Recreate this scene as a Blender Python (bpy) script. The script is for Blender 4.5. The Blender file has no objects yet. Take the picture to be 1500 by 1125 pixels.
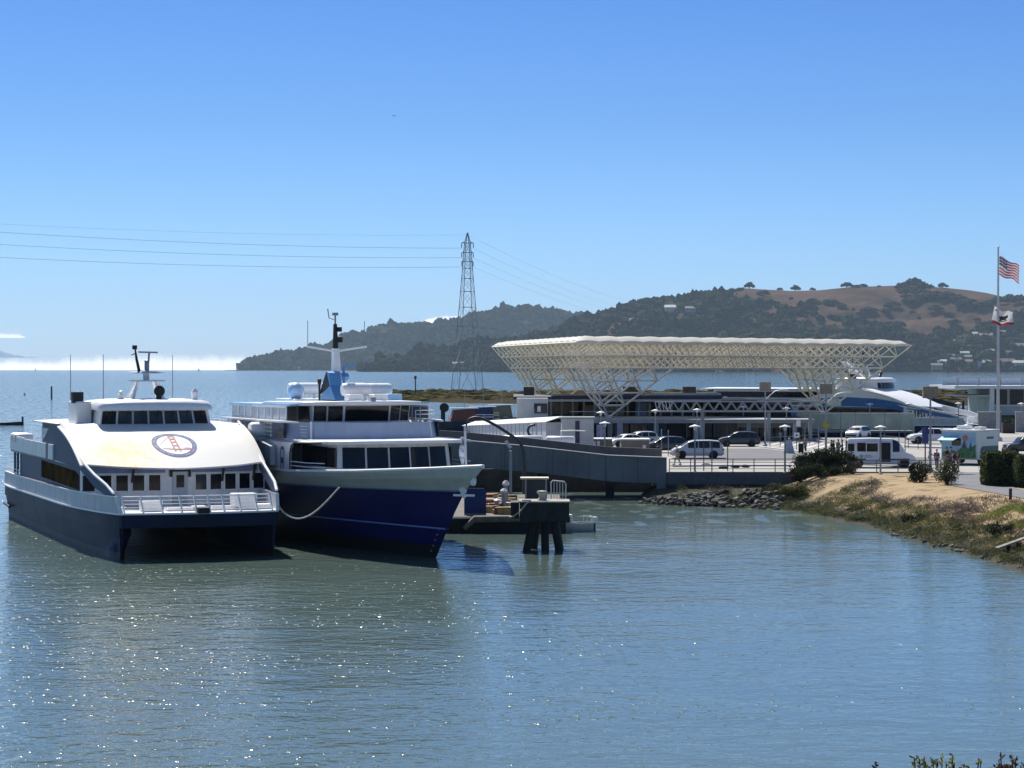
import bpy, math, random
import numpy as np
from mathutils import Vector, Matrix, noise
R = math.radians
F, YH, HC = 3248.0, 539.5, 11.0          # focal length in photo pixels, horizon row, eye height
SC = bpy.context.scene
COL = SC.collection
rnd = random.Random(7)

def wp(px, py, Y):
    return Vector(((px-750)/F*Y, Y, HC-(py-YH)/F*Y))
def gp(px, py, z=0.0):
    Y = (HC-z)*F/(py-YH)
    return Vector(((px-750)/F*Y, Y, z))
def Xat(px, Y): return (px-750)/F*Y
def Zat(py, Y): return HC-(py-YH)/F*Y

# ---------------------------------------------------------------- materials
MATS = {}
def mat(name, rgb, rough=.5, metal=0., var=.12, scale=3., bump=0., bscale=None, spec=.5, coat=0., rgb2=None, streak=0., trans=0.):
    if name in MATS: return MATS[name]
    m = bpy.data.materials.new(name); m.use_nodes = True
    nt = m.node_tree; N = nt.nodes; L = nt.links
    b = N['Principled BSDF']
    b.inputs['Roughness'].default_value = rough
    b.inputs['Metallic'].default_value = metal
    b.inputs['Specular IOR Level'].default_value = spec
    b.inputs['Coat Weight'].default_value = coat
    b.inputs['Coat Roughness'].default_value = .08
    tc = N.new('ShaderNodeTexCoord')
    no = N.new('ShaderNodeTexNoise'); no.inputs['Scale'].default_value = scale; no.inputs['Detail'].default_value = 6
    no.inputs['Roughness'].default_value = .6
    L.new(tc.outputs['Object'], no.inputs['Vector'])
    cr = N.new('ShaderNodeValToRGB')
    c = list(rgb)
    d = rgb2 if rgb2 else [x*(1-2*var) for x in c]
    e = c if rgb2 else [min(1, x*(1+var)) for x in c]
    cr.color_ramp.elements[0].position = .32; cr.color_ramp.elements[0].color = (*d, 1)
    cr.color_ramp.elements[1].position = .68; cr.color_ramp.elements[1].color = (*e, 1)
    L.new(no.outputs['Fac'], cr.inputs['Fac'])
    out = cr.outputs['Color']
    if streak > 0:
        mp = N.new('ShaderNodeMapping'); mp.inputs['Scale'].default_value = (2.2, 2.2, .16)
        L.new(tc.outputs['Object'], mp.inputs['Vector'])
        n2 = N.new('ShaderNodeTexNoise'); n2.inputs['Scale'].default_value = 1.3; n2.inputs['Detail'].default_value = 5
        L.new(mp.outputs['Vector'], n2.inputs['Vector'])
        r2 = N.new('ShaderNodeMapRange'); r2.inputs['From Min'].default_value = .5; r2.inputs['From Max'].default_value = .75
        r2.inputs['To Min'].default_value = 0; r2.inputs['To Max'].default_value = streak
        L.new(n2.outputs['Fac'], r2.inputs['Value'])
        mx = N.new('ShaderNodeMix'); mx.data_type = 'RGBA'
        L.new(r2.outputs['Result'], mx.inputs['Factor']); L.new(out, mx.inputs['A'])
        mx.inputs['B'].default_value = (c[0]*.45+.02, c[1]*.4+.015, c[2]*.34+.01, 1)
        out = mx.outputs['Result']
    L.new(out, b.inputs['Base Color'])
    rr = N.new('ShaderNodeMapRange'); rr.inputs['To Min'].default_value = max(.02, rough-.08); rr.inputs['To Max'].default_value = min(1, rough+.1)
    L.new(no.outputs['Fac'], rr.inputs['Value']); L.new(rr.outputs['Result'], b.inputs['Roughness'])
    if bump > 0:
        nb = N.new('ShaderNodeTexNoise'); nb.inputs['Scale'].default_value = bscale or scale*4; nb.inputs['Detail'].default_value = 4
        L.new(tc.outputs['Object'], nb.inputs['Vector'])
        bp = N.new('ShaderNodeBump'); bp.inputs['Strength'].default_value = 1; bp.inputs['Distance'].default_value = bump
        L.new(nb.outputs['Fac'], bp.inputs['Height']); L.new(bp.outputs['Normal'], b.inputs['Normal'])
    if trans > 0:
        t = N.new('ShaderNodeBsdfTranslucent'); L.new(out, t.inputs['Color'])
        ms = N.new('ShaderNodeMixShader'); ms.inputs['Fac'].default_value = trans
        L.new(b.outputs['BSDF'], ms.inputs[1]); L.new(t.outputs['BSDF'], ms.inputs[2])
        L.new(ms.outputs['Shader'], N['Material Output'].inputs['Surface'])
    MATS[name] = m
    return m

# ---------------------------------------------------------------- mesh builder
class MB:
    def __init__(s): s.v = []; s.f = []; s.m = []
    def add(s, vs, fs, m=0):
        o = len(s.v); s.v += [tuple(p) for p in vs]
        for f in fs: s.f.append(tuple(o+i for i in f)); s.m.append(m)
        return s
    def box(s, x0, x1, y0, y1, z0, z1, m=0):
        v = [(x0,y0,z0),(x1,y0,z0),(x1,y1,z0),(x0,y1,z0),(x0,y0,z1),(x1,y0,z1),(x1,y1,z1),(x0,y1,z1)]
        return s.add(v, [(0,3,2,1),(4,5,6,7),(0,1,5,4),(1,2,6,5),(2,3,7,6),(3,0,4,7)], m)
    def hexa(s, b4, t4, m=0):
        return s.add(list(b4)+list(t4), [(0,3,2,1),(4,5,6,7),(0,1,5,4),(1,2,6,5),(2,3,7,6),(3,0,4,7)], m)
    def bar(s, p, q, w, h=None, up=(0,0,1), m=0):
        p, q = Vector(p), Vector(q); h = h or w
        d = (q-p).normalized(); u = Vector(up)
        if abs(d.dot(u)) > .98: u = Vector((1,0,0))
        a = d.cross(u).normalized()*w/2; b = a.cross(d).normalized()*h/2
        return s.hexa([p-a-b, p+a-b, p+a+b, p-a+b], [q-a-b, q+a-b, q+a+b, q-a+b], m)
    def tube(s, pts, r, n=6, m=0, cap=True):
        pts = [Vector(p) for p in pts]
        rs = r if isinstance(r, (list, tuple)) else [r]*len(pts)
        rings = []; ref = None
        for i, p in enumerate(pts):
            d = (pts[min(i+1, len(pts)-1)]-pts[max(i-1, 0)]).normalized()
            if ref is None:
                ref = Vector((0,0,1)) if abs(d.z) < .9 else Vector((1,0,0))
            a = (ref-d*ref.dot(d)).normalized(); b = d.cross(a); ref = a
            rings.append([p+(a*math.cos(2*math.pi*k/n)+b*math.sin(2*math.pi*k/n))*rs[i] for k in range(n)])
        return s.loft(rings, m, cap)
    def loft(s, rings, m=0, cap=True, closed=True):
        n = len(rings[0]); vs = [p for r in rings for p in r]; fs = []
        for i in range(len(rings)-1):
            for k in range(n if closed else n-1):
                k2 = (k+1) % n
                fs.append((i*n+k, i*n+k2, (i+1)*n+k2, (i+1)*n+k))
        if cap and closed:
            fs.append(tuple(range(n-1, -1, -1))); fs.append(tuple((len(rings)-1)*n+k for k in range(n)))
        return s.add(vs, fs, m)
    def lathe(s, prof, c=(0,0,0), n=12, m=0, axis='z'):
        rings = []
        for r, z in prof:
            ring = []
            for k in range(n):
                a = 2*math.pi*k/n; x, y = r*math.cos(a), r*math.sin(a)
                if axis == 'z': q = (x, y, z)
                elif axis == 'x': q = (z, x, y)
                else: q = (y, z, x)
                ring.append((c[0]+q[0], c[1]+q[1], c[2]+q[2]))
            rings.append(ring)
        return s.loft(rings, m)
    def prism(s, poly, fn, t0, t1, m=0):
        n = len(poly)
        a = [fn(p[0], p[1], t0) for p in poly]; b = [fn(p[0], p[1], t1) for p in poly]
        fs = [tuple(range(n-1, -1, -1)), tuple(range(n, 2*n))]+[(k, (k+1) % n, n+(k+1) % n, n+k) for k in range(n)]
        return s.add(a+b, fs, m)
    def plate(s, pts, t, m=0):
        pts = [Vector(p) for p in pts]
        nrm = (pts[1]-pts[0]).cross(pts[2]-pts[0]).normalized()*t
        n = len(pts)
        fs = [tuple(range(n-1, -1, -1)), tuple(range(n, 2*n))]+[(k, (k+1) % n, n+(k+1) % n, n+k) for k in range(n)]
        return s.add(pts+[p+nrm for p in pts], fs, m)
    def ball(s, c, r, sub=1, m=0, jit=0, sq=(1,1,1), rr=rnd):
        vs, fs = ICO[sub]
        out = []
        for v in vs:
            k = r*(1+(rr.random()-.5)*jit)
            out.append((c[0]+v[0]*k*sq[0], c[1]+v[1]*k*sq[1], c[2]+v[2]*k*sq[2]))
        return s.add(out, fs, m)
    def build(s, name, mats, parent=None, loc=None, rotz=0, smooth=False, bevel=0, fixn=False):
        me = bpy.data.meshes.new(name); me.from_pydata(s.v, [], s.f)
        if not isinstance(mats, (list, tuple)): mats = [mats]
        for m in mats: me.materials.append(m)
        if len(mats) > 1: me.polygons.foreach_set('material_index', s.m)
        if fixn:
            import bmesh
            bm = bmesh.new(); bm.from_mesh(me); bmesh.ops.remove_doubles(bm, verts=bm.verts, dist=1e-4)
            bmesh.ops.recalc_face_normals(bm, faces=bm.faces); bm.to_mesh(me); bm.free()
        me.validate(); me.update()
        o = bpy.data.objects.new(name, me); COL.objects.link(o)
        if parent is not None: o.parent = parent
        if loc is not None: o.location = loc
        o.rotation_euler.z = rotz
        if smooth:
            me.polygons.foreach_set('use_smooth', [True]*len(me.polygons))
            try: me.set_sharp_from_angle(angle=R(smooth if smooth is not True else 40))
            except Exception: pass
        if bevel:
            md = o.modifiers.new('bevel', 'BEVEL'); md.width = bevel; md.segments = 2; md.limit_method = 'ANGLE'; md.angle_limit = R(40)
        return o

def _ico(sub):
    import bmesh
    bm = bmesh.new(); bmesh.ops.create_icosphere(bm, subdivisions=sub, radius=1)
    vs = [tuple(v.co) for v in bm.verts]; fs = [tuple(v.index for v in f.verts) for f in bm.faces]
    bm.free(); return vs, fs
ICO = {1: _ico(1), 2: _ico(2), 3: _ico(3)}

def tag(o, label=None, cat=None, group=None, kind=None):
    if label: o['label'] = label
    if cat: o['category'] = cat
    if group: o['group'] = group
    if kind: o['kind'] = kind
    return o
def thing(name, label, cat, loc=(0,0,0), rotz=0, group=None):
    o = bpy.data.objects.new(name, None); COL.objects.link(o); o.empty_display_size = .2
    o.location = loc; o.rotation_euler.z = rotz
    return tag(o, label, cat, group)
def struct(name, mb, m, **k):
    return tag(mb.build(name, m, **k), kind='structure')
def dup(root, loc=None, rotz=None, label=None, group=None, scale=None):
    def cp(o, par):
        c = o.copy(); COL.objects.link(c)
        if par is not None: c.parent = par
        for ch in [x for x in ALL_CH(o)]: cp(ch, c)
        return c
    r = cp(root, None)
    if loc is not None: r.location = loc
    if rotz is not None: r.rotation_euler.z = rotz
    if label: r['label'] = label
    if group: r['group'] = group
    if scale is not None: r.scale = scale if isinstance(scale, (tuple, list)) else (scale,)*3
    return r
def ALL_CH(o): return list(o.children)
def lerp(a, b, t): return a+(b-a)*t
def interp(tab, x):
    if x <= tab[0][0]: return tab[0][1]
    for (x0, y0), (x1, y1) in zip(tab, tab[1:]):
        if x <= x1: return y0+(y1-y0)*(x-x0)/(x1-x0)
    return tab[-1][1]
def sstep(a, b, x):
    t = max(0, min(1, (x-a)/(b-a))); return t*t*(3-2*t)
def fbm(x, y, z=0, o=4):
    return noise.fractal(Vector((x, y, z)), .6, 2.1, o)

def leaves(mb, c, rad, n, size, seed=1, shell=.55, flat=1., m=0, clump=None, zmin=None):
    """scatter n small leaf quads through an ellipsoid volume, thinned into clumps"""
    g = random.Random(seed); c = Vector(c)
    k = 0; tries = 0
    while k < n and tries < n*12:
        tries += 1
        d = Vector((g.gauss(0,1), g.gauss(0,1), g.gauss(0,1)))
        if d.length < 1e-3: continue
        d.normalize(); r = (shell+(1-shell)*g.random())
        bumpy = 1+.28*noise.noise(d*2.1+Vector((seed*3.7, 0, 0)))
        p = Vector((d.x*rad[0], d.y*rad[1], d.z*rad[2]))*r*bumpy
        q = c+p
        if zmin is not None and q.z < zmin: continue
        if clump and noise.noise(q*clump+Vector((seed, seed*2.3, 0))) < -.12: continue
        a = Vector((g.gauss(0,1), g.gauss(0,1), g.gauss(0,1)*.6+.2)).normalized()
        u = a.orthogonal().normalized(); v = a.cross(u)
        th = g.random()*6.28; u2 = u*math.cos(th)+v*math.sin(th); v2 = a.cross(u2)
        sz = size*(.6+.8*g.random())
        mb.add([q-u2*sz*.5, q+v2*sz*.32*flat, q+u2*sz*.5, q-v2*sz*.32*flat], [(0,1,2,3)], m)
        k += 1
    return mb
# ================================================================ camera, sun, sky, haze
cam = bpy.data.cameras.new('camera'); camo = bpy.data.objects.new('camera', cam); COL.objects.link(camo)
cam.sensor_width = 36; cam.lens = 36*F/1500; cam.clip_start = .5; cam.clip_end = 60000
camo.location = (0, 0, HC); camo.rotation_euler = (R(90)-math.atan((562.5-YH)/F), 0, 0)
SC.camera = camo
SUN_EL, SUN_AZ = 50, -20.5                 # azimuth measured from the view direction, minus = to the left
sd = Vector((math.sin(R(SUN_AZ))*math.cos(R(SUN_EL)), math.cos(R(SUN_AZ))*math.cos(R(SUN_EL)), math.sin(R(SUN_EL))))
sun = bpy.data.lights.new('sun', 'SUN'); sun.energy = 5.0; sun.angle = R(.53); sun.color = (1, .955, .88)
suno = bpy.data.objects.new('sun', sun); COL.objects.link(suno)
suno.rotation_euler = (-sd).to_track_quat('-Z', 'Y').to_euler()
w = bpy.data.worlds.new('World'); SC.world = w; w.use_nodes = True
nt = w.node_tree; bg = nt.nodes['Background']
sky = nt.nodes.new('ShaderNodeTexSky'); sky.sky_type = 'NISHITA'; sky.sun_disc = False
sky.sun_elevation = R(SUN_EL); sky.sun_rotation = R(SUN_AZ); sky.altitude = 0
sky.air_density = 1.0; sky.dust_density = .3; sky.ozone_density = 3.0
tcw = nt.nodes.new('ShaderNodeTexCoord'); spw = nt.nodes.new('ShaderNodeSeparateXYZ'); nt.links.new(tcw.outputs['Generated'], spw.inputs['Vector'])
rw = nt.nodes.new('ShaderNodeValToRGB'); ew = rw.color_ramp.elements
ew[0].position = 0.0; ew[0].color = (.72, 1.05, 1.85, 1); ew[1].position = .6; ew[1].color = (1.05, 1.08, 1.12, 1)
for p_, c_ in ((.05, (.60, .94, 1.56, 1)), (.11, (.44, .75, 1.28, 1)), (.18, (.34, .64, 1.20, 1)), (.35, (.60, .85, 1.18, 1))): ew.new(p_).color = c_
nt.links.new(spw.outputs['Z'], rw.inputs['Fac'])
tint = nt.nodes.new('ShaderNodeMix'); tint.data_type = 'RGBA'; tint.blend_type = 'MULTIPLY'; tint.inputs['Factor'].default_value = 1
nt.links.new(sky.outputs['Color'], tint.inputs['A']); nt.links.new(rw.outputs['Color'], tint.inputs['B']); nt.links.new(tint.outputs['Result'], bg.inputs['Color'])
bg.inputs['Strength'].default_value = .065
SC.view_settings.view_transform = 'Standard'; SC.view_settings.look = 'None'; SC.view_settings.exposure = 0.36; SC.view_settings.gamma = 1
SC.render.engine = 'CYCLES'
SC.cycles.max_bounces = 6; SC.cycles.diffuse_bounces = 3; SC.cycles.glossy_bounces = 3; SC.cycles.transmission_bounces = 4
SC.cycles.volume_bounces = 0; SC.cycles.transparent_max_bounces = 6
SC.cycles.use_denoising = True; SC.cycles.denoiser = 'OPENIMAGEDENOISE'; SC.cycles.denoising_prefilter = 'ACCURATE'
SC.cycles.sample_clamp_indirect = 6
SC.cycles.caustics_reflective = False; SC.cycles.caustics_refractive = False

hz = MB().box(-9000, 9000, -120, 13400, -3.0, 460)
hm = bpy.data.materials.new('haze_air'); hm.use_nodes = True
hn = hm.node_tree.nodes; hn.remove(hn['Principled BSDF'])
pv = hn.new('ShaderNodeVolumePrincipled'); pv.inputs['Color'].default_value = (.62, .82, 1.0, 1)
pv.inputs['Density'].default_value = 2.6e-5; pv.inputs['Anisotropy'].default_value = .1
hm.node_tree.links.new(pv.outputs['Volume'], hn['Material Output'].inputs['Volume'])
tag(hz.build('haze', hm), kind='stuff')

# ================================================================ water
wm = bpy.data.materials.new('bay_water'); wm.use_nodes = True
nt = wm.node_tree; N = nt.nodes; L = nt.links; b = N['Principled BSDF']
geo = N.new('ShaderNodeNewGeometry'); sep = N.new('ShaderNodeSeparateXYZ'); L.new(geo.outputs['Position'], sep.inputs['Vector'])
def nz(scale, sx, sy, det, rot=0, dist=0):
    mp = N.new('ShaderNodeMapping'); mp.inputs['Scale'].default_value = (sx, sy, 1); mp.inputs['Rotation'].default_value = (0, 0, R(rot))
    L.new(geo.outputs['Position'], mp.inputs['Vector'])
    n = N.new('ShaderNodeTexNoise'); n.noise_dimensions = '2D'; n.inputs['Scale'].default_value = scale; n.inputs['Detail'].default_value = det
    n.inputs['Distortion'].default_value = dist
    L.new(mp.outputs['Vector'], n.inputs['Vector']); return n.outputs['Fac']
def mth(op, a, b2=None, c=None):
    n = N.new('ShaderNodeMath'); n.operation = op
    for i, x in enumerate((a, b2, c)):
        if x is None: continue
        if isinstance(x, (int, float)): n.inputs[i].default_value = x
        else: L.new(x, n.inputs[i])
    return n.outputs[0]
def rng(x, a, b2, c, d):
    n = N.new('ShaderNodeMapRange'); n.clamp = True
    for k, val in (('From Min', a), ('From Max', b2), ('To Min', c), ('To Max', d)): n.inputs[k].default_value = val
    L.new(x, n.inputs['Value']); return n.outputs['Result']
ripple = nz(2.6, 1.0, 1.15, 3, 8, .4)
glint = nz(2.7, 1.0, .85, 1, 21, .0)
wave = nz(.75, .8, 1.15, 2, -6, .3)
swell = nz(.11, .8, 1.2, 1, 12)
patch = nz(.013, .55, 1.4, 3, 10, .8)
# sheltered basin: calmer water to the right, near the pier; livelier water to the left and out in the bay
shelt = rng(mth('ADD', sep.outputs['X'], mth('MULTIPLY', sep.outputs['Y'], -.02)), -34, 10, 1.7, .62)
far = rng(sep.outputs['Y'], 150, 420, 0, 1.1)
lee = mth('MULTIPLY', rng(sep.outputs['Y'], 95, 150, 1, .45), 1)
amp = mth('MULTIPLY', mth('ADD', mth('MULTIPLY', shelt, lee), far), rng(patch, .35, .65, .72, 1.2))
clus = nz(.09, .6, 1.6, 2, 25, .5)
gthr = mth('ADD', mth('ADD', rng(sep.outputs['X'], -26, 18, .60, .745), rng(sep.outputs['Y'], 96, 124, 0, .075)), rng(clus, .36, .62, .07, -.025))
h = mth('ADD', mth('MULTIPLY', ripple, .10), mth('ADD', mth('MULTIPLY', wave, .26), mth('MULTIPLY', swell, .5)))
hg = mth('MULTIPLY', mth('MAXIMUM', mth('SUBTRACT', glint, gthr), 0), .30)
bp = N.new('ShaderNodeBump'); bp.inputs['Distance'].default_value = 1.0
L.new(h, bp.inputs['Height']); L.new(mth('MULTIPLY', amp, .27), bp.inputs['Strength']); glint2 = nz(.55, 1.0, .5, 1, -14, .0)
hg = mth('ADD', hg, mth('MULTIPLY', mth('MAXIMUM', mth('SUBTRACT', glint2, rng(sep.outputs['X'], -150, 70, .45, .68)), 0), mth('MULTIPLY', rng(sep.outputs['Y'], 150, 260, 0, 1), 1.0)))
bp2 = N.new('ShaderNodeBump'); bp2.inputs['Distance'].default_value = 1.0; bp2.inputs['Strength'].default_value = 1.0
L.new(hg, bp2.inputs['Height']); L.new(bp.outputs['Normal'], bp2.inputs['Normal']); L.new(bp2.outputs['Normal'], b.inputs['Normal'])
cr = N.new('ShaderNodeValToRGB'); cr.color_ramp.elements[0].color = (.082, .122, .104, 1); cr.color_ramp.elements[1].color = (.116, .164, .150, 1)
L.new(patch, cr.inputs['Fac']); L.new(cr.outputs['Color'], b.inputs['Base Color'])
L.new(rng(hg, .0, .004, .06, .19), b.inputs['Roughness']); b.inputs['IOR'].default_value = 1.333; b.inputs['Specular IOR Level'].default_value = .5
struct('water', MB().add([(-9000,-100,0),(9000,-100,0),(9000,13000,0),(-9000,13000,0)], [(0,1,2,3)]), wm)
# seabed keeps the ground closed below the water
struct('seabed', MB().add([(-9000,-110,-2),(9000,-110,-2),(9000,13100,-2),(-9000,13100,-2)], [(0,1,2,3)]), mat('mud', (.07,.06,.045), .9))

# ================================================================ fog bank, clouds and far land
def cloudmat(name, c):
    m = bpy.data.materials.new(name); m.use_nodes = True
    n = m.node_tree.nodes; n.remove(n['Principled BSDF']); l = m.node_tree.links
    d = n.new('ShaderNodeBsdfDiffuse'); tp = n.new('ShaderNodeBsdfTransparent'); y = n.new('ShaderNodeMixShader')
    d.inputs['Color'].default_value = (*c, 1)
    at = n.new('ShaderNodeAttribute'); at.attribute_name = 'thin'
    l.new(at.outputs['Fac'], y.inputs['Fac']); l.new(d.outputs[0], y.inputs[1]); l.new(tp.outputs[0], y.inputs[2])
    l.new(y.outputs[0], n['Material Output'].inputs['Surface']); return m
fogm = cloudmat('fog_white', (.82, .85, .89))
def fogsheet(name, tab, base, Y0, Y1, c0, c1, dc, seed, amp, m=fogm, soft=.45, edge=None, thin=0.):
    """a low bank of fog: a long gentle front rising away from the water to a lumpy top, thin at its upper rim"""
    cs = [c0+i*(c1-c0)/int((c1-c0)/dc) for i in range(int((c1-c0)/dc)+1)]; ts = [0,.1,.22,.35,.5,.62,.74,.85,.93,1.0,1.15]
    vs, al = [], []
    for c in cs:
        tp = interp(tab, c)+amp*(fbm(c*.035+seed, 0, seed, 5)+.5*fbm(c*.12, seed, 0, 3))
        e = 0 if edge is None else max(0, 1-min(c-c0, c1-c)/edge)
        for t in ts:
            Y = Y0+(Y1-Y0)*min(t, 1.15); 
            z0 = Zat(base, Y0); z1 = Zat(tp, Y1)
            z = z0+(z1-z0)*(t if t <= 1 else 1-(t-1)*2.5)
            z += (z1-z0)*.05*noise.noise(Vector((c*.06, t*4, seed)))*min(1, t*3)
            vs.append((Xat(c, Y), Y, z)); al.append(min(1, max(thin, e*e, sstep(1-soft, 1.0, t)*.9)))
    n = len(ts); fs = [(i*n+k, (i+1)*n+k, (i+1)*n+k+1, i*n+k+1) for i in range(len(cs)-1) for k in range(n-1)]
    o = MB().add(vs, fs).build(name, m, smooth=180)
    at = o.data.attributes.new('thin', 'FLOAT', 'POINT'); at.data.foreach_set('value', al)
    return tag(o, kind='stuff')
fogsheet('fog_bank', [(-600,521),(0,523),(60,526),(130,519),(220,517),(330,518),(420,519),(500,526),(700,530),(1200,530)], 545, 13600, 15500, -600, 1150, 3, 1.3, 3.4, soft=.75)
fogsheet('cloud', [(596,474),(612,470),(640,462),(660,460),(690,463),(720,472)], 484, 16500, 18000, 590, 730, 3, 4.2, 4, soft=.3, edge=30)
fogsheet('cloud', [(-20,487),(0,485),(10,486),(30,490),(38,493)], 495, 16500, 17500, -26, 40, 1.5, 7.7, 2.5, soft=.9, edge=14, thin=.3)
fogsheet('cloud', [(-30,501),(20,520),(60,523)], 524, 13500, 13900, -260, 60, 4, 9.9, 2.0, soft=.4, edge=30, m=cloudmat('far_land_blue', (.22,.30,.42)))  # dim far land on the left horizon, not a cloud

# ================================================================ far hills
def hill(name, sky_tab, Yb, Yr, c0, c1, dc, mats, seed, rough=1., nt_=46, shape=1.35, shadefn=None):
    """fan of columns: base on the shore at Yb, ridge at Yr, back slope behind it"""
    cols = []; cs = np.arange(c0, c1+dc, dc)
    def ridge(c):
        return max(2., Zat(interp(sky_tab, c)+(2.5 if 'grass' not in name else 1.2), Yr))
    def pos(c, t):
        Y = Yb+(Yr-Yb)*t; X = Xat(c, Y)
        zr = ridge(c)
        if t <= 1:
            z = zr*(1-(1-t)**shape)
            n = fbm(X/420+seed, Y/420, 0, 5)
            z += zr*.16*n*rough*math.sin(math.pi*min(1, t))
        else:
            z = zr*max(0, 1-(t-1)*1.2)
        return Vector((X, Y, z if t > 0 else -1.5))
    mb = MB(); ts = [i/nt_ for i in range(nt_+1)]+[1.2, 1.6, 2.]
    vs = [pos(c, t) for c in cs for t in ts]; n = len(ts); fs = []
    for i in range(len(cs)-1):
        for k in range(n-1):
            a = i*n+k; fs.append((a, a+n, a+n+1, a+1))
    mb.add(vs, fs)
    o = struct(name, mb, mats, smooth=180)
    def hit(px, py):
        lo = None
        for i in range(1, 120):
            t = i/119; p = pos(px, t)
            y = YH-(p.z-HC)/p.y*F
            if y <= py: return p
        return pos(px, 1)
    return pos, hit
def hillmat(name, grass, scrub, sc, thr, earth=None):
    m = bpy.data.materials.new(name); m.use_nodes = True
    n = m.node_tree.nodes; l = m.node_tree.links; b = n['Principled BSDF']; b.inputs['Roughness'].default_value = .95; b.inputs['Specular IOR Level'].default_value = 0
    g_ = n.new('ShaderNodeNewGeometry')
    a = n.new('ShaderNodeTexNoise'); a.inputs['Scale'].default_value = sc; a.inputs['Detail'].default_value = 8; a.inputs['Roughness'].default_value = .65
    l.new(g_.outputs['Position'], a.inputs['Vector'])
    r = n.new('ShaderNodeValToRGB'); e = r.color_ramp.elements
    e[0].position = thr-.05; e[0].color = (*scrub, 1); e[1].position = thr+.05; e[1].color = (*grass, 1)
    if earth: x = e.new(thr+.2); x.color = (*earth, 1)
    l.new(a.outputs['Fac'], r.inputs['Fac']); l.new(r.outputs['Color'], b.inputs['Base Color'])
    return m
SKY_L = [(338,545),(352,541),(362,534),(375,527),(390,523),(410,521),(440,516),(470,511),(500,502),(530,490),(560,480),(590,477),(620,476),(665,473),(690,466),(720,457),(745,452),(775,450),(800,453),(820,457),(850,463),(900,470),(1000,480)]
SKY_M = [(530,546),(545,540),(567,530),(607,524),(628,516),(660,512),(695,502),(720,502),(760,498),(800,492),(840,484),(880,476),(920,474),(1000,478),(1100,490)]
SKY_R = [(690,547),(740,532),(790,506),(830,482),(850,470),(880,460),(900,455),(950,443),(1000,437),(1050,430),(1090,421),(1120,423),(1160,425),(1200,424),(1250,419),(1290,418),(1320,417),(1350,418),(1380,420),(1420,424),(1445,428),(1470,434),(1500,435),(1560,440),(1650,450),(1760,470),(1900,500)]
hl_pos, hl_hit = hill('far_hill', SKY_L, 10800, 11900, 330, 1000, 5, hillmat('hill_far', (.10,.10,.06), (.045,.06,.032), .006, .62), 3.3, .6)
hm_pos, hm_hit = hill('middle_hill', SKY_M, 6900, 7500, 525, 1100, 4, hillmat('hill_mid', (.11,.10,.06), (.04,.055,.03), .008, .6), 9.1, .8)
hr_pos, hr_hit = hill('dry_grass_hill', SKY_R, 6500, 7600, 690, 1900, 4, hillmat('hill_grass', (.088,.058,.043), (.058,.044,.031), .0045, .43, (.110,.073,.054)), 5.7, .8, 60)

leafm = [mat('oak_dark', (.015,.023,.010), .8, var=.3, scale=.05, spec=0), mat('oak_mid', (.034,.044,.020), .8, var=.3, scale=.05, spec=0), mat('oak_olive', (.066,.072,.034), .8, var=.3, scale=.05, spec=0)]
def blob(mb, c, rx, rz, m, g):
    """a small ragged crown: jittered icosphere, a few tens of faces"""
    vs, fs = ICO[1]; out = []
    for v in vs:
        k = 1+g.uniform(-.34, .34)
        out.append((c[0]+v[0]*rx*k, c[1]+v[1]*rx*k, c[2]+(v[2]*.9+.35)*rz*k))
    mb.add(out, fs, m)
def woods(name, posf, n, c0, c1, dens, size, seed):
    g = random.Random(seed); mb = MB(); k = 0; tr = 0
    while k < n and tr < n*30:
        tr += 1
        c = g.uniform(c0, c1); t = g.random()**.8; p = posf(c, t)
        y = YH-(p.z-HC)/p.y*F
        if g.random() > dens(c, y, t, p): continue
        r = size*g.choice((.5,.6,.7,.8,1,1.2,2.0))*g.uniform(.7, 1.35)*(1+.8*max(0, fbm(p.x/90, p.y/90, 4.4, 3))); m_ = min(2, max(0, int(1.2+1.8*fbm(p.x/130, p.y/130, 2.2, 3)+g.uniform(-.5,.5))))
        for q in range(3 if r > size*.8 else 1):
            a = g.uniform(0, 6.28); blob(mb, (p.x+math.cos(a)*r*.6*(q > 0), p.y+math.sin(a)*r*.6*(q > 0), p.z+r*.1*q), r*(1-.22*q), r*g.uniform(.6, 1.0), m_, g)
        k += 1
    return tag(mb.build(name, leafm), kind='stuff')
woods('distant_woods', hl_pos, 6500, 353, 860, lambda c, y, t, p: 1., 11, 11)
woods('wooded_hillside', hm_pos, 6000, 532, 1050, lambda c, y, t, p: .9 if t < .97 else .5, 8, 12)
def dR(c, y, t, p):
    n = fbm(p.x/150, p.y/150, 7.7, 3)
    if c < 1085:
        base = (.97 if n > -.10 else .10) if y < 480 else (.97 if n > -.25 else .3)
        if c > 1015 and 462 < y < 492: base *= .35 if n < .1 else 1
        return base
    # dry grass above, trees below
    lim = interp([(1085,446),(1140,452),(1200,468),(1260,478),(1300,494),(1340,500),(1400,488),(1450,478),(1500,462),(1900,455)], c)
    if y > lim+14: return .9 if n > -.3 else .12
    if y > lim-6: return .9 if n > .0 else .05
    return .0
woods('woods_on_dry_hill', hr_pos, 17000, 705, 1560, dR, 6.6, 13)

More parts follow.
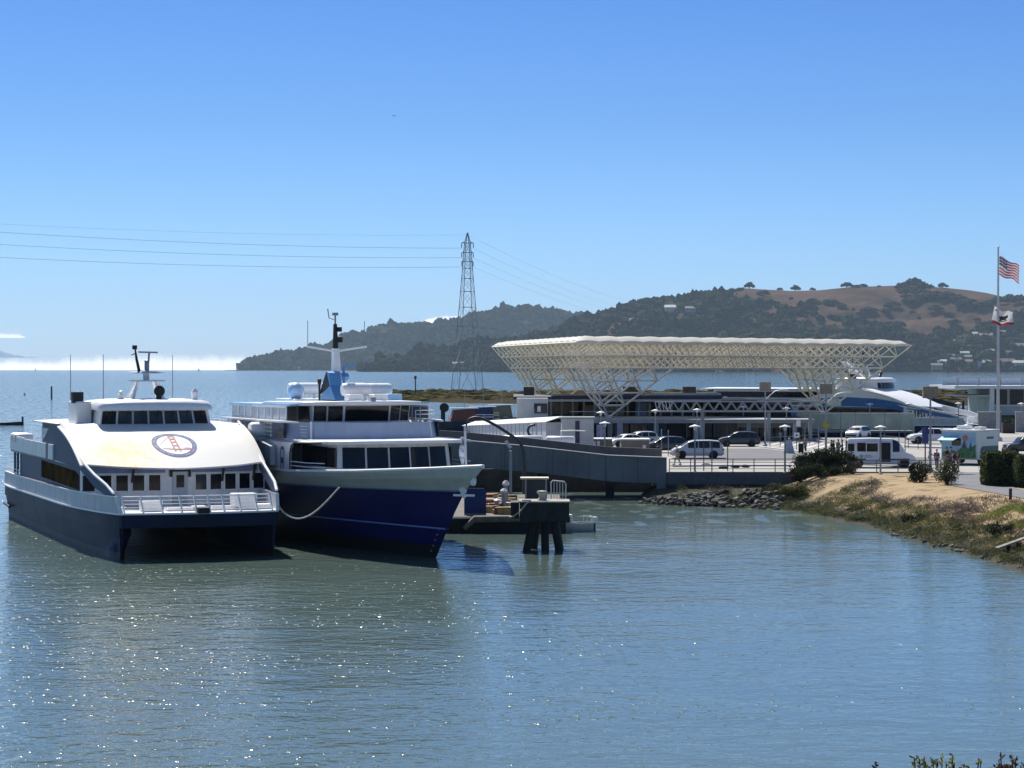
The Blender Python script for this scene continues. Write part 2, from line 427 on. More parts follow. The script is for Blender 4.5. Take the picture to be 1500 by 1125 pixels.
# low scrub along the marsh spit
g = random.Random(31); mb = MB(); mm_ = [mat('marsh_dark', (.030,.034,.014), .95, var=.3, scale=.2, spec=0), mat('marsh_olive', (.055,.052,.022), .95, var=.3, scale=.2, spec=0), mat('marsh_straw', (.10,.078,.036), .95, var=.3, scale=.2, spec=0)]
for k in range(1500):
    px = g.uniform(572, 1540); Y = g.uniform(705, 1020)
    if fbm(px*.02, Y*.01, 4.4, 3) < -.25: continue
    r = g.uniform(.5, 1.6); blob(mb, (Xat(px, Y), Y, .55), r*2.2, r*.55, g.choice((0,1,1,2,2,2)), g)
tag(mb.build('marsh_scrub', mm_), kind='stuff')
# ================================================================ materials for boats
white = mat('boat_white', (.76,.76,.76), .4, var=.05, scale=1.2, coat=.1, streak=.38)
whiteclean = mat('boat_white_clean', (.82,.82,.82), .35, var=.03, scale=2)
greywh = mat('bulwark_grey', (.50,.53,.57), .45, var=.09, scale=.8, streak=.6, bump=.01, bscale=1.2)
navy = mat('hull_navy', (.010,.021,.052), .5, var=.14, scale=.35, spec=.14, coat=.0, streak=.5, bump=.02, bscale=.8)
bluehull = mat('hull_blue', (.007,.012,.12), .36, var=.12, scale=.3, spec=.25, coat=.05, streak=.45, bump=.02, bscale=.8)
boot = mat('boot_black', (.012,.014,.017), .55, var=.2, scale=1.5, streak=.5)
slate = mat('slate_side', (.062,.086,.145), .5, var=.08, scale=.7, spec=.15, streak=.25)
sideblue = mat('side_blue', (.045,.15,.36), .3, var=.06, scale=.5, coat=.4)
glass = mat('dark_glass', (.008,.009,.012), .09, var=.3, scale=.6, spec=.35)
glassb = mat('bridge_glass', (.05,.06,.068), .1, var=.3, scale=.8, spec=.5)
gold = mat('gold_reflection', (.11,.062,.022), .8, var=.45, scale=.55, spec=.0, rgb2=(.02,.016,.014))  # golden brown reflection painted in as matt pane colour
black = mat('black_rubber', (.015,.015,.016), .6, var=.2, scale=4)
steel = mat('steel_grey', (.30,.32,.34), .4, metal=.5, var=.1, scale=3)
deckg = mat('deck_grey', (.36,.38,.40), .7, var=.1, scale=2)
palegreen = mat('bulwark_pale_green', (.43,.445,.43), .4, var=.06, scale=.5, streak=.25, coat=.3)
roofblue = mat('roof_light_blue', (.33,.56,.80), .4, var=.05, scale=.6)
midblue = mat('mast_blue', (.10,.28,.55), .4, var=.08, scale=1)
orange = mat('buoy_orange', (.65,.17,.05), .5)

def panelmat():
    m = bpy.data.materials.new('visor_paint'); m.use_nodes = True
    n = m.node_tree.nodes; l = m.node_tree.links; b = n['Principled BSDF']; b.inputs['Roughness'].default_value = .6; b.inputs['Specular IOR Level'].default_value = .12
    tc = n.new('ShaderNodeTexCoord'); mp = n.new('ShaderNodeMapping'); mp.inputs['Location'].default_value = (-13.2, 3.1, 0)
    l.new(tc.outputs['Object'], mp.inputs['Vector'])
    mp2 = n.new('ShaderNodeVectorMath'); mp2.operation = 'MULTIPLY'; mp2.inputs[1].default_value = (.30, .40, 0); l.new(mp.outputs['Vector'], mp2.inputs[0])
    ln = n.new('ShaderNodeVectorMath'); ln.operation = 'LENGTH'; l.new(mp2.outputs[0], ln.inputs[0])
    rr = n.new('ShaderNodeMapRange'); rr.inputs['From Min'].default_value = .25; rr.inputs['From Max'].default_value = 1.15; rr.inputs['To Min'].default_value = .95; rr.inputs['To Max'].default_value = 0
    l.new(ln.outputs['Value'], rr.inputs['Value'])
    no = n.new('ShaderNodeTexNoise'); no.inputs['Scale'].default_value = 1.4; no.inputs['Detail'].default_value = 7; no.inputs['Roughness'].default_value = .7; l.new(tc.outputs['Object'], no.inputs['Vector'])
    nr = n.new('ShaderNodeMapRange'); nr.inputs['From Min'].default_value = .28; nr.inputs['From Max'].default_value = .66; l.new(no.outputs['Fac'], nr.inputs['Value'])
    ml = n.new('ShaderNodeMath'); ml.operation = 'MULTIPLY'; l.new(rr.outputs[0], ml.inputs[0]); l.new(nr.outputs[0], ml.inputs[1])
    a = n.new('ShaderNodeMix'); a.data_type = 'RGBA'; a.inputs['A'].default_value = (.80,.785,.735,1); a.inputs['B'].default_value = (.84,.66,.20,1)
    l.new(ml.outputs[0], a.inputs['Factor'])
    # faint pink and blue rays of the faded picture
    vo = n.new('ShaderNodeTexVoronoi'); vo.feature = 'DISTANCE_TO_EDGE'; vo.inputs['Scale'].default_value = 1.5; l.new(tc.outputs['Object'], vo.inputs['Vector'])
    vr = n.new('ShaderNodeMapRange'); vr.inputs['From Min'].default_value = 0; vr.inputs['From Max'].default_value = .12; vr.inputs['To Min'].default_value = .55; vr.inputs['To Max'].default_value = 0
    l.new(vo.outputs['Distance'], vr.inputs['Value'])
    v2 = n.new('ShaderNodeMath'); v2.operation = 'MULTIPLY'; l.new(vr.outputs[0], v2.inputs[0]); l.new(nr.outputs[0], v2.inputs[1])
    v3 = n.new('ShaderNodeMath'); v3.operation = 'MULTIPLY'; l.new(v2.outputs[0], v3.inputs[0]); 
    r3 = n.new('ShaderNodeMapRange'); r3.inputs['From Min'].default_value = .4; r3.inputs['From Max'].default_value = 1.9; r3.inputs['To Min'].default_value = 1; r3.inputs['To Max'].default_value = .12
    l.new(ln.outputs['Value'], r3.inputs['Value']); l.new(r3.outputs[0], v3.inputs[1])
    c = n.new('ShaderNodeMix'); c.data_type = 'RGBA'; l.new(v3.outputs[0], c.inputs['Factor']); l.new(a.outputs['Result'], c.inputs['A']); c.inputs['B'].default_value = (.70,.42,.38,1)
    l.new(c.outputs['Result'], b.inputs['Base Color']); return m
visorm = panelmat()
emb_ring = mat('emblem_blue', (.018,.045,.21), .7, var=.05); emb_in = mat('emblem_sky', (.66,.72,.82), .45, var=.08, scale=2); emb_red = mat('emblem_red', (.28,.025,.025), .6, var=.05)

def catamaran(name, label, cat, loc, rotz, sidem, visor, group=None, roof_end=27., art=True, Lh=42.):
    root = thing(name, label, cat, loc, rotz, group)
    def P(s, b, z): return Vector((21-s, -b, z))
    ST = [(-.15,4.60),(.3,4.78),(3,5.2),(8,5.6),(14,5.8),(Lh-4,5.8),(Lh,5.55)]
    Bo = lambda s: interp(ST, s)
    zd = lambda s: interp([(0,2.6),(12,2.45),(Lh,2.3)], s)
    # hulls
    tab = [(.2,4.72,4.56,4.46,4.4),(1.2,4.95,4.72,4.25,4.0),(3,5.2,4.9,3.85,3.4),(8,5.58,5.1,3.3,2.8),(16,5.76,5.3,2.9,2.45),(Lh-3,5.76,5.3,2.9,2.45),(Lh,5.52,5.15,2.9,2.45)]
    hull = MB()
    for sg in (1, -1):
        up, lo = [], []
        for s, bo, bk, ik, bi in tab:
            z = zd(s); d = .25 if s < .5 else 0
            f = lambda zz: (bo-.12-(bo-bk)*(1-(zz+.9)/2.4), 0)[0]
            up.append([P(s, sg*(bo-.03), z-.02), P(s+d*.3, sg*(bo-.14), 1.3), P(s+d, sg*f(.42), .42), P(s+d, sg*(ik*.8+bi*.2), .42), P(s+d*.3, sg*bi, 1.3), P(s, sg*bi, z-.02)])
            lo.append([P(s+d, sg*f(.42), .42), P(s+d*2, sg*bk, -.9), P(s+d*2, sg*ik, -.9), P(s+d, sg*(ik*.8+bi*.2), .42)])
        if sg < 0: up = [r[::-1] for r in up]; lo = [r[::-1] for r in lo]
        hull.loft(up, 0); hull.loft(lo, 1)
    hull.build('hull', [navy, boot], root, smooth=35, fixn=True)
    def plan(off=0., s0=-.15, s1=Lh, n=24):
        ss = [s0+(s1-s0)*(i/n)**1.6 for i in range(n+1)]
        right = [(s, Bo(s)+off) for s in ss]
        front = [(s0-.55*(1-(b/4.6)**2), b) for b in (-3.6,-2.2,-.8,.8,2.2,3.6)]
        return [(s, -b) for s, b in right][::-1]+front+right
    wd = MB().prism(plan(-.06), lambda s, b, t: P(s, b, zd(s)-.75 if t == 0 else zd(s)-.01), 0, 1)
    wd.build('wet_deck', navy, root, fixn=True)
    MB().prism(plan(.05), lambda s, b, t: P(s, b, zd(s)+(.0 if t == 0 else .10)), 0, 1).build('deck_edge', whiteclean, root, fixn=True)
    # bulwarks along the sides, raked at the bow
    for sg in (1, -1):
        ss = [.55, 1.6, 4, 8, 12, 16, 22, 28, 34, Lh-.2]; o, i_ = [], []
        bl = MB()
        rings = []
        for k, s in enumerate(ss):
            b = Bo(s)-.02; top = zd(s)+1.0; sb = s-(.75 if k == 0 else 0)
            rings.append([P(sb, sg*(b if k else Bo(0)), zd(s)+.1), P(s, sg*(b-.03), top), P(s, sg*(b-.13), top), P(sb, sg*((b if k else Bo(0))-.12), zd(s)+.1)])
        bl.loft(rings); w_ = bl.build('bulwark', greywh, root, fixn=True)
        cp = MB()
        for (s0, s1) in zip(ss, ss[1:]): cp.bar(P(s0, sg*(Bo(s0)-.08), zd(s0)+1.03), P(s1, sg*(Bo(s1)-.08), zd(s1)+1.03), .16, .06)
        cp.bar(P(-.2, sg*(Bo(0)-.06), zd(0)+.1), P(.5, sg*(Bo(.55)-.08), zd(0)+1.03), .2, .08)
        cp.build('bulwark_cap', whiteclean, w_)
        fe = MB()
        fe.tube([P(s, sg*(Bo(s)-.0), .95) for s in (Lh-5, Lh-2, Lh-.2)], .11); fe.build('rub_rail', black, root)
    # main deck cabin
    sf = lambda b: 6.9+.75*(b/5.4)**2
    cab = MB()
    bs = [5.5*(1-i/6) for i in range(13)]
    outl = [(33., 5.5)]+[(sf(b), b) for b in bs]+[(33., -5.5)]
    cab.prism(outl, lambda s, b, t: P(s, b, lerp(2.5, 5.1, t)), 0, 1)
    cabin = cab.build('main_cabin', white, root, fixn=True)
    def front(b, z, off=.02): return P(sf(b)-off, b, z)
    for b0 in [5.12-.97*i for i in range(5)]+[-1.62-.94*i for i in range(5)]:
        hw = .41; dz = .0
        fr = MB(); z0, z1 = 3.52, 4.6
        q = lambda b, z, off: front(b, z, off)
        fr.hexa([q(b0+hw, z0, .0), q(b0-hw, z0, .0), q(b0-hw, z0, .07), q(b0+hw, z0, .07)], [q(b0+hw, z1, .0), q(b0-hw, z1, .0), q(b0-hw, z1, .07), q(b0+hw, z1, .07)])
        wn = fr.build('window', whiteclean, root, bevel=.02)
        MB().hexa([q(b0+hw-.07, z0+.07, .05), q(b0-hw+.07, z0+.07, .05), q(b0-hw+.07, z0+.07, .085), q(b0+hw-.07, z0+.07, .085)],
                  [q(b0+hw-.07, z1-.07, .05), q(b0-hw+.07, z1-.07, .05), q(b0-hw+.07, z1-.07, .085), q(b0+hw-.07, z1-.07, .085)]).build('pane', glass, wn)
    # door in the front wall with hooded frame
    db = -.32
    dr = MB().hexa([front(db+.46, 2.6, 0), front(db-.46, 2.6, 0), front(db-.46, 2.6, .09), front(db+.46, 2.6, .09)], [front(db+.46, 4.72, 0), front(db-.46, 4.72, 0), front(db-.46, 4.72, .09), front(db+.46, 4.72, .09)]).build('door', greywh, root)
    MB().hexa([front(db+.24, 3.75, .08), front(db-.24, 3.75, .08), front(db-.24, 3.75, .11), front(db+.24, 3.75, .11)], [front(db+.24, 4.5, .08), front(db-.24, 4.5, .08), front(db-.24, 4.5, .11), front(db+.24, 4.5, .11)]).build('pane', glass, dr)
    MB().bar(front(db+.62, 4.78, .12), front(db-.62, 4.78, .12), .34, .12).bar(front(db+.58, 4.78, .1), front(db+.58, 4.4, .1), .14).bar(front(db-.58, 4.78, .1), front(db-.58, 4.4, .1), .14).build('door_hood', black, root)
    # cloth valance between windows and visor
    vl = MB()
    for a, c in zip([5.4, 2.6, .9], [2.7, .95, .35]):
        pass
    vl.loft([[front(b, 4.66, .06), front(b, 5.08, .10), front(b, 5.08, .03), front(b, 4.66, .0)] for b in [5.35-.25*i for i in range(20)]])
    vl.loft([[front(b, 4.66, .06), front(b, 5.08, .10), front(b, 5.08, .03), front(b, 4.66, .0)] for b in [-1.05-.25*i for i in range(18)]])
    vl.build('valance', mat('valance_cloth', (.17,.21,.38), .8, var=.12, scale=1.5), root, fixn=True)
    for b in (2.6, -2.95, -5.0):
        MB().bar(front(b, 4.1, .12), front(b-.05, 5.12, .5), .12).build('strut', black, root)
    # side windows
    for sg in (1, -1):
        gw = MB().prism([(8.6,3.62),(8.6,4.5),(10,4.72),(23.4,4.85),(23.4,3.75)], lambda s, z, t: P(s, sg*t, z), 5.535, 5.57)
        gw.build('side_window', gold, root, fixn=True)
        MB().prism([(8.4,2.7),(8.4,4.95),(33.0,5.05),(33.0,2.6)], lambda s, z, t: P(s, sg*t, z), 5.49, 5.53).build('side_plating', sidem, root, fixn=True)
        # slate coloured wing under the visor edge
        poly = [(14.3,7.5),(12.6,7.05),(9.6,6.05),(7.0,5.22),(4.5,4.65),(2.2,4.2),(.9,3.75),(.9,3.55),(2.4,3.62),(4.5,3.95),(6.6,4.5),(8.2,4.9),(16.5,5.12),(22.,5.12),(22.,6.2),(18.5,7.4)]
        if art: MB().prism(poly, lambda s, z, t: P(s, sg*(min(5.62, Bo(s)-.12)+t), z), -.02, .07).build('side_wing', sidem, root, fixn=True)
        else:
            MB().prism(poly, lambda s, z, t: P(s, sg*(min(5.62, Bo(s)-.12)+t), z), -.02, .04).build('side_wing', whiteclean, root, fixn=True)
            MB().prism([(12.2,6.15),(9.6,5.75),(7.0,5.02),(4.5,4.45),(2.2,4.0),(.9,3.65),(.9,3.55),(2.4,3.62),(4.5,3.95),(6.6,4.5),(8.2,4.9),(16.5,5.12),(22.,5.12),(22.,6.0),(17,6.35)], lambda s, z, t: P(s, sg*(min(5.62, Bo(s)-.12)+t), z), .045, .08).build('side_stripe', sidem, root, fixn=True)
        ed = [P(s, sg*(min(5.72, Bo(s)-.05)), z+.05) for s, z in poly[:7]]
        MB().tube(ed, .085, 6).build('wing_edge', whiteclean, root, smooth=50)
        MB().prism([(19.0,6.25),(19.4,7.0),(roof_end-2.,7.0),(roof_end-2.,6.25)], lambda s, z, t: P(s, sg*t, z), 5.2, 5.3).build('upper_window', glass, root, fixn=True)
        # balcony bulwark
        b_ = MB()
        for s0, s1 in ((17.2,19.2),(20.2,24.5),(24.6,29),(29.1,33),(33.1,36.9)): b_.prism([(s0,5.12),(s1,5.12),(s1,6.08),(s0,6.08)], lambda s, z, t: P(s, sg*t, z), 5.68, 5.78)
        b_.build('balcony_panel', white, root, fixn=True)
        rl = MB()
        for z in (5.4, 5.75, 6.15): rl.tube([P(30, sg*5.72, z), P(37, sg*5.72, z), P(37, sg*2.5, z)], .03, 5)
        for s in (31, 33, 35, 37): rl.tube([P(s, sg*5.72, 5.1), P(s, sg*5.72, 6.15)], .03, 5)
        rl.build('balcony_rail', whiteclean, root)
        for s in (33.6, 35.3, 36.8): MB().bar(P(s, sg*5.45, 2.5), P(s, sg*5.45, 5.0), .16).build('pillar', slate, root)
        r2 = MB()
        for z in (2.75, 3.05, 3.3): r2.tube([P(34, sg*5.5, z+.4), P(Lh-.3, sg*5.4, z+.4), P(Lh-.2, sg*3, z+.4)], .03, 5)
        for s in (35, 37, 39, Lh-.3): r2.tube([P(s, sg*5.45, 2.4), P(s, sg*5.45, 3.75)], .035, 5)
        r2.build('stern_rail', whiteclean, root)
        # life raft canisters on the balcony
        for s in (34.4, 35.9): MB().lathe([(0,-.7),(.3,-.66),(.36,-.5),(.36,.5),(.3,.66),(0,.7)], P(s, sg*5.2, 6.0), 12, axis='y').build('raft_canister', whiteclean, root, smooth=40)
    MB().prism([(14,5.45),(37,5.72),(37,-5.72),(14,-5.45)], lambda s, b, t: P(s, b, t), 4.98, 5.13).build('upper_deck', deckg, root, fixn=True)
    # upper cabin and its roof
    MB().prism([(14.5,5.2),(roof_end-1.6,5.2),(roof_end-1.6,-5.2),(14.5,-5.2)], lambda s, b, t: P(s, b, t), 5.13, 7.38).build('upper_cabin', slate if art else white, root, fixn=True)
    rf = MB(); rr = []
    for s in [13.4, 13.6]+[14+(roof_end-14)*i/6 for i in range(7)]+[roof_end+.15]:
        e = .10 if s in (13.4, roof_end+.15) else 0
        rr.append([P(s, b, 7.40+(.17-.12*(abs(b)/5.5)**2-e if t else 0)) for b, t in ((5.6,0),(5.62,1),(3,1),(0,1),(-3,1),(-5.62,1),(-5.6,0))])
    rf.loft(rr); rf.build('cabin_roof', whiteclean, root, smooth=40, fixn=True)
    # visor: the big sloping white front
    nb, nv = 24, 14
    def S(u, v, off=0.):
        Wd = lerp(5.70, 5.98, v); b = u*Wd
        sb = 5.0+2.1*u*u; st = 12.35+1.75*u*u
        s = lerp(sb, st, v); z = lerp(5.02+.26*u*u, 7.50-.03*u*u, v)+.30*math.sin(math.pi*v)*(.75+.25*u*u)+off
        if abs(u) > .93: z -= (abs(u)-.93)*1.6
        return P(s, b, z)
    vm = MB(); rings = []
    for j in range(nv+1):
        v = j/nv
        rings.append([S(-1+2*i/nb, v) for i in range(nb+1)]+[S(1-2*i/nb, v, -.10) for i in range(nb+1)])
    vm.loft(rings); vo = vm.build('visor', visor, root, smooth=50, fixn=True)
    # round emblem: blue ring, pale sky, red bridge tower with cross beams and deck
    if art:
        cu, cv, ru, rv = -.045, .435, .235, .25
        def E(x, y, o): return S(cu+ru*x*-1, cv+rv*y, o)
        def ringm(r0, r1, o, n=40):
            mb = MB(); vs = []
            for k in range(n):
                a = 2*math.pi*k/n
                vs += [E(r0*math.cos(a), r0*math.sin(a), o), E(r1*math.cos(a), r1*math.sin(a), o)]
            mb.add(vs, [(2*k, 2*k+1, (2*k+3) % (2*n), (2*k+2) % (2*n)) for k in range(n)]); return mb
        em = ringm(.78, 1., .024).build('emblem', emb_ring, root)
        ringm(.0, .80, .018).build('emblem_field', emb_in, em)
        tw = MB()
        def pq(x0, y0, x1, y1, wd, o=.032, m=0):
            d = Vector((x1-x0, y1-y0)); n_ = Vector((-d.y, d.x)).normalized()*wd/2; K = 4
            for k in range(K):
                a, c = k/K, (k+1)/K
                pa = Vector((x0, y0))+d*a; pc = Vector((x0, y0))+d*c
                tw.add([E(*(pa-n_), o), E(*(pc-n_), o), E(*(pc+n_), o), E(*(pa+n_), o)], [(0,1,2,3)], m)
        for x in (-.11, .13): pq(x, -.58, x*.9+.0, .74, .085)
        for y in (-.42, -.12, .18, .46, .70): pq(-.12, y, .13, y, .10, .034)
        pq(-.62, -.36, .66, -.44, .07); pq(-.70, -.1, -.1, .70, .022); pq(.12, .70, .72, -.15, .022)
        pq(.36, -.36, .66, -.40, .14)
        tw.build('emblem_tower', emb_red, em)
        wv = MB()
        for k in range(14):
            if k in (3, 10): continue
            a0 = 2*math.pi*k/14+.1
            for j in range(3):
                a = a0+j*.10
                wv.add([E(r*math.cos(t), r*math.sin(t), .03) for r, t in ((.86,a),(.94,a),(.94,a+.05),(.86,a+.05))], [(0,1,2,3)])
        wv.build('emblem_lettering', mat('emblem_pale_blue', (.16,.22,.42), .6), em)
    # wheelhouse
    wh = MB(); fr = lambda b, z: 12.2+.5*(b/3.6)**2+(z-7.4)*.32
    Wb, Wt = 3.62, 3.40
    outb = [(18.6, Wb)]+[(fr(b, 7.0), b) for b in (3.62,2.5,1.25,0,-1.25,-2.5,-3.62)]+[(18.6,-Wb)]
    outt = [(18.6, Wt)]+[(fr(b, 8.4), b) for b in (3.40,2.35,1.2,0,-1.2,-2.35,-3.40)]+[(18.6,-Wt)]
    n = len(outb)
    wh.add([P(s, b, 7.0) for s, b in outb]+[P(s, b, 8.42) for s, b in outt], [tuple(range(n)), tuple(range(2*n-1, n-1, -1))]+[(k, n+k, n+(k+1) % n, (k+1) % n) for k in range(n)])
    wh.build('wheelhouse', white, root, fixn=True)
    for i in range(7):
        b1 = 3.46-i*.992+.0; b0 = b1-.86
        def q(b, z, o): return P(fr(b, z)-o, b*(1-.045*(z-7.4)), z)
        pn = MB().hexa([q(b1,7.5,-.02), q(b0,7.5,-.02), q(b0,7.5,.05), q(b1,7.5,.05)], [q(b1,8.3,-.02), q(b0,8.3,-.02), q(b0,8.3,.05), q(b1,8.3,.05)]).build('bridge_window', glass if i in (0, 6) else glassb, root)
        MB().bar(q(b0+.25, 8.34, .09), q(b0+.42, 7.75, .09), .035).bar(q(b1-.1, 7.60, .08), q(b0+.1, 7.68, .08), .05).build('wiper', black, pn)
    wr = MB(); rr = []
    for s, dz, e in ((11.95,8.36,.5),(12.0,8.75,.25),(12.5,8.98,0),(15,9.06,0),(18.2,9.02,0),(18.8,8.8,.2),(18.85,8.4,.4)):
        ww = 3.66-e*.4
        rr.append([P(s+.45*(b/ww)**2*(1 if s < 13 else 0), b, 8.36+(dz-8.36)*k) for b, k in ((ww,0),(ww,.45),(ww*.93,.85),(ww*.6,1),(0,1.04),(-ww*.6,1),(-ww*.93,.85),(-ww,.45),(-ww,0))])
    wr.loft(rr); wr.build('wheelhouse_roof', whiteclean, root, smooth=60, fixn=True)
    # bridge wing with black box, side platform
    MB().box(21-18.4, 21-15.2, -4.6, -3.6, 7.45, 8.9).build('bridge_wing', white, root, bevel=.12)
    MB().box(21-16.3, 21-15.6, -4.75, -4.05, 8.78, 9.5).build('loudhailer', black, root, bevel=.04)
    # mast: open frame, radar disc, scanner and lights
    ms = MB()
    for sg in (1, -1):
        ms.bar(P(15.0, sg*1.0, 9.0), P(15.7, sg*.55, 10.2), .14).bar(P(17.2, sg*1.0, 9.0), P(16.2, sg*.55, 10.2), .14)
    ms.bar(P(15.8, 1.15, 10.2), P(15.8, -1.15, 10.2), .9, .1, up=(0,0,1)).bar(P(15.8, .0, 10.2), P(15.8, 0, 10.65), .35)
    mast = ms.build('mast', white, root, fixn=True)
    MB().lathe([(0,0),(1.0,.02),(1.25,.08),(1.0,.14),(0,.16)], P(15.8, 0, 10.66), 20).build('radar_disc', mat('disc_blue', (.12,.2,.36), .4), mast, smooth=40)
    MB().tube([P(15.8,.45,10.8), P(15.8,.62,11.6), P(15.8,.72,12.3)], [.11,.09,.05]).lathe([(0,0),(.16,.02),(.16,.28),(0,.3)], P(15.8,.74,12.2), 8).bar(P(15.8,.95,11.85), P(15.8,.62,12.0), .06).build('light_mast', black, mast)
    MB().tube([P(15.8,-.1,10.8), P(15.8,-.2,12.0)], .07).bar(P(15.8,.5,12.05), P(15.8,-.75,12.02), .2, .1).lathe([(0,0),(.16,.05),(.16,.7),(0,.75)], P(15.8,-.05,10.82), 8).build('scanner', steel, mast)
    MB().lathe([(0,-.1),(.32,-.1),(.36,.1),(0,.16)], P(13.6,-.4,9.55), 14, axis='x').bar(P(13.7,-.4,9.0), P(13.7,-.4,9.3), .3).build('searchlight', black, root, smooth=40)
    MB().bar(P(12.45,-.75,8.5), P(12.9,-.75,9.0), .1).build('horn', black, root)
    for (s, b, z1) in ((19.2,4.3,11.9),(17.0,2.55,11.9),(17.6,-2.1,11.9)):
        MB().tube([P(s,b,8.4 if b > 3.6 else 8.9), P(s,b,10), P(s,b,z1)], [.04,.03,.02], 5).build('whip_aerial', steel, root)
    MB().lathe([(0,0),(.22,0),(.22,.35),(.1,.4),(.14,.55),(0,.6)], P(14.4,1.9,9.0), 8).build('deck_light', whiteclean, root); MB().lathe([(0,0),(.2,0),(.28,.5),(.1,.75),(0,.76)], P(14.5,-2.9,8.95), 8).build('deck_light', whiteclean, root)
    if not art: MB().loft([[P(s+dx*r, dy*.5, z) for dx, dy in ((1,1),(1,-1),(-1,-1),(-1,1))] for s, z, r in ((16.4,8.9,.7),(17.6,10.0,.5),(19.0,11.3,.35))]).bar(P(18.2,-1.6,10.4), P(18.2,1.6,10.4), .3).build('raked_mast', whiteclean, root, fixn=True)
    # bow rail and deck lockers
    ra = MB(); ed = [(-.5*(1-(b/4.6)**2)+.1, b) for b in (4.35,3.3,2.2,1.1,.25,-.55,-1.4,-2.4,-3.4,-4.35)]
    for s, b in ed: ra.bar(P(s, b, 2.68), P(s+.28, b+.12, 3.66), .085)
    for z, rd_ in ((3.62,.045),(3.4,.022),(3.2,.022),(3.0,.022),(2.85,.022)):
        ra.tube([P(s+.28*(z-2.68), b+.12*(z-2.68), z) for s, b in ed], rd_, 5)
    ra.build('bow_rail', whiteclean, root)
    for b, wd_, ht in ((2.55,.62,.62),(-2.95,.72,.95),(-.3,.4,.25),(.9,.8,.2),(-4.1,.5,.3),(-1.8,.9,.22)):
        MB().hexa([P(1.0,b+wd_*.9,2.69), P(1.0,b-wd_*.9,2.69), P(2.0,b-wd_*.9,2.69), P(2.0,b+wd_*.9,2.69)][::-1], [P(1.0,b+wd_,2.69+ht), P(1.0,b-wd_,2.69+ht), P(2.0,b-wd_,2.69+ht), P(2.0,b+wd_,2.69+ht)][::-1]).build('deck_locker', whiteclean, root, bevel=.05)
    MB().box(21-.2, 21+.75, -.25, .45, 2.62, 2.95).build('anchor_roller', black, root, bevel=.05)
    MB().lathe([(0,0),(.12,0),(.12,.3),(.16,.34),(0,.36)], P(.8, 4.3, 2.68), 8).build('bollard', whiteclean, root)
    return root

H1 = Vector((.35, -.937)).normalized(); O1 = Vector((-18.1, 128.4))
c1 = O1-H1*21
catamaran('catamaran_ferry', 'blue and white catamaran ferry with a round bridge emblem on its sloping white front', 'ferry', (c1.x, c1.y, 0), math.atan2(H1.y, H1.x), slate, visorm, 'ferries at the terminal')

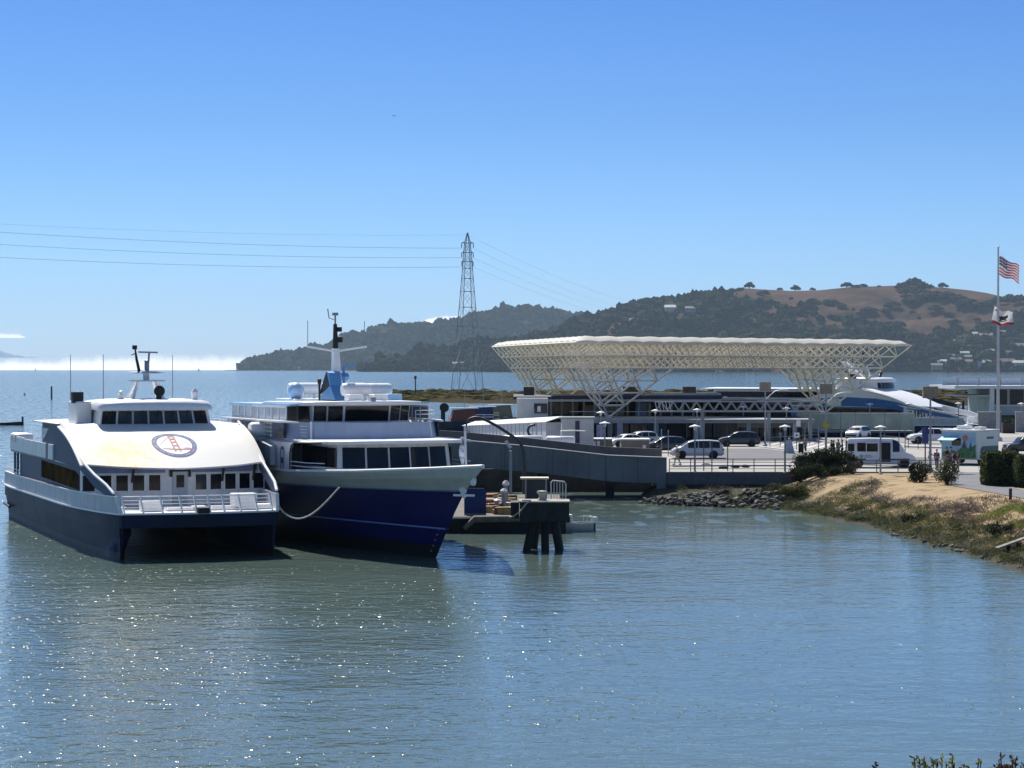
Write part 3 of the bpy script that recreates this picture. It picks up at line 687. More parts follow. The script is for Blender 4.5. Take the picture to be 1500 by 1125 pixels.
# ================================================================ monohull ferry
H2 = Vector((.39, -.92)).normalized(); T2 = Vector((-1.58, 121.8))
c2 = T2-H2*22
def monohull():
    root = thing('monohull_ferry', 'deep blue single hulled ferry with pale green bulwark and white mast, bow towards the dock', 'ferry', (c2.x, c2.y, 0), math.atan2(H2.y, H2.x), 'ferries at the terminal')
    def P(s, b, z): return Vector((22-s, -b, z))
    LE = 46.
    stem = [(-1.2,8.6),(0,7.2),(1,6.2),(2.5,4.7),(4.1,2.8),(5.6,0.)]
    def levels(sq): pass
    zt = lambda s: interp([(0,5.6),(4,5.32),(10.4,4.95),(19,4.62),(46,4.62)], s)
    zb = lambda s: interp([(0,4.15),(13,3.87),(21,3.77),(46,3.77)], s)
    def half(z, ds):
        t = max(0, min(1, (z+1)/6)); Bm = lerp(4.55, 5.32, t); Le = lerp(23, 17, t); p = lerp(1.25, 1.36, t)
        x = min(1, ds/Le); return Bm*(1-(1-x)**p)
    NS = 34
    def line(zf):
        pts = []
        for k in range(NS+1):
            u = (k/NS)**1.55
            z0 = zf(0 if True else 0)
            s0 = interp(stem, z0)
            s = s0+(LE-s0)*u; z = zf(s); b = half(z, s-s0)
            if s > 38: b *= 1-.10*((s-38)/8)**2
            pts.append((s, b, z))
        return pts
    fns = [lambda s: -1.2, lambda s: -.3, lambda s: .8, lambda s: 1.8, lambda s: lerp(1.8, zb(s), .5), zb, lambda s: lerp(zb(s), zt(s), .5), zt]  # boot band carried higher, its black also painting the dark water's reflection
    lines = [line(f) for f in fns]
    hb = MB()
    for sg in (1, -1):
        for a in range(len(lines)-1):
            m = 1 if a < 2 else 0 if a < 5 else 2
            A = [P(s, sg*b, z) for s, b, z in lines[a]]; B = [P(s, sg*b, z) for s, b, z in lines[a+1]]
            for k in range(NS): hb.add([A[k], A[k+1], B[k+1], B[k]], [(0,1,2,3)], m)
    for a in range(len(lines)-1):
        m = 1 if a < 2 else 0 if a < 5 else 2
        s0, b0, z0 = lines[a][-1]; s1, b1, z1 = lines[a+1][-1]
        hb.add([P(s0,b0,z0), P(s0,-b0,z0), P(s1,-b1,z1), P(s1,b1,z1)], [(0,1,2,3)], m)
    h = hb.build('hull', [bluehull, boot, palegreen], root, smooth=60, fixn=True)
    md = h.modifiers.new('plate', 'SOLIDIFY'); md.thickness = .09; md.offset = -1
    # rails along the sheer, a pale stripe, draught marks
    top = lines[-1]
    cp = MB()
    for sg in (1, -1): cp.tube([P(s, sg*(b-.03), z+.03) for s, b, z in top[:24]], .09, 6)
    cp.build('bulwark_cap', whiteclean, root, smooth=50)
    st = MB()
    for sg in (1, -1): st.tube([P(s, sg*(b+.02), z) for s, b, z in lines[3][1:28]], .05, 5)
    st.build('hull_stripe', mat('stripe_blue', (.22,.32,.62), .4), root)
    br = MB()
    for sg in (1, -1): br.tube([P(s, sg*(b+.02), z) for s, b, z in lines[5][0:30]], .05, 5)
    br.build('rub_rail', mat('rail_bluegreen', (.10,.17,.30), .4), root)
    dm = MB()
    for k in range(5):
        z = .35+k*.34; s0 = interp(stem, z); b = half(z, .55)
        dm.add([P(s0+.55, b+.04, z), P(s0+.68, b+.08, z), P(s0+.68, b+.08, z+.10), P(s0+.55, b+.04, z+.10)], [(0,1,2,3)])
    dm.build('draught_marks', steel, root)
    # foredeck
    dk = [(s+.25, b-.1) for s, b, z in line(lambda s: zt(s)-.75)[1:24]]
    MB().prism([(s, -b) for s, b in dk][::-1]+dk, lambda s, b, t: P(s, b, zt(s)-.78+t*.06), 0, 1).build('fore_deck', deckg, root, fixn=True)
    # fairleads and anchor
    def hp(s, z, off=.03):
        s0 = interp(stem, z); return P(s, half(z, s-s0)+off, z)
    fl = MB()
    for s in (4.4,): fl.tube([hp(s-.5,4.62), hp(s-.5,4.8), hp(s+.5,4.8), hp(s+.5,4.62), hp(s-.5,4.62)], .06, 5)
    fl.build('fairlead', whiteclean, root)
    an = MB(); an.lathe([(0,-.05),(.28,-.05),(.28,.12),(0,.14)], hp(1.5,4.75,.06), 10, axis='y').bar(hp(3.6,3.85,.12), hp(2.0,3.9,.15), .12).bar(hp(2.8,3.75,.14), hp(2.7,4.3,.16), .16).lathe([(0,-.05),(.22,-.05),(.22,.2),(0,.22)], hp(2.75,4.2,.1), 10, axis='y')
    an.build('anchor', whiteclean, root)
    MB().add([hp(10.2,4.45,.03), hp(11.4,4.45,.03), hp(11.4,4.68,.03), hp(10.2,4.68,.03)], [(0,1,2,3)]).build('name_plate', mat('name_blue', (.12,.22,.33), .5, var=.3, scale=9), root)
    # lower house
    sf = lambda b: 13.0+1.1*(b/3.7)**2
    bs = [3.7*(1-i/5) for i in range(11)]
    top_off = .45
    outb = [(26,3.75)]+[(sf(b), b) for b in bs]+[(26,-3.75)]; n = len(outb)
    MB().add([P(s, b, 4.0) for s, b in outb]+[P(s+(top_off if s < 20 else 0), b*.97, 6.46) for s, b in outb], [tuple(range(n)), tuple(range(2*n-1, n-1, -1))]+[(k, n+k, n+(k+1) % n, (k+1) % n) for k in range(n)]).build('deck_house', white, root, fixn=True)
    def q(b, z, o): return P(sf(b)+top_off*(z-4.0)/2.46-o, b*(1-.03*(z-4.0)/2.46), z)
    for i in range(5):
        b1 = 3.42-i*1.385; b0 = b1-1.26
        MB().loft([[q(b,4.98,-.02), q(b,6.22,-.02), q(b,6.22,.05), q(b,4.98,.05)] for b in (b1, (b1+b0)/2, b0)]).build('saloon_window', glass, root, fixn=True)
    for sg in (1, -1):
        for s0, s1 in ((14.4,15.9),(16.1,18.2),(18.4,20.8)):
            MB().box(22-s1, 22-s0, min(-sg*3.70,-sg*3.80), max(-sg*3.70,-sg*3.80), 5.0, 6.2).build('side_window', glass, root)
    # visor roof with curved front
    vs_ = [(19.5,4.3)]+[(12.35+1.5*(b/4.35)**2, b) for b in [4.35*(1-i/8) for i in range(17)]]+[(19.5,-4.3)]
    MB().prism(vs_, lambda s, b, t: P(s, b, 6.46+t*.2-.05*(b/4.3)**2), 0, 1).build('visor_roof', whiteclean, root, bevel=.05, fixn=True)
    # side shell with rounded opening, both sides
    for sg in (1, -1):
        sh = MB(); B = 5.26
        f = lambda s, z, t: P(s, sg*(min(B, 5.26)-(.12 if t else 0)-(max(0, 19.2-s)*.10)), z)
        sh.prism([(18.9,4.55),(44.5,4.55),(44.5,6.4),(18.4,6.4),(18.55,6.28),(18.9,5.9)], f, 0, 1)      # aft of the opening
        sh.prism([(18.4,6.4),(44.5,6.4),(44.5,6.62),(13.4,6.62),(13.4,6.5)], f, 0, 1)
        w_ = sh.build('side_shell', white, root, fixn=True)
        MB().tube([f(18.85,4.62,0), f(18.85,5.8,0), f(18.6,6.25,0), f(18.1,6.42,0), f(14,6.5,0)], .05, 5).build('opening_rim', black, w_)
        rl = MB()
        for z in (5.0, 5.25): rl.tube([P(13.6, sg*4.7, z+.05), P(16, sg*5.0, z), P(18.9, sg*5.2, z)], .03, 5)
        rl.build('side_rail', whiteclean, root)
        # emblem: blue ring and little ring on the white plating
        if sg > 0:
            for zc, r in ((5.62,.42),(5.0,.36)):
                e = MB(); N_ = 24
                vs2 = []
                for k in range(N_):
                    a = 2*math.pi*k/N_
                    for rr in (r*.72, r): vs2.append(P(20.3+rr*math.cos(a)*.9, 5.29, zc+rr*math.sin(a)*1.25))
                e.add(vs2, [(2*k, 2*k+1, (2*k+3) % (2*N_), (2*k+2) % (2*N_)) for k in range(N_)]); e.build('emblem', emb_ring, root)
            MB().box(22-21.2, 22-19.6, -5.42, -5.26, 6.86, 7.12).build('name_board', black, root)
        else: pass
        # bridge deck side bulwark
        MB().prism([(20.2,6.62),(22.6,6.62),(22.6,7.62),(20.2,7.62)], lambda s, z, t: P(s, sg*(5.16+t), z), -.08, .04).build('wing_bulwark', slate, root, fixn=True)
    # bridge front bulwark, folded at the corners
    pts = [(20.4,5.14),(18.0,3.85),(17.4,1.9),(17.2,0),(17.4,-1.9),(18.0,-3.85),(20.4,-5.14)]
    bf = MB(); bf.loft([[P(s, b, 6.5), P(s+.35, b*.99, 7.62), P(s+.5, b*.97, 7.62), P(s+.15, b*.97, 6.5)] for s, b in pts])
    bf.build('bridge_bulwark', mat('bulwark_bluegrey', (.36,.42,.55), .4, var=.05, scale=.6, streak=.2), root, fixn=True)
    MB().prism(pts+[(33,-5.1),(33,5.1)], lambda s, b, t: P(s+.1, b*.98, 6.62+t*.1), 0, 1).build('bridge_deck', deckg, root, fixn=True)
    ld = MB()
    for z in (6.8,7.0,7.2,7.4): ld.bar(P(19.0-(z-6.5)*-.31, 4.42, z), P(18.5-(z-6.5)*-.31, 4.16, z), .05)
    ld.bar(P(18.15,4.05,6.5), P(18.4,4.0,7.7), .1).build('ladder', whiteclean, root)
    ld = MB()
    for z in (6.8,7.0,7.2,7.4): ld.bar(P(18.0+(z-6.5)*.31, -3.4, z), P(17.85+(z-6.5)*.31, -2.9, z), .05)
    ld.bar(P(18.1,-3.86,6.5), P(18.5,-3.84,7.7), .14).build('ladder', whiteclean, root)
    # wheelhouse
    wf = lambda b, z: interp([(0,19.5),(1.5,19.5),(3.2,20.6)], abs(b))+(z-7.6)*-.22
    bb = [3.2,1.5,0,-1.5,-3.2]
    outb = [(26.5,3.2)]+[(wf(b,6.7), b) for b in bb]+[(26.5,-3.2)]; n = len(outb)
    MB().add([P(s, b, 6.7) for s, b in outb]+[P(s if s > 25 else wf(b, 8.72), b*1.02, 8.72) for s, b in outb], [tuple(range(n)), tuple(range(2*n-1, n-1, -1))]+[(k, n+k, n+(k+1) % n, (k+1) % n) for k in range(n)]).build('wheelhouse', white, root, fixn=True)
    def qw(b, z, o): return P(wf(b, z)-o, b*(1+.02*(z-6.7)/2), z)
    for b1, b0 in ((3.12,2.45),(2.35,1.58),(1.42,-1.42),(-1.58,-2.35),(-2.45,-3.12)):
        MB().hexa([qw(b1,7.68,-.03), qw(b0,7.68,-.03), qw(b0,7.68,.05), qw(b1,7.68,.05)], [qw(b1,8.62,-.03), qw(b0,8.62,-.03), qw(b0,8.62,.05), qw(b1,8.62,.05)]).build('bridge_window', glass, root)
    for sg in (1, -1):
        MB().box(22-23.2, 22-21.0, min(-sg*3.15,-sg*3.3), max(-sg*3.15,-sg*3.3), 7.7, 8.6).build('bridge_window', glassb, root)
        MB().box(22-25.0, 22-23.7, min(-sg*3.15,-sg*3.28), max(-sg*3.15,-sg*3.28), 6.8, 8.5).build('wheelhouse_door', greywh, root)
    # white roof over wheelhouse, light blue roof aft
    ro = [(26.3,4.7)]+[(18.6+1.6*(abs(b)/4.0)**2, b) for b in [4.0*(1-i/6) for i in range(13)]]+[(26.3,-4.7)]
    MB().prism(ro, lambda s, b, t: P(s, b, 8.70+t*.24-.05*(b/4)**2), 0, 1).build('wheelhouse_roof', whiteclean, root, bevel=.06, fixn=True)
    MB().prism([(26.3,4.8),(33.4,5.0),(33.4,-5.0),(26.3,-4.8)], lambda s, b, t: P(s, b, 8.58+t*.2-.08*(b/5)**2), 0, 1).build('saloon_roof', roofblue, root, fixn=True)
    MB().prism([(20.4,4.72),(26.3,4.82),(26.3,3.25),(21.2,3.25)], lambda s, b, t: P(s, b, 8.62+t*.14), 0, 1).build('wing_roof', roofblue, root, fixn=True)
    # glazed saloon aft of the bridge
    for sg in (1, -1):
        fr = MB()
        for s in [21.0+i*1.53 for i in range(9)]: fr.bar(P(s, sg*4.8, 6.7), P(s, sg*4.8, 8.62), .10)
        fr.bar(P(21, sg*4.8, 8.56), P(33.3, sg*4.8, 8.56), .12).bar(P(21, sg*4.8, 7.72), P(33.3, sg*4.8, 7.72), .10)
        fr.build('saloon_frame', whiteclean, root)
        for i in range(8): MB().box(22-(22.45+i*1.53), 22-(21.08+i*1.53), -sg*4.79-.01, -sg*4.79+.01, 7.78, 8.5).build('saloon_pane', mat('pale_glass', (.36,.42,.50), .1, var=.25, scale=.4, spec=.8), root)
        MB().prism([(18.4,4.8),(33.6,5.1),(33.6,5.55),(20.4,5.4)], lambda s, b, t: P(s, sg*b, 7.60+t*.11), 0, 1).build('deck_ledge', whiteclean, root, fixn=True)
        pr = MB()
        for z in (6.75,7.0,7.25,7.5): pr.tube([P(22.7, sg*5.2, z), P(42, sg*5.2, z)], .028, 5)
        for k in range(14): pr.tube([P(23+k*1.4, sg*5.2, 6.6), P(23+k*1.4, sg*5.2, 7.6)], .03, 5)
        pr.build('promenade_rail', whiteclean, root)
        MB().lathe([(0,-.75),(.42,-.72),(.5,-.55),(.5,.55),(.42,.72),(0,.75)], P(24.8, sg*5.35, 7.05), 14, axis='x' if False else 'y').bar(P(24.8, sg*5.2, 6.45), P(24.8, sg*5.2, 6.7), .8, .3).build('raft_canister', whiteclean, root, smooth=40)
        MB().prism([(21.6,4.9),(25.6,5.6),(24.6,6.45),(21.6,6.1)], lambda s, z, t: P(s, sg*(5.3+t*.35), z), 0, 1).build('embarkation_wing', greywh, root, fixn=True)
    MB().prism([(26.5,4.7),(33.2,4.7),(33.2,-4.7),(26.5,-4.7)], lambda s, b, t: P(s, b, lerp(6.72, 8.55, t)), 0, 1).build('saloon', mat('saloon_pale', (.55,.6,.66), .6), root, fixn=True)
    # aft main house
    MB().prism([(26,5.0),(44.5,5.0),(44.5,-5.0),(26,-5.0)], lambda s, b, t: P(s, b, lerp(4.3, 6.6, t)), 0, 1).build('main_house', white, root, fixn=True)
    MB().prism([(33,5.1),(44.8,5.1),(44.8,-5.1),(33,-5.1)], lambda s, b, t: P(s, b, 6.62+t*.1), 0, 1).build('aft_deck', deckg, root, fixn=True)
    # mast with cross arm, blue fin at its foot
    ms = MB().loft([[P(s+dx*r, dy*r, z) for dx, dy in ((1,1),(1,-1),(-1,-1),(-1,1))] for s, z, r in ((25.3,8.9,.34),(25.45,10.6,.26),(25.6,12.3,.2))])
    ms.bar(P(25.5,0,12.1), P(25.3,2.05,12.42), .16, .12).bar(P(25.5,0,12.1), P(25.3,-2.05,12.42), .16, .12)
    mast = ms.build('mast', whiteclean, root, fixn=True)
    MB().tube([P(25.6,0,12.2), P(25.65,0,13.9)], [.2,.13], 8).lathe([(0,0),(.2,0),(.2,.35),(0,.4)], P(25.6,-.3,12.7), 8).lathe([(0,0),(.17,0),(.17,.3),(0,.3)], P(25.6,-.28,13.4), 8).build('light_mast', black, mast)
    MB().tube([P(25.65,0,13.9), P(25.65,0,14.55)], .06, 6).lathe([(0,0),(.22,.02),(.2,.2),(0,.22)], P(25.65,0,14.45), 8).tube([P(25.65,.1,14.2), P(25.65,.42,14.28), P(25.65,.52,14.9)], .04, 5).build('wind_gauge', steel, mast)
    for b in (2.0,-1.9): MB().tube([P(25.3,b,12.4), P(25.3,b,14.1)], .025, 5).build('whip_aerial', steel, mast)
    MB().tube([P(25.5,-.6,9.0), P(25.5,-.5,11.2)], .09).lathe([(0,0),(.3,0),(.42,.25),(.3,.5),(0,.52)], P(25.5,-.5,10.2), 10).bar(P(25.2,-.5,11.2), P(25.2,-1.3,11.15), .18, .14).build('radar_scanner', midblue, mast)
    fin = MB().prism([(23.6,8.95),(27.2,8.95),(26.1,9.4),(25.3,10.8),(24.9,10.7),(24.6,9.9)], lambda s, z, t: P(s, t, z), -.1, .7)
    fin.build('mast_fin', midblue, root, fixn=True)
    MB().prism([(24.75,9.85),(25.35,10.75),(26.1,9.4),(26.9,9.2)], lambda s, z, t: P(s, t, z), .705, .73).build('fin_panel', black, root, fixn=True)
    MB().lathe([(0,0),(.18,0),(.18,.3),(0,.3)], P(27.5,2.1,8.85), 10).ball(P(27.5,2.1,9.5), .55, 3, sq=(1,1,1.05)).build('satellite_dome', mat('dome_blue', (.42,.60,.80), .35), root, smooth=60)
    for s, b, l_ in ((29.0,.9,1.3),(22.6,-.4,1.0),(22.9,-1.9,1.0),(26.5,-1.3,1.2)):
        MB().lathe([(0,-l_),(.36,-l_+.04),(.42,-l_+.2),(.42,l_-.2),(.36,l_-.04),(0,l_)], P(s,b,9.62), 12, axis='y').bar(P(s,b-.5,8.9), P(s,b-.5,9.3), .2).bar(P(s,b+.5,8.9), P(s,b+.5,9.3), .2).build('raft_canister', whiteclean, root, smooth=40)
    for s, b in ((21.0,.3),(21.2,-1.4),(21.8,-2.6)):
        MB().box(22-s-.45, 22-s+.45, -b-.5, -b+.5, 8.95, 9.35).build('roof_locker', whiteclean if b > -2 else roofblue, root, bevel=.06)
    MB().tube([P(25,1.3,8.9), P(25,1.3,10.0)], .07).lathe([(0,0),(.12,0),(.14,.35),(0,.4)], P(25,1.3,9.95), 8).build('exhaust_pipe', black, root)
    MB().bar(P(18.75,-.2,8.86), P(18.75,-.2,9.18), .3, .2).build('deck_light', steel, root)
    MB().box(22-30.5, 22-26.4, -2.6, .8, 8.72, 9.0).build('roof_locker', whiteclean, root, bevel=.05)
    # bridge wing rails on the far side, jackstaff with ensign
    wr = MB()
    for z in (7.75,8.05,8.3): wr.tube([P(20.6,-5.0,z), P(25,-5.1,z)], .03, 5); wr.tube([P(20.6,-5.0,z), P(20.3,-3.6,z)], .03, 5)
    for s, b in ((20.6,-5.0),(22,-5.04),(23.5,-5.07),(25,-5.1),(20.3,-3.6)): wr.tube([P(s,b,7.5), P(s,b,8.3)], .03, 5)
    wr.build('wing_rail', whiteclean, root)
    MB().tube([P(10.5,-3.2,4.2), P(10.7,-3.2,7.2)], .07, 6).build('jackstaff', whiteclean, root)
    fl = MB(); rr = []
    for i in range(6):
        z = 6.9-i*.4
        rr.append([P(10.7+.03*math.sin(i*1.3+j), -3.15+.33*j/3*(1-.5*abs(i-2)/4)+.05*math.sin(i*2+j), z) for j in range(4)])
    fl.loft(rr, cap=False, closed=False); fl.build('ensign', mat('ensign_cloth', (.45,.5,.62), .8, var=.5, scale=3, trans=.3), root)
    return root
monohull()

# ferry behind the terminal, seen from the side
H3 = Vector((.88, -.475)).normalized(); B3 = Vector((Xat(1430, 322), 322)); c3 = B3-H3*21*1.07
catamaran('catamaran_ferry', 'white topped catamaran ferry with blue sides lying behind the terminal and its gangway', 'ferry', (c3.x, c3.y, 0), math.atan2(H3.y, H3.x), sideblue, whiteclean, 'ferries at the terminal', roof_end=38., art=False).scale = (1.07,)*3

def rope(name, label, pts, r, m, cat='rope', sag=0):
    return tag(MB().tube(pts, r, 5).build(name, m, smooth=60), label, cat)
ropem = mat('rope_pale', (.55,.50,.42), .9, var=.2, scale=8)
a, b_ = wp(408, 741, 129.6), wp(497, 714, 128.6)
pts = [a.lerp(b_, i/14)+Vector((0,0,-1.15*math.sin(math.pi*(i/14)**.8))) for i in range(15)]
rope('mooring_rope', 'pale mooring rope sagging between the two nearer ferries', pts, .055, ropem)
pts = [wp(420, 752, 130.5), wp(424, 770, 131), wp(431, 766, 131), wp(452, 748, 130.6), wp(478, 722, 131)]
# ================================================================ land, plaza, roads
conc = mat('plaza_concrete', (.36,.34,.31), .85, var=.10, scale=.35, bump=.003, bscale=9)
asph = mat('asphalt_grey', (.15,.15,.155), .85, var=.14, scale=.4)
pathm = mat('path_asphalt', (.17,.17,.18), .9, var=.12, scale=.6)
paint = mat('road_paint', (.72,.72,.70), .7, var=.08, scale=2)
kerbm = mat('kerb_concrete', (.62,.61,.58), .8, var=.08, scale=1.5)
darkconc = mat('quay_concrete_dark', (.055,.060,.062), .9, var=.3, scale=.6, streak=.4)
rampm = mat('ramp_concrete', (.17,.178,.185), .8, var=.18, scale=.25, streak=.5, bump=.006, bscale=5)
taupe = mat('parapet_taupe', (.20,.175,.15), .85, var=.12, scale=.6, streak=.3)
railm = mat('rail_dark', (.10,.10,.105), .5, metal=.3, var=.1)
polem = mat('pole_grey', (.30,.31,.32), .45, metal=.4, var=.08)
poled = mat('pole_dark', (.06,.055,.055), .5, var=.1)
lampm = mat('lamp_shade_white', (.74,.74,.72), .4, var=.05)
Z0 = 2.2
SHORE = [gp(x, y) for x, y in ((880,740),(940,737),(1000,741),(1060,743),(1140,747),(1200,757),(1270,770),(1330,790),(1400,808),(1450,822),(1500,838),(1560,857),(1650,890),(1900,960))]
SHORE = [(p.x, p.y) for p in SHORE]
def shore_d(x, y):
    best = 1e9; sgn = 1
    for (ax, ay), (bx, by) in zip(SHORE, SHORE[1:]):
        dx, dy = bx-ax, by-ay; t = max(0, min(1, ((x-ax)*dx+(y-ay)*dy)/(dx*dx+dy*dy)))
        ex, ey = x-ax-dx*t, y-ay-dy*t; d = math.hypot(ex, ey)
        if d < best: best = d; sgn = 1 if dx*(y-ay)-dy*(x-ax) > 0 else -1
    return best*sgn
def land_z(x, y):
    d = shore_d(x, y)
    d2 = d+.6*noise.noise(Vector((x*.35, y*.35, 0)))
    g_ = interp([(-6,-1.6),(-1,-.35),(0,-.02),(1.5,.35),(4,1.0),(6.3,1.85),(8,2.1),(9,2.17)], d2)
    k = sstep(21.5, 27, x)
    z = g_*(.45+.55*k) if g_ > 0 else g_
    if d > 1: z += .10*noise.noise(Vector((x*.5, y*.5, 3)))*min(1, (d-1)/3)*(1 if z < 2 else .15)
    k2 = sstep(9.3, 12.2, x)
    return min(z, 2.17)*k2-(1-k2)*1.2
landm = bpy.data.materials.new('bank_earth'); landm.use_nodes = True
n_ = landm.node_tree.nodes; l_ = landm.node_tree.links; b_ = n_['Principled BSDF']; b_.inputs['Roughness'].default_value = .95; b_.inputs['Specular IOR Level'].default_value = .1
g_ = n_.new('ShaderNodeNewGeometry'); a_ = n_.new('ShaderNodeTexNoise'); a_.inputs['Scale'].default_value = .55; a_.inputs['Detail'].default_value = 8; a_.inputs['Roughness'].default_value = .68
l_.new(g_.outputs['Position'], a_.inputs['Vector'])
r_ = n_.new('ShaderNodeValToRGB'); e_ = r_.color_ramp.elements
e_[0].position = .30; e_[0].color = (.14,.12,.055,1); e_[1].position = .72; e_[1].color = (.42,.31,.19,1)
e_.new(.42).color = (.24,.18,.105,1); e_.new(.50).color = (.37,.275,.165,1)
l_.new(a_.outputs['Fac'], r_.inputs['Fac'])
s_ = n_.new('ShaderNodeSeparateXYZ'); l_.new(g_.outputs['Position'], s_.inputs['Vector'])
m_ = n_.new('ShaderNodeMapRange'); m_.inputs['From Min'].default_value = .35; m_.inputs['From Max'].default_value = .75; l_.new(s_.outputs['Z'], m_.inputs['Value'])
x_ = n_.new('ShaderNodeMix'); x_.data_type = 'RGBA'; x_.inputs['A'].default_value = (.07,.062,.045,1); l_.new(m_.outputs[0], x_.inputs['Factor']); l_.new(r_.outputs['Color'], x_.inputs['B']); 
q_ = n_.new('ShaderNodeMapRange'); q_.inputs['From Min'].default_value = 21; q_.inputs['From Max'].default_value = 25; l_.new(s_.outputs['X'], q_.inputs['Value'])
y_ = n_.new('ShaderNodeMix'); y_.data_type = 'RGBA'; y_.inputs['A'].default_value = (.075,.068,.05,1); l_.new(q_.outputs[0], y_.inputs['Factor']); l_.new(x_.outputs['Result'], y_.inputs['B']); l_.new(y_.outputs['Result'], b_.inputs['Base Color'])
nb_ = n_.new('ShaderNodeTexNoise'); nb_.inputs['Scale'].default_value = 4; nb_.inputs['Detail'].default_value = 5; l_.new(g_.outputs['Position'], nb_.inputs['Vector'])
bp_ = n_.new('ShaderNodeBump'); bp_.inputs['Distance'].default_value = .12; l_.new(nb_.outputs['Fac'], bp_.inputs['Height']); l_.new(bp_.outputs['Normal'], b_.inputs['Normal'])
xs = [5+i*.7 for i in range(75)]+[58+i*4 for i in range(24)]; ys = [92+i*.75 for i in range(131)]
xs = [x for x in xs if x <= 150]
vs = []; 
for x in xs:
    for y in ys: vs.append((x, y, land_z(x, y)))
n = len(ys)
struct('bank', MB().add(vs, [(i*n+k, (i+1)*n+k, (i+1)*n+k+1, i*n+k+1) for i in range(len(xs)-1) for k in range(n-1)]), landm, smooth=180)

def sheet(name, poly, z, m, kind='structure'):
    o = MB().prism(poly, lambda x, y, t: Vector((x, y, z-.03+.03*t)), 0, 1).build(name, m, fixn=True)
    return tag(o, kind=kind)
def gxy(px, py, z=Z0): p = gp(px, py, z); return (p.x, p.y)
# quay body with its front wall, and the paved plaza on top
wallp = [(13.1,187),(24.5,187),(38,187.5),(150,187.5),(150,372),(79,372),(79,306),(62,306),(62,281),(37.2,281),(37.2,300),(5,300),(-4,292),(-9,262),(-10,215),(-6,199),(13.1,199)]
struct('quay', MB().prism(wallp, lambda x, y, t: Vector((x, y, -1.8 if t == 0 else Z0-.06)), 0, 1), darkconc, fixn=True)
sheet('plaza', wallp, Z0, conc)
struct('quay_edge', MB().box(13.1, 36.5, 186.85, 187.35, Z0-.35, Z0+.06).box(13.1, 36.5, 186.9, 187.0, Z0-1.0, Z0-.35), mat('edge_beam', (.13,.14,.15), .85, var=.15, scale=.8, streak=.3))
road = [gxy(x, y) for x, y in ((1000,668),(1064,652),(1112,655),(1190,664),(1330,678),(1500,683),(1500,666),(1560,664),(1560,690),(1330,686),(1160,674),(1060,672))]
sheet('road', [gxy(x, y) for x, y in ((985,674),(1046,657),(1118,657),(1190,665),(1250,669),(1600,672),(1600,684),(1300,681),(1170,675),(1060,676))], Z0+.006, asph)
sheet('road', [gxy(x, y) for x, y in ((890,650),(1000,647),(1160,643),(1330,641),(1600,640),(1600,647),(1330,648),(1130,652),(1050,655),(890,660))], Z0+.006, mat('asphalt_pale', (.25,.25,.25), .85, var=.1, scale=.4))
for k in range(9):
    a = gxy(1130+k*13, 651.5+k*1.2); c = gxy(1152+k*14, 646+k*.6)
    d = Vector((c[0]-a[0], c[1]-a[1])).normalized(); nn = Vector((-d.y, d.x))*.16
    o = tag(MB().prism([(a[0]-nn.x,a[1]-nn.y),(c[0]-nn.x,c[1]-nn.y),(c[0]+nn.x,c[1]+nn.y),(a[0]+nn.x,a[1]+nn.y)], lambda x, y, t: Vector((x, y, Z0+.008+.005*t)), 0, 1).build('road_marking', paint, fixn=True), kind='structure')
def kerb(pts, w=.3, h=.14):
    mb = MB()
    for (a, c) in zip(pts, pts[1:]): mb.bar((*a, Z0+h/2), (*c, Z0+h/2), w, h)
    struct('kerb', mb, kerbm)
kerb([gxy(x, y) for x, y in ((1112,655),(1190,664.2),(1225,667))], .5)
kerb([gxy(x, y) for x, y in ((1160,678),(1240,680),(1345,686))], .4)
kerb([gxy(x, y) for x, y in ((1262,676),(1312,678))], .9)
kerb([gxy(x, y) for x, y in ((985,684),(1060,683),(1160,683))], .35)
kerb([gxy(x, y) for x, y in ((1330,655),(1352,656),(1400,657))], 1.1, .18)
# foot path along the bank and its back lawn
PW = [(33.0,166),(33.9,158),(34.6,150),(35.2,140),(36.2,126),(40,112),(48,104),(52,106),(42,116),(39.4,128),(38.2,141),(37.4,150),(36.8,158),(37.2,166),(42,174),(60,180),(60,187.4),(35.4,187.4),(34.2,176)]
sheet('path', PW, Z0+.012, pathm)
# shed quay and marsh
sheet('quay_ground', [(-22,222),(-9.8,218),(-9.0,262),(-4,292),(-14,330),(-40,345)], 1.2, mat('yard_earth', (.26,.22,.15), .95, var=.3, scale=.15, rgb2=(.12,.12,.06)))
mb = MB(); g = random.Random(5); cs = list(range(556, 1830, 6)); ts = [0,.03,.1,.3,.6,.9,1]
def marsh_end(c): return sstep(556, 640, c)
vs = []
for c in cs:
    fy = interp([(556,583),(600,587),(660,590.5),(760,592),(1100,593),(1830,596)], c)+.6*noise.noise(Vector((c*.05,0,0)))
    by = interp([(556,580),(575,576.5),(620,574.5),(760,574),(1300,572),(1830,571)], c)
    Y0_ = 11*F/(fy-YH); Y1_ = 10.3*F/(by-YH)
    for t in ts:
        Y = lerp(Y0_, Y1_, t); z = -.5 if t == 0 else .75*min(1, t*18)*min(1, (1-t)*12+.4)+.18*noise.noise(Vector((c*.11, t*9, 2)))
        vs.append((Xat(c, Y), Y, z))
n = len(ts)
struct('marsh_spit', mb.add(vs, [(i*n+k, (i+1)*n+k, (i+1)*n+k+1, i*n+k+1) for i in range(len(cs)-1) for k in range(n-1)]), mat('marsh_grass', (.072,.058,.036), .95, var=.3, scale=.03, rgb2=(.034,.032,.021), spec=0), smooth=180)

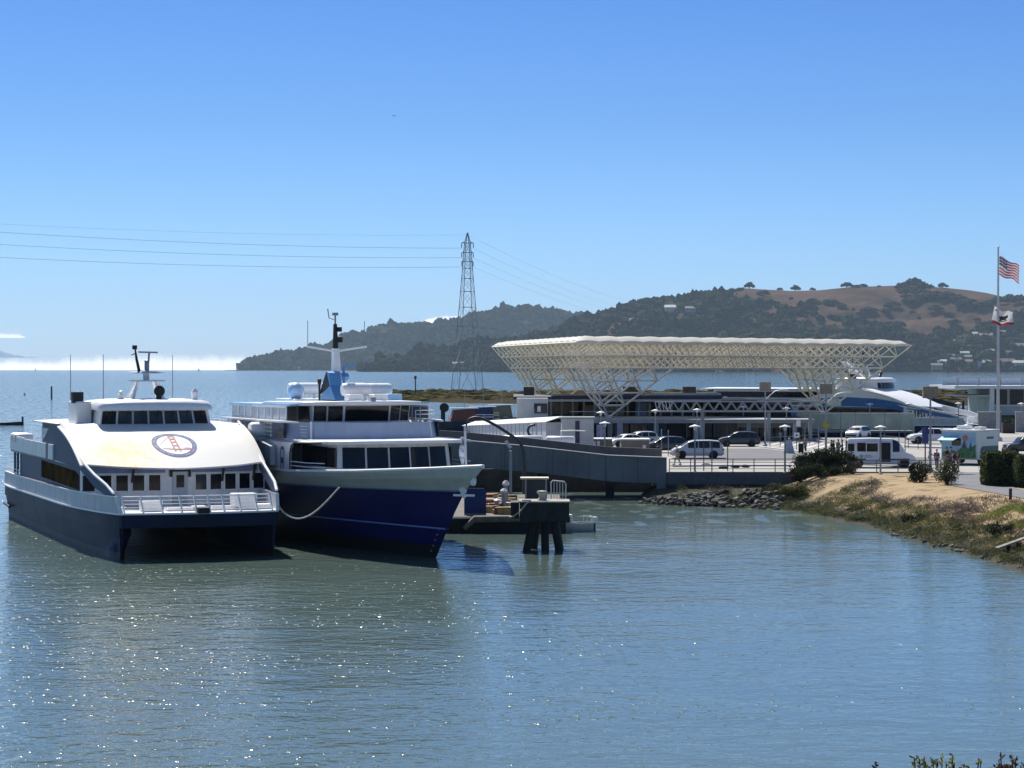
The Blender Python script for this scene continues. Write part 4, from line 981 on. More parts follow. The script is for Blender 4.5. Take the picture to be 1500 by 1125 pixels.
# ================================================================ canopy: octet space frame on three legs
B0 = Vector((7.8, 267.0)); aa = 62/17; th = R(40)
u = Vector((math.cos(th), math.sin(th)))*aa; v = Vector((math.cos(th+R(60)), math.sin(th+R(60))))*aa
ZT, HZ = 14.16, 1.565
def node(k, i, j):
    p = B0+(u+v)/3*k+u*i+v*j; return Vector((p.x, p.y, ZT-HZ*k))
canopy = thing('terminal_canopy', 'huge pale tubular space frame canopy with scalloped white roof over the ferry terminal', 'canopy', (B0.x, B0.y, Z0))
off = Vector((B0.x, B0.y, Z0))
cream = mat('frame_cream', (.82,.76,.64), .5, var=.06, scale=.3)
N17 = 17
def edges(k, nmax, mb, r, i0=0, j0=0):
    for i in range(nmax+1):
        for j in range(nmax+1-i):
            for (a, b) in (((0,0),(1,0)), ((0,0),(0,1)), ((1,0),(0,1))):
                if i+a[0]+j+a[1] <= nmax and i+b[0]+j+b[1] <= nmax:
                    mb.tube([node(k, i0+i+a[0], j0+j+a[1])-off, node(k, i0+i+b[0], j0+j+b[1])-off], r, 4, cap=False)
def webs(k, nlow, mb, r, i0=0, j0=0):
    """diagonals from layer k down to layer k+1 whose triangle has side nlow"""
    for i in range(nlow+1):
        for j in range(nlow+1-i):
            q = node(k+1, i0+i, j0+j)-off
            for d in ((0,0),(1,0),(0,1)): mb.tube([q, node(k, i0+i+d[0], j0+j+d[1])-off], r, 4, cap=False)
for nm, k in (('upper_grid', 0), ('middle_grid', 1), ('lower_grid', 2)):
    mb = MB(); edges(k, N17-k, mb, .105)
    if k < 2: webs(k, N17-k-1, mb, .075)
    mb.build(nm, cream, canopy)
for (ci, cj) in ((0,0), (1,0), (0,1)):
    mb = MB()
    for k in range(2, 6):
        nlow = 6-(k+1)
        tot = N17-k
        i0 = ci*(tot-(6-k)); j0 = cj*(tot-(6-k))
        # corner triangles shrink towards the apex of each leg
        webs(k, nlow, mb, .13, i0, j0)
        if nlow > 0: edges(k+1, nlow, mb, .11, i0, j0)
        if nlow == 0:
            q = node(6, i0, j0)-off
            mb.lathe([(0,-2.6),(.5,-2.6),(.45,0),(.25,.3),(0,.35)], q, 10)
    mb.build('leg', cream, canopy)
rb = MB(); M_ = N17*4; rv = {}; vs = []
for i in range(M_+1):
    for j in range(M_+1-i):
        p = B0+u*(i/4)+v*(j/4); k_ = M_-i-j
        e = min(i, j, k_)
        bx = abs(math.sin(math.pi*i/8))*abs(math.sin(math.pi*j/8)) if False else 0
        hgt = .26*(abs(math.sin(math.pi*i/4))*.5+abs(math.sin(math.pi*j/4))*.5)
        if i == 0: hgt = .26*abs(math.sin(math.pi*j/4))
        if j == 0: hgt = .26*abs(math.sin(math.pi*i/4))
        if k_ == 0: hgt = .26*abs(math.sin(math.pi*i/4))
        hgt *= 1 if e else .6
        rv[(i, j)] = len(vs); vs.append((p.x-off.x, p.y-off.y, ZT+hgt+(.10 if e == 0 else .42 if e == 1 else .55)-Z0))
fs = []
for i in range(M_):
    for j in range(M_-i):
        fs.append((rv[(i,j)], rv[(i+1,j)], rv[(i,j+1)]))
        if i+j < M_-1: fs.append((rv[(i+1,j)], rv[(i+1,j+1)], rv[(i,j+1)]))
rb.add(vs, fs)
def rim(ij): 
    t = [Vector(vs[rv[q]]) for q in ij]; rb.loft([[p, Vector((p.x, p.y, ZT+.04-Z0))] for p in t], cap=False, closed=False)
rim([(i,0) for i in range(M_+1)]); rim([(0,j) for j in range(M_+1)]); rim([(i,M_-i) for i in range(M_+1)])
rb.build('roof', mat('canopy_roof_white', (.83,.80,.73), .6, var=.04, scale=.2, trans=.45), canopy, smooth=50, fixn=True)

# ================================================================ terminal building
tb = thing('terminal_building', 'low two storey ferry terminal with dark glass and flat roofs beneath the canopy', 'terminal', (24, 268, Z0))
o3 = Vector((24, 268, Z0))
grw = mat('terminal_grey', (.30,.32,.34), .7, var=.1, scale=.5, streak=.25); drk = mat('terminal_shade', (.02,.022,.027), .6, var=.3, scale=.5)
wood = mat('terminal_wood', (.50,.33,.18), .6, var=.25, scale=.6); tglass = mat('terminal_glass', (.012,.018,.03), .12, var=.4, scale=.3, spec=.4)
navyt = mat('roof_navy', (.025,.03,.06), .5, var=.1); palew = mat('terminal_pale', (.52,.53,.52), .7, var=.08, scale=.5, streak=.2)
def bx(name, x0, x1, y0, y1, z0, z1, m, par=tb, o=o3, bev=0): return MB().box(x0-o.x, x1-o.x, y0-o.y, y1-o.y, z0-o.z, z1-o.z).build(name, m, par, bevel=bev)
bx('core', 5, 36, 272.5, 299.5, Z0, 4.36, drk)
bx('floor_slab', 3.2, 36.6, 268, 322, 4.36, 4.82, grw)
for i in range(6): bx('column', 6+i*5.6, 6.55+i*5.6, 268.6, 269.15, Z0, 4.36, palew if i in (3, 5) else grw)
bx('column', 22.0, 23.1, 268.4, 269.4, Z0, 4.36, grw)
bx('wall', 5, 7.6, 271.6, 272.4, Z0, 4.36, palew)
bx('wall', 16.6, 19.0, 271.4, 272.4, Z0, 4.36, mat('wall_blue', (.05,.08,.15), .6))
for i in range(8):
    x0 = 7.8+i*3.4
    if 16.3 < x0 < 18.8: continue
    w = bx('window', x0, x0+3.1, 271.9, 272.05, Z0+.35, 4.2, tglass)
    MB().box(x0+1.45-o3.x, x0+1.6-o3.x, 271.78-268, 271.88-268, .35, 2.0).build('mullion', grw, w); MB().box(x0-o3.x-.06, x0-o3.x+.06, 271.78-268, 271.88-268, .3, 2.05).build('frame', grw, w)
for x0 in (28.4, 31.0, 34.0):
    d_ = bx('door', x0, x0+1.7, 271.5, 271.7, Z0, 4.1, mat('door_frame', (.42,.42,.40), .5))
    MB().box(x0+.12-o3.x, x0+.8-o3.x, 271.42-268, 271.5-268, .15, 1.8).box(x0+.9-o3.x, x0+1.58-o3.x, 271.42-268, 271.5-268, .15, 1.8).build('pane', tglass, d_)
bx('transom', 27.5, 36.4, 271.3, 271.6, 3.75, 4.3, mat('sign_cream', (.42,.39,.28), .6, var=.2))
# upper storey
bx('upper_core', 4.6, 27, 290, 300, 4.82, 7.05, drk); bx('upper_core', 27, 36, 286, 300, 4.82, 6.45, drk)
bx('upper_block', .6, 4.4, 270, 276, 4.5, 7.35, palew)
bx('upper_window', 2.7, 4.3, 269.9, 270.02, 5.5, 6.7, tglass)
bx('upper_window', 3.1, 3.5, 269.86, 269.92, 5.7, 6.4, paint)
bx('lower_block', -.2, 4.5, 268.6, 277, Z0, 4.4, grw)
bx('roof_slab', .2, 27, 285, 302, 7.05, 7.5, navyt); bx('roof_slab', 27, 31.2, 282, 302, 6.6, 6.95, navyt); bx('roof_slab', .2, 4.9, 274, 285, 7.36, 7.5, navyt)
bx('roof_fascia', 4.6, 27, 284.8, 285, 6.72, 7.0, palew)
bx('roof_slab', 18.5, 27, 286.5, 296, 7.52, 7.8, palew)
bx('roof_slab', 31.2, 37.6, 276, 303, 6.45, 6.8, navyt)
for i in range(15):
    x = 4.9+i*1.42
    bx('post', x, x+.28, 287, 287.3, 4.82, 7.05, wood if i % 4 else palew)
bx('panel', 9.2, 14.6, 288, 288.2, 4.82, 6.2, wood); bx('panel', 16.0, 17.6, 287.6, 287.8, 4.82, 6.9, grw)
bx('panel', 5.2, 8.6, 288.2, 288.4, 5.0, 6.6, mat('panel_ochre', (.30,.22,.12), .6, var=.3, scale=1))
bx('pipe_rail', 7, 21, 269.3, 269.36, 5.7, 5.77, polem)
for x, w_ in ((-.0,1.4), (20.8,1.6), (13.0,2.2)): bx('roof_unit', x+1.5, x+1.5+w_, 288, 290, 7.5, 8.6, mat('unit_brown', (.10,.08,.06), .7, var=.2), bev=.05)
# entrance truss
tg = thing('truss_girder', 'long grey lattice truss girder running across the terminal front', 'truss', (17.3, 266, 5.85))
ch = MB(); LT = 19.6
for y in (0, 1.6):
    for z in (0, 1.15): ch.bar((0, y, z), (LT, y, z), .13)
ch.build('chord', polem, tg)
ch = MB(); nb_ = 14
for y in (0, 1.6):
    for i in range(nb_):
        x0, x1 = LT*i/nb_, LT*(i+1)/nb_; xm = (x0+x1)/2
        ch.bar((x0, y, .05), (xm, y, 1.1), .08).bar((xm, y, 1.1), (x1, y, .05), .08)
for i in range(nb_+1): ch.bar((LT*i/nb_, 0, 0), (LT*i/nb_, 1.6, 0), .07)
ch.build('lattice', polem, tg)
eg = MB()
for i in range(5): eg.bar((.1+i*.42, -.15, .05), (-.15+i*.42, -.15, 1.1), .07)
eg.bar((-.2,-.15,1.12), (2.0,-.15,1.12), .07).bar((.1,-.15,.05), (2.0,-.15,.05), .07).build('end_rail', lampm, tg)
for x in (5.6, 13.6, 18.6): MB().bar((x, .8, -3.65), (x, .8, 0), .4).build('column', grw, tg)
MB().box(-.6, LT+1, .1, 1.5, -.12, -.02).build('deck', grw, tg)
# raised gangway with pale green screens
gs = thing('gangway_screen', 'raised walkway with pale green glass screens in front of the blue ferry', 'gangway', (36.6, 285, Z0))
MB().box(-.2, 15.0, 0, 2.0, .55, .8).build('deck', grw, gs)
for i in range(8):
    MB().box(i*1.88+.06, i*1.88+1.80, -.08, -.03, .95, 3.0).build('screen', mat('screen_green', (.36,.42,.32), .25, var=.2, scale=.3, spec=.6), gs)
    MB().bar((i*1.88, -.05, -4.5), (i*1.88, -.05, 3.1), .12).build('post', grw, gs)
MB().bar((15.04, -.05, -4.5), (15.04, -.05, 3.1), .16).build('post', palew, gs)
MB().bar((0, -.05, 3.05), (15, -.05, 3.05), .1).build('rail', lampm, gs)
for i, (px, yb, w_, h_, m_) in enumerate(((861,641,.9,1.6,(.35,.42,.55)),(880,641,1.0,1.5,(.33,.35,.47)),(908,640,.7,1.9,(.28,.31,.36)))):
    p = Vector((Xat(px, 267.4), 267.4))
    o = thing('notice_board', ('pale blue notice board beside the terminal corner', 'lilac notice board left of the terminal door', 'slim grey notice board standing in the terminal front')[i], 'notice board', (p.x, p.y, Z0))
    MB().box(-w_/2, w_/2, -.04, .04, .5, .5+h_).build('board', mat('board_%d' % i, m_, .5, var=.2, scale=2), o); MB().bar((-w_/2+.05,.06,0), (-w_/2+.05,.06,2.0), .07).bar((w_/2-.05,.06,0), (w_/2-.05,.06,2.0), .07).build('frame', polem, o)

# ================================================================ concrete ramp to the boats
zt_ = lambda x: interp([(-30,6.2),(-5.1,4.98),(.58,4.47),(8.2,3.62),(13.05,3.43)], x)
zb_ = lambda x: interp([(-30,3.6),(-2.5,2.6),(2.1,2.2),(9,1.36),(13.05,1.3)], x)
ramp = thing('concrete_ramp', 'grey concrete ramp with solid parapets climbing from the plaza to the ferry berths', 'ramp', (0, 187, 0))
XS = [-16,-10,-5.1,-2,.58,4,8.2,10.5,13.05]
def par(y0, y1, top, bot, m, name):
    mb = MB(); mb.loft([[(x, y0, bot(x)), (x, y0, top(x)), (x, y1, top(x)), (x, y1, bot(x))] for x in XS]); return mb.build(name, m, ramp, fixn=True)
nw = par(0, .35, zt_, zb_, rampm, 'parapet')
jt = MB()
for x in (-4.0, -.6, 3.4, 7.9, 10.6): jt.box(x-.015, x+.015, -.012, .02, zb_(x)+.02, zt_(x)-.03)
jt.build('joint', darkconc, nw)
par(6.0, 6.35, lambda x: zt_(x)+.55, zb_, taupe, 'parapet')
par(.36, 5.98, lambda x: zt_(x)-1.1, lambda x: zb_(x)+.05, darkconc, 'deck')
par(-.06, .42, lambda x: zt_(x)+.07, lambda x: zt_(x)+.005, kerbm, 'coping')
for x in (-9, -3.2, 2.6, 8.4): MB().lathe([(.32,-1.8),(.32,3.2)], (x, 2.2, -.4), 10).lathe([(.32,-1.8),(.32,3.2)], (x, 4.6, -.4), 10).box(x-.45, x+.45, 1.2, 5.6, zb_(x)-.5, zb_(x)+.0).build('pier', darkconc, ramp)
MB().box(12.2, 13.0, -.02, 6.3, .6, 1.32).build('abutment', rampm, ramp)
struct('dark_backing_wall', MB().box(-40, 13.2, 198.2, 199.0, -1.8, 2.0), darkconc)  # dark wall added behind the ramp so the space beneath stays black
# covered gangway, tilted, white
cg = thing('covered_gangway', 'long white covered gangway sloping down behind the concrete ramp', 'gangway', (0, 0, 0))
A_, C_ = Vector((Xat(822,232), 232)), Vector((Xat(697,292), 292)); d_ = (C_-A_).normalized(); nr_ = Vector((d_.y, -d_.x)); nr_ = nr_ if nr_.y < 0 else -nr_
def gr(t, s, z): p = A_+(C_-A_)*t+nr_*s; return Vector((p.x, p.y, z))
zlo = lambda t: lerp(3.3, 1.75, t); zhi = lambda t: lerp(5.35, 3.4, t)
MB().loft([[gr(t, 1.6, zlo(t)), gr(t, 1.6, zhi(t)), gr(t, -1.6, zhi(t)), gr(t, -1.6, zlo(t))] for t in (0, .5, 1)]).build('side_wall', mat('gangway_white', (.55,.57,.62), .5, var=.05, scale=.5, streak=.3), cg, fixn=True)
MB().loft([[gr(t, 1.75, zhi(t)), gr(t, 0, zhi(t)+.55), gr(t, -1.75, zhi(t)), gr(t, -1.75, zhi(t)+.07), gr(t, 0, zhi(t)+.64), gr(t, 1.75, zhi(t)+.07)] for t in (-.01, .5, 1.01)]).build('roof', whiteclean, cg, fixn=True)
rb2 = MB()
for i in range(1, 22): t = i/22; rb2.bar(gr(t, 1.62, zlo(t)+.1), gr(t, 1.62, zhi(t)-.05), .06)
rb2.build('rib', mat('rib_grey', (.40,.42,.46), .5), cg)
ty = MB(); ctr = gr(.11, 1.75, 4.3)
ty.tube([ctr+Vector((.62*math.cos(2*math.pi*k/20), 0, .62*math.sin(2*math.pi*k/20))) for k in range(21)], .13, 6, cap=False)
tag(ty.build('tyre_fender', black, smooth=60), 'black ring tyre hung on the white covered gangway', 'tyre')
gb = thing('pump_house', 'small grey box hut at the upper end of the white gangway', 'hut', (Xat(845,229), 229, Z0))
MB().box(-1.6, 1.7, -1.2, 2.2, 0, 3.6).build('wall', palew, gb, bevel=.03); MB().box(-1.75, 1.85, -1.35, 2.35, 3.6, 3.78).build('roof', grw, gb); MB().box(-.2, .25, -1.24, -1.2, .2, 3.4).build('door', navyt, gb)
for i, (x0, x1, yy) in enumerate(((735,795,644),(800,842,645))):
    Y = 212; c = Vector(((Xat(x0,Y)+Xat(x1,Y))/2, Y, Zat(yy,Y))); L_ = (Xat(x1,Y)-Xat(x0,Y))/2
    t_ = thing('storage_tank', ('long white cylindrical tank lying behind the ramp parapet', 'short white cylindrical tank with grey end and pipework behind the ramp')[i], 'tank', (c.x, c.y, Z0), R(-8), 'white tanks behind the ramp')
    zc = c.z-Z0
    MB().lathe([(0,-L_),(.3,-L_),(.42,-L_+.15),(.42,L_-.15),(.3,L_),(0,L_)], (0,0,zc), 14, axis='x').build('tank', whiteclean, t_, smooth=40)
    MB().box(-L_*.7, -L_*.7+.3, -.4, .4, 0, zc-.3).box(L_*.6, L_*.6+.3, -.4, .4, 0, zc-.3).build('cradle', grw, t_)
    if i: MB().tube([(0,0,zc+.35), (0,0,zc+.9), (1.2,0,zc+.95), (2.4,0,zc+.9)], .05, 6).build('pipe', lampm, t_)
    else: MB().box(-.2,.2,-.44,-.38,zc-.25,zc+.25).build('pipe', polem, t_)
# low walled enclosures beside the plaza (bins)
for i, (x0, x1, y0, h_) in enumerate(((866,897,663,1.35),(910,951,668,1.6))):
    Y = 8.8*F/(y0-YH); xa, xb = Xat(x0,Y), Xat(x1,Y)
    e_ = thing('bin_enclosure', ('small taupe walled bin enclosure with two white posts', 'larger taupe walled bin enclosure with white notices')[i], 'enclosure', ((xa+xb)/2, Y, Z0), 0, 'taupe enclosures by the plaza')
    hw = (xb-xa)/2
    MB().box(-hw, hw, -.12, .12, 0, h_).box(-hw, -hw+.2, .12, 3, 0, h_).box(hw-.2, hw, .12, 3, 0, h_).build('wall', taupe, e_)
    MB().box(-hw-.1, hw+.1, -.2, 3.1, h_, h_+.12).build('lid', mat('lid_white', (.75,.75,.74), .6), e_)
    for q in ((-.6, .55),(hw-.5, .9)) if i else ((-.8,.4),(-.35,.4)): MB().box(q[0]-.16, q[0]+.16, -.15, -.12, q[1]-.15 if i else .1, q[1]+.2 if i else 1.2).build('notice' if i else 'post', lampm, e_)

# ================================================================ float, dolphin and their gear
fl = thing('mooring_float', 'dark floating pontoon with timber deck beside the blue ferry bow', 'pontoon', (-.6, 148, 0))
MB().box(-4.4, 4.2, 0, 26, -.6, .95).build('hull', mat('float_black', (.016,.018,.022), .7, var=.3, scale=1.2, streak=.4), fl, bevel=.05)
MB().box(-4.5, 4.3, -.1, 26.1, .95, 1.1).build('deck', mat('deck_timber', (.19,.17,.14), .85, var=.3, scale=1.2, rgb2=(.09,.08,.065)), fl)
MB().tube([(-2.6,-.35,.3), (-1.9,-.3,.95), (1.8,-.25,.98), (2.4,-.3,.75)], [.16,.24,.24,.16], 8).build('fender', mat('fender_grey', (.17,.15,.13), .8, var=.2), fl, smooth=50)
MB().box(-4.5, 4.3, -.16, -.1, .98, 1.08).build('edge_strip', lampm, fl)
def px_on(px, Y, z): return Vector((Xat(px, Y), Y, z))
o = thing('sheet_screen', 'upright deep blue sheet panel with a cut top corner standing on the pontoon', 'screen', px_on(696, 149.2, 1.1))
MB().prism([(-.74,.08),(.74,.08),(.74,1.62),(.55,1.82),(-.45,1.82),(-.74,1.55)], lambda x, z, t: Vector((x, t, z)), 0, .12).build('sheet', mat('panel_blue', (.012,.035,.16), .5, var=.12, scale=.8, streak=.2), o, fixn=True)
MB().bar((-.6,.2,0), (-.6,1.0,1.6), .08).bar((.6,.2,0), (.6,1.0,1.6), .08).bar((-.74,.06,.06), (.74,.06,.06), .14).build('brace', polem, o)
g = random.Random(21)
crm = [mat('crate_ochre', (.42,.29,.10), .8, var=.2), mat('crate_brown', (.20,.13,.08), .8, var=.2), mat('crate_white', (.60,.58,.55), .7, var=.1), mat('crate_rust', (.30,.11,.05), .8, var=.2)]
lab = ['ochre crate on the pontoon near the blue panel', 'brown crate stacked with gear on the pontoon', 'white box lying among crates on the pontoon', 'rust red crate on the pontoon deck']
wh_ = ['front', 'second row', 'third row', 'rear row']
for r_ in range(4):
    for c_ in range(7):
        px = 716+c_*5.6+g.uniform(-2,2); Y = 151.5+r_*4.6+g.uniform(-1.4,1.4); k = (r_+c_) % 4; s_ = g.uniform(.25,.42)
        mb = MB().box(-s_, s_, -s_*.8, s_*.8, 0, s_*1.2)
        o = tag(mb.build('crate', crm[k], loc=px_on(px, Y, 1.1), rotz=g.uniform(-.4,.4), bevel=.02), lab[k]+', '+wh_[r_]+' from the water', 'crate', 'crates and gear on the pontoon')
for i, (px, Y, h_) in enumerate(((738,155,1.5),(741,158,1.9),(728,153,.9))):
    o = thing('mooring_post', ('short steel mooring post with cap on the pontoon', 'taller steel mooring post behind the first on the pontoon', 'low squat mooring post near the crates')[i], 'post', px_on(px, Y, 1.1), 0, 'posts on the pontoon')
    MB().lathe([(.16,0),(.16,h_*.8),(.2,h_*.82)], n=8).build('shaft', polem, o); MB().lathe([(.24,h_*.82),(.26,h_*.9),(.1,h_),(0,h_)], n=8).build('cap', lampm, o)
o = thing('ticket_hut', 'small open sided hut with flat cream roof on the pontoon', 'hut', px_on(785, 164, 1.1))
for x in (-.75, .75):
    for y in (-.6, .6): MB().bar((x,y,0), (x,y,1.72), .12).build('post', polem, o)
MB().box(-1.15, .95, -.85, .85, 1.72, 1.84).build('roof', mat('hut_cream', (.66,.62,.48), .7), o, bevel=.02); MB().box(-.7, .7, .5, .58, 0, 1.7).box(-.72,-.66,-.5,.5,.0,1.5).build('panel', mat('hut_dark', (.05,.08,.09), .4), o)
o = thing('cage_gate', 'upright white barred gate panel with rounded top on the pontoon', 'gate', px_on(818, 162, 1.1))
MB().tube([(-.52,0,.2),(-.55,0,1.55),(-.42,0,1.7),(.42,0,1.62),(.55,0,1.45),(.52,0,.2),(.42,0,.1),(-.42,0,.1),(-.52,0,.2)], .045, 6).build('frame', lampm, o)
for k in range(4): MB().tube([(-.32+k*.21,0,.12),(-.32+k*.21,0,1.66)], .028, 5).build('bar', lampm, o)
o = thing('gooseneck_pole', 'tall dark curved gooseneck pole rising from the pontoon in front of the ramp', 'pole', px_on(768, 178, .5))
q0 = px_on(768, 178, .5)
MB().tube([Vector((Xat(a,178),178,Zat(b,178)))-q0 for a, b in ((683,624),(684,618),(688,613.5),(695,611.5),(702,612),(712,615.5),(728,624),(745,635),(757,643.5),(763,650),(767,662),(768,680),(768,727))], [.06,.08,.10,.11,.12,.12,.12,.12,.13,.14,.15,.15,.15], 8).build('arm', poled, o, smooth=60)
MB().lathe([(.3,0),(.3,.12),(.18,.2)], n=8).build('base', polem, o)
MB().tube([Vector((Xat(a,178),178,Zat(b,178)))-q0 for a, b in ((683,624),(684,630),(688,634))], .05, 5).build('nozzle', polem, o)
MB().bar(Vector((Xat(741,177.6),177.6,Zat(646,178)))-q0, Vector((Xat(748,177.6),177.6,Zat(656,178)))-q0, .3, .25).build('lamp_head', kerbm, o)
tag(MB().lathe([(.11,0),(.11,3.6),(.13,3.62),(.13,3.7),(0,3.72)], n=8).build('steel_pole', polem, loc=px_on(748, 172, .9)), 'plain grey steel pole standing left of the gooseneck pole', 'pole')
# mooring dolphin
dp = thing('mooring_dolphin', 'dark timber mooring dolphin, heavy cap on raked piles in the water', 'dolphin', px_on(794, 134.2, 0))
capm = mat('dolphin_cap', (.022,.025,.03), .8, var=.3, scale=1.5, streak=.3); pilem = mat('pile_dark', (.014,.015,.017), .8, var=.3, scale=2, streak=.4)
MB().box(-1.35, 1.62, -1.2, 1.2, 1.78, 2.92).build('cap', capm, dp, bevel=.05)
MB().box(-1.9, -1.38, -.9, 1.0, 1.95, 2.95).build('fender', black, dp, bevel=.04)
MB().box(-1.4, 1.68, -1.25, 1.25, 2.92, 3.02).build('cap_top', mat('cap_timber', (.40,.37,.30), .85, var=.25, scale=1.5), dp, bevel=.02)
MB().box(-.3,.3,-1.23,-1.2,1.9,2.8).build('plate', black, dp)
for (x0, y0, x1, y1) in ((-.55,-.7,-.95,-1.0),(.15,-.6,.18,-1.0),(.72,-.7,1.02,-1.1),(-.3,.7,-.5,1.2),(.8,.7,1.1,1.1)):
    MB().tube([(x1*1.12,y1*1.12,-1.2),(x1,y1,0),(x0,y0,1.8)], [.24,.24,.24], 10).build('pile', pilem, dp, smooth=50)
MB().lathe([(.28,3.02),(.28,3.1),(.2,3.16),(.2,3.38),(.32,3.46),(.3,3.58),(0,3.62)], (.0,-.2,0), 12).build('bollard', mat('bollard_pale', (.45,.44,.40), .6), dp, smooth=40)
c_ = MB().tube([(-1.2,-.9,3.06),(-.7,-1.15,3.08),(-1.0,-1.32,2.85),(-1.35,-1.3,2.4),(-1.75,-1.1,2.1),(-2.0,-1.0,2.05)], .05, 6).build('dolphin_rope', ropem, loc=px_on(794, 134.2, 0), smooth=60)
tag(c_, 'pale rope draped over the corner of the mooring dolphin', 'rope')
# skiff behind the dolphin
sk = thing('work_skiff', 'small grey aluminium skiff with outboard motor beyond the mooring dolphin', 'skiff', px_on(838, 149.5, 0), R(8))
alu = mat('skiff_alu', (.45,.46,.46), .4, metal=.4, var=.12, scale=2)
rings = []
for x, b, z0, z1 in ((1.35,.72,-.15,.62),(.4,.85,-.2,.6),(-.8,.85,-.2,.66),(-2.0,.55,-.1,.8),(-2.7,.04,.35,.95)):
    rings.append([(x,-b,z1),(x,-b*.8,z0),(x,b*.8,z0),(x,b,z1),(x,b*.86,z1),(x,b*.66,z0+.15),(x,-b*.66,z0+.15),(x,-b*.86,z1)])
MB().loft(rings).build('hull', alu, sk, fixn=True)
MB().box(.2,.5,-.7,.7,.4,.48).box(-1.2,-.9,-.7,.7,.42,.5).build('thwart', lampm, sk)
MB().box(-.5,.0,-.35,.35,.15,1.15).build('console', lampm, sk, bevel=.04); MB().box(-.45,-.2,-.37,-.35,.6,1.0).build('screen', black, sk)
MB().box(1.3,1.75,-.2,.2,.55,.98).build('motor', lampm, sk, bevel=.1); MB().bar((1.5,0,.55),(1.55,0,-.4),.16).build('motor_leg', black, sk)
MB().tube([(.9,-.7,.6),(.9,-.7,1.0),(1.3,-.6,1.0),(1.3,.6,1.0),(.9,.7,1.0),(.9,.7,.6)], .03, 5).build('rail', lampm, sk)

# ================================================================ boats and sheds in the channel behind
def workboat(name, label, Y, px, L_, hullc, housec, rot, scale=1.):
    r = thing(name, label, 'boat', (Xat(px, Y), Y, 0), R(rot), 'boats moored in the channel')
    hb = []
    for x, b, z in ((-L_/2,1.7,1.9),(-L_*.2,2.0,1.7),(L_*.2,1.9,1.9),(L_*.4,1.1,2.3),(L_/2,.05,2.7)):
        hb.append([(x,-b,z),(x,-b*.7,-.4),(x,b*.7,-.4),(x,b,z)])
    MB().loft(hb).build('hull', hullc, r, fixn=True)
    MB().prism([(-2.4,0),(2.2,0),(1.6,2.0),(-2.0,2.2)], lambda x, z, t: Vector((x-.6, -1.3+2.6*t, 1.8+z)), 0, 1).build('deck_house', housec, r, fixn=True)
    MB().box(-3.3, 1.5, -1.45, 1.45, 4.02, 4.16).build('roof', lampm, r)
    rl = MB()
    for z in (2.5, 2.9): rl.tube([(-L_*.48,-1.6,z),(L_*.2,-1.8,z),(L_*.42,-.9,z+.3)], .04, 5)
    for k in range(8): x = -L_*.48+k*L_*.12; rl.bar((x,-1.7,1.7),(x,-1.7,2.9),.06)
    rl.build('rail', lampm, r); MB().bar((-1.0,0,4.1),(-1.0,0,7.2),.1).build('mast', polem, r); MB().box(-1.6,-.4,-1.33,-1.29,2.6,3.4).build('window', glass, r)
    return r
workboat('workboat', 'navy blue workboat with red brown deckhouse moored behind the ferry bow', 384, 672, 13, mat('boat_navy', (.02,.035,.09), .5), mat('house_redbrown', (.24,.07,.05), .6), 188)
workboat('workboat', 'grey workboat with tan cabin moored beside the white gangway', 420, 727, 10, mat('boat_greyhull', (.16,.15,.15), .6), mat('house_tan', (.30,.22,.13), .6), 186)
workboat('workboat', 'low dark barge like boat with blue cover past the navy workboat', 400, 700, 8, mat('boat_dark', (.05,.05,.06), .6), mat('cover_blue', (.03,.05,.14), .6), 182)
o = thing('davit_post', 'stout black davit post with round winch head beside the navy workboat', 'post', px_on(649, 372, 0)); MB().bar((0,0,0),(0,0,4.4),.7).build('post', black, o); MB().lathe([(0,-.3),(.8,-.3),(.8,.3),(0,.3)], (.2,0,4.4), 10, axis='y').build('winch_head', black, o)
for i, (px, Y, w_, h_) in enumerate(((1350,470,9,4.8),(1388,455,7.5,3.2),(1418,440,5,3.0))):
    o = thing('boat_shed', ('dark gabled boat shed on the far bank beyond the third ferry', 'low dark boat shed with pale eave right of the gabled one', 'smallest dark boat shed among the pilings')[i], 'shed', px_on(px, Y, .6), R(-6), 'dark sheds on the far bank')
    MB().box(-w_, w_*.8, -2, 5, 0, h_*.62).build('wall', mat('shed_dark', (.028,.03,.036), .7, var=.2), o)
    MB().prism([(-w_*1.05,h_*.6),(w_*.85,h_*.6),(w_*.1 if i else -w_*.1,h_*(.75 if i else 1.02))], lambda x, z, t: Vector((x, -2.3+7.6*t, z)), 0, 1).build('roof', mat('shed_roof', (.035,.038,.048), .8, var=.2), o, fixn=True)
    MB().box(w_*.2, w_*.6, -2.06, -2.0, .4, h_*.5).build('door', black, o)
tag(MB().box(-3,3,0,2,0,2.0).build('jetty', mat('jetty_brown', (.09,.075,.05), .9, var=.3), loc=px_on(1405, 425, .0)), 'brown timber jetty below the dark boat sheds', 'jetty')
for i, px in enumerate((1398,1404,1411,1419,1426,1436)):
    tag(MB().lathe([(.22,-1),(.2,4.2+.5*(i % 3)),(0,4.4+.5*(i % 3))], n=8).build('piling', pilem, loc=px_on(px, 392+6*(i % 2), 0)), 'dark timber piling in a row near the white building'+(', taller one' if i % 3 == 2 else ''), 'piling', 'pilings by the white building')
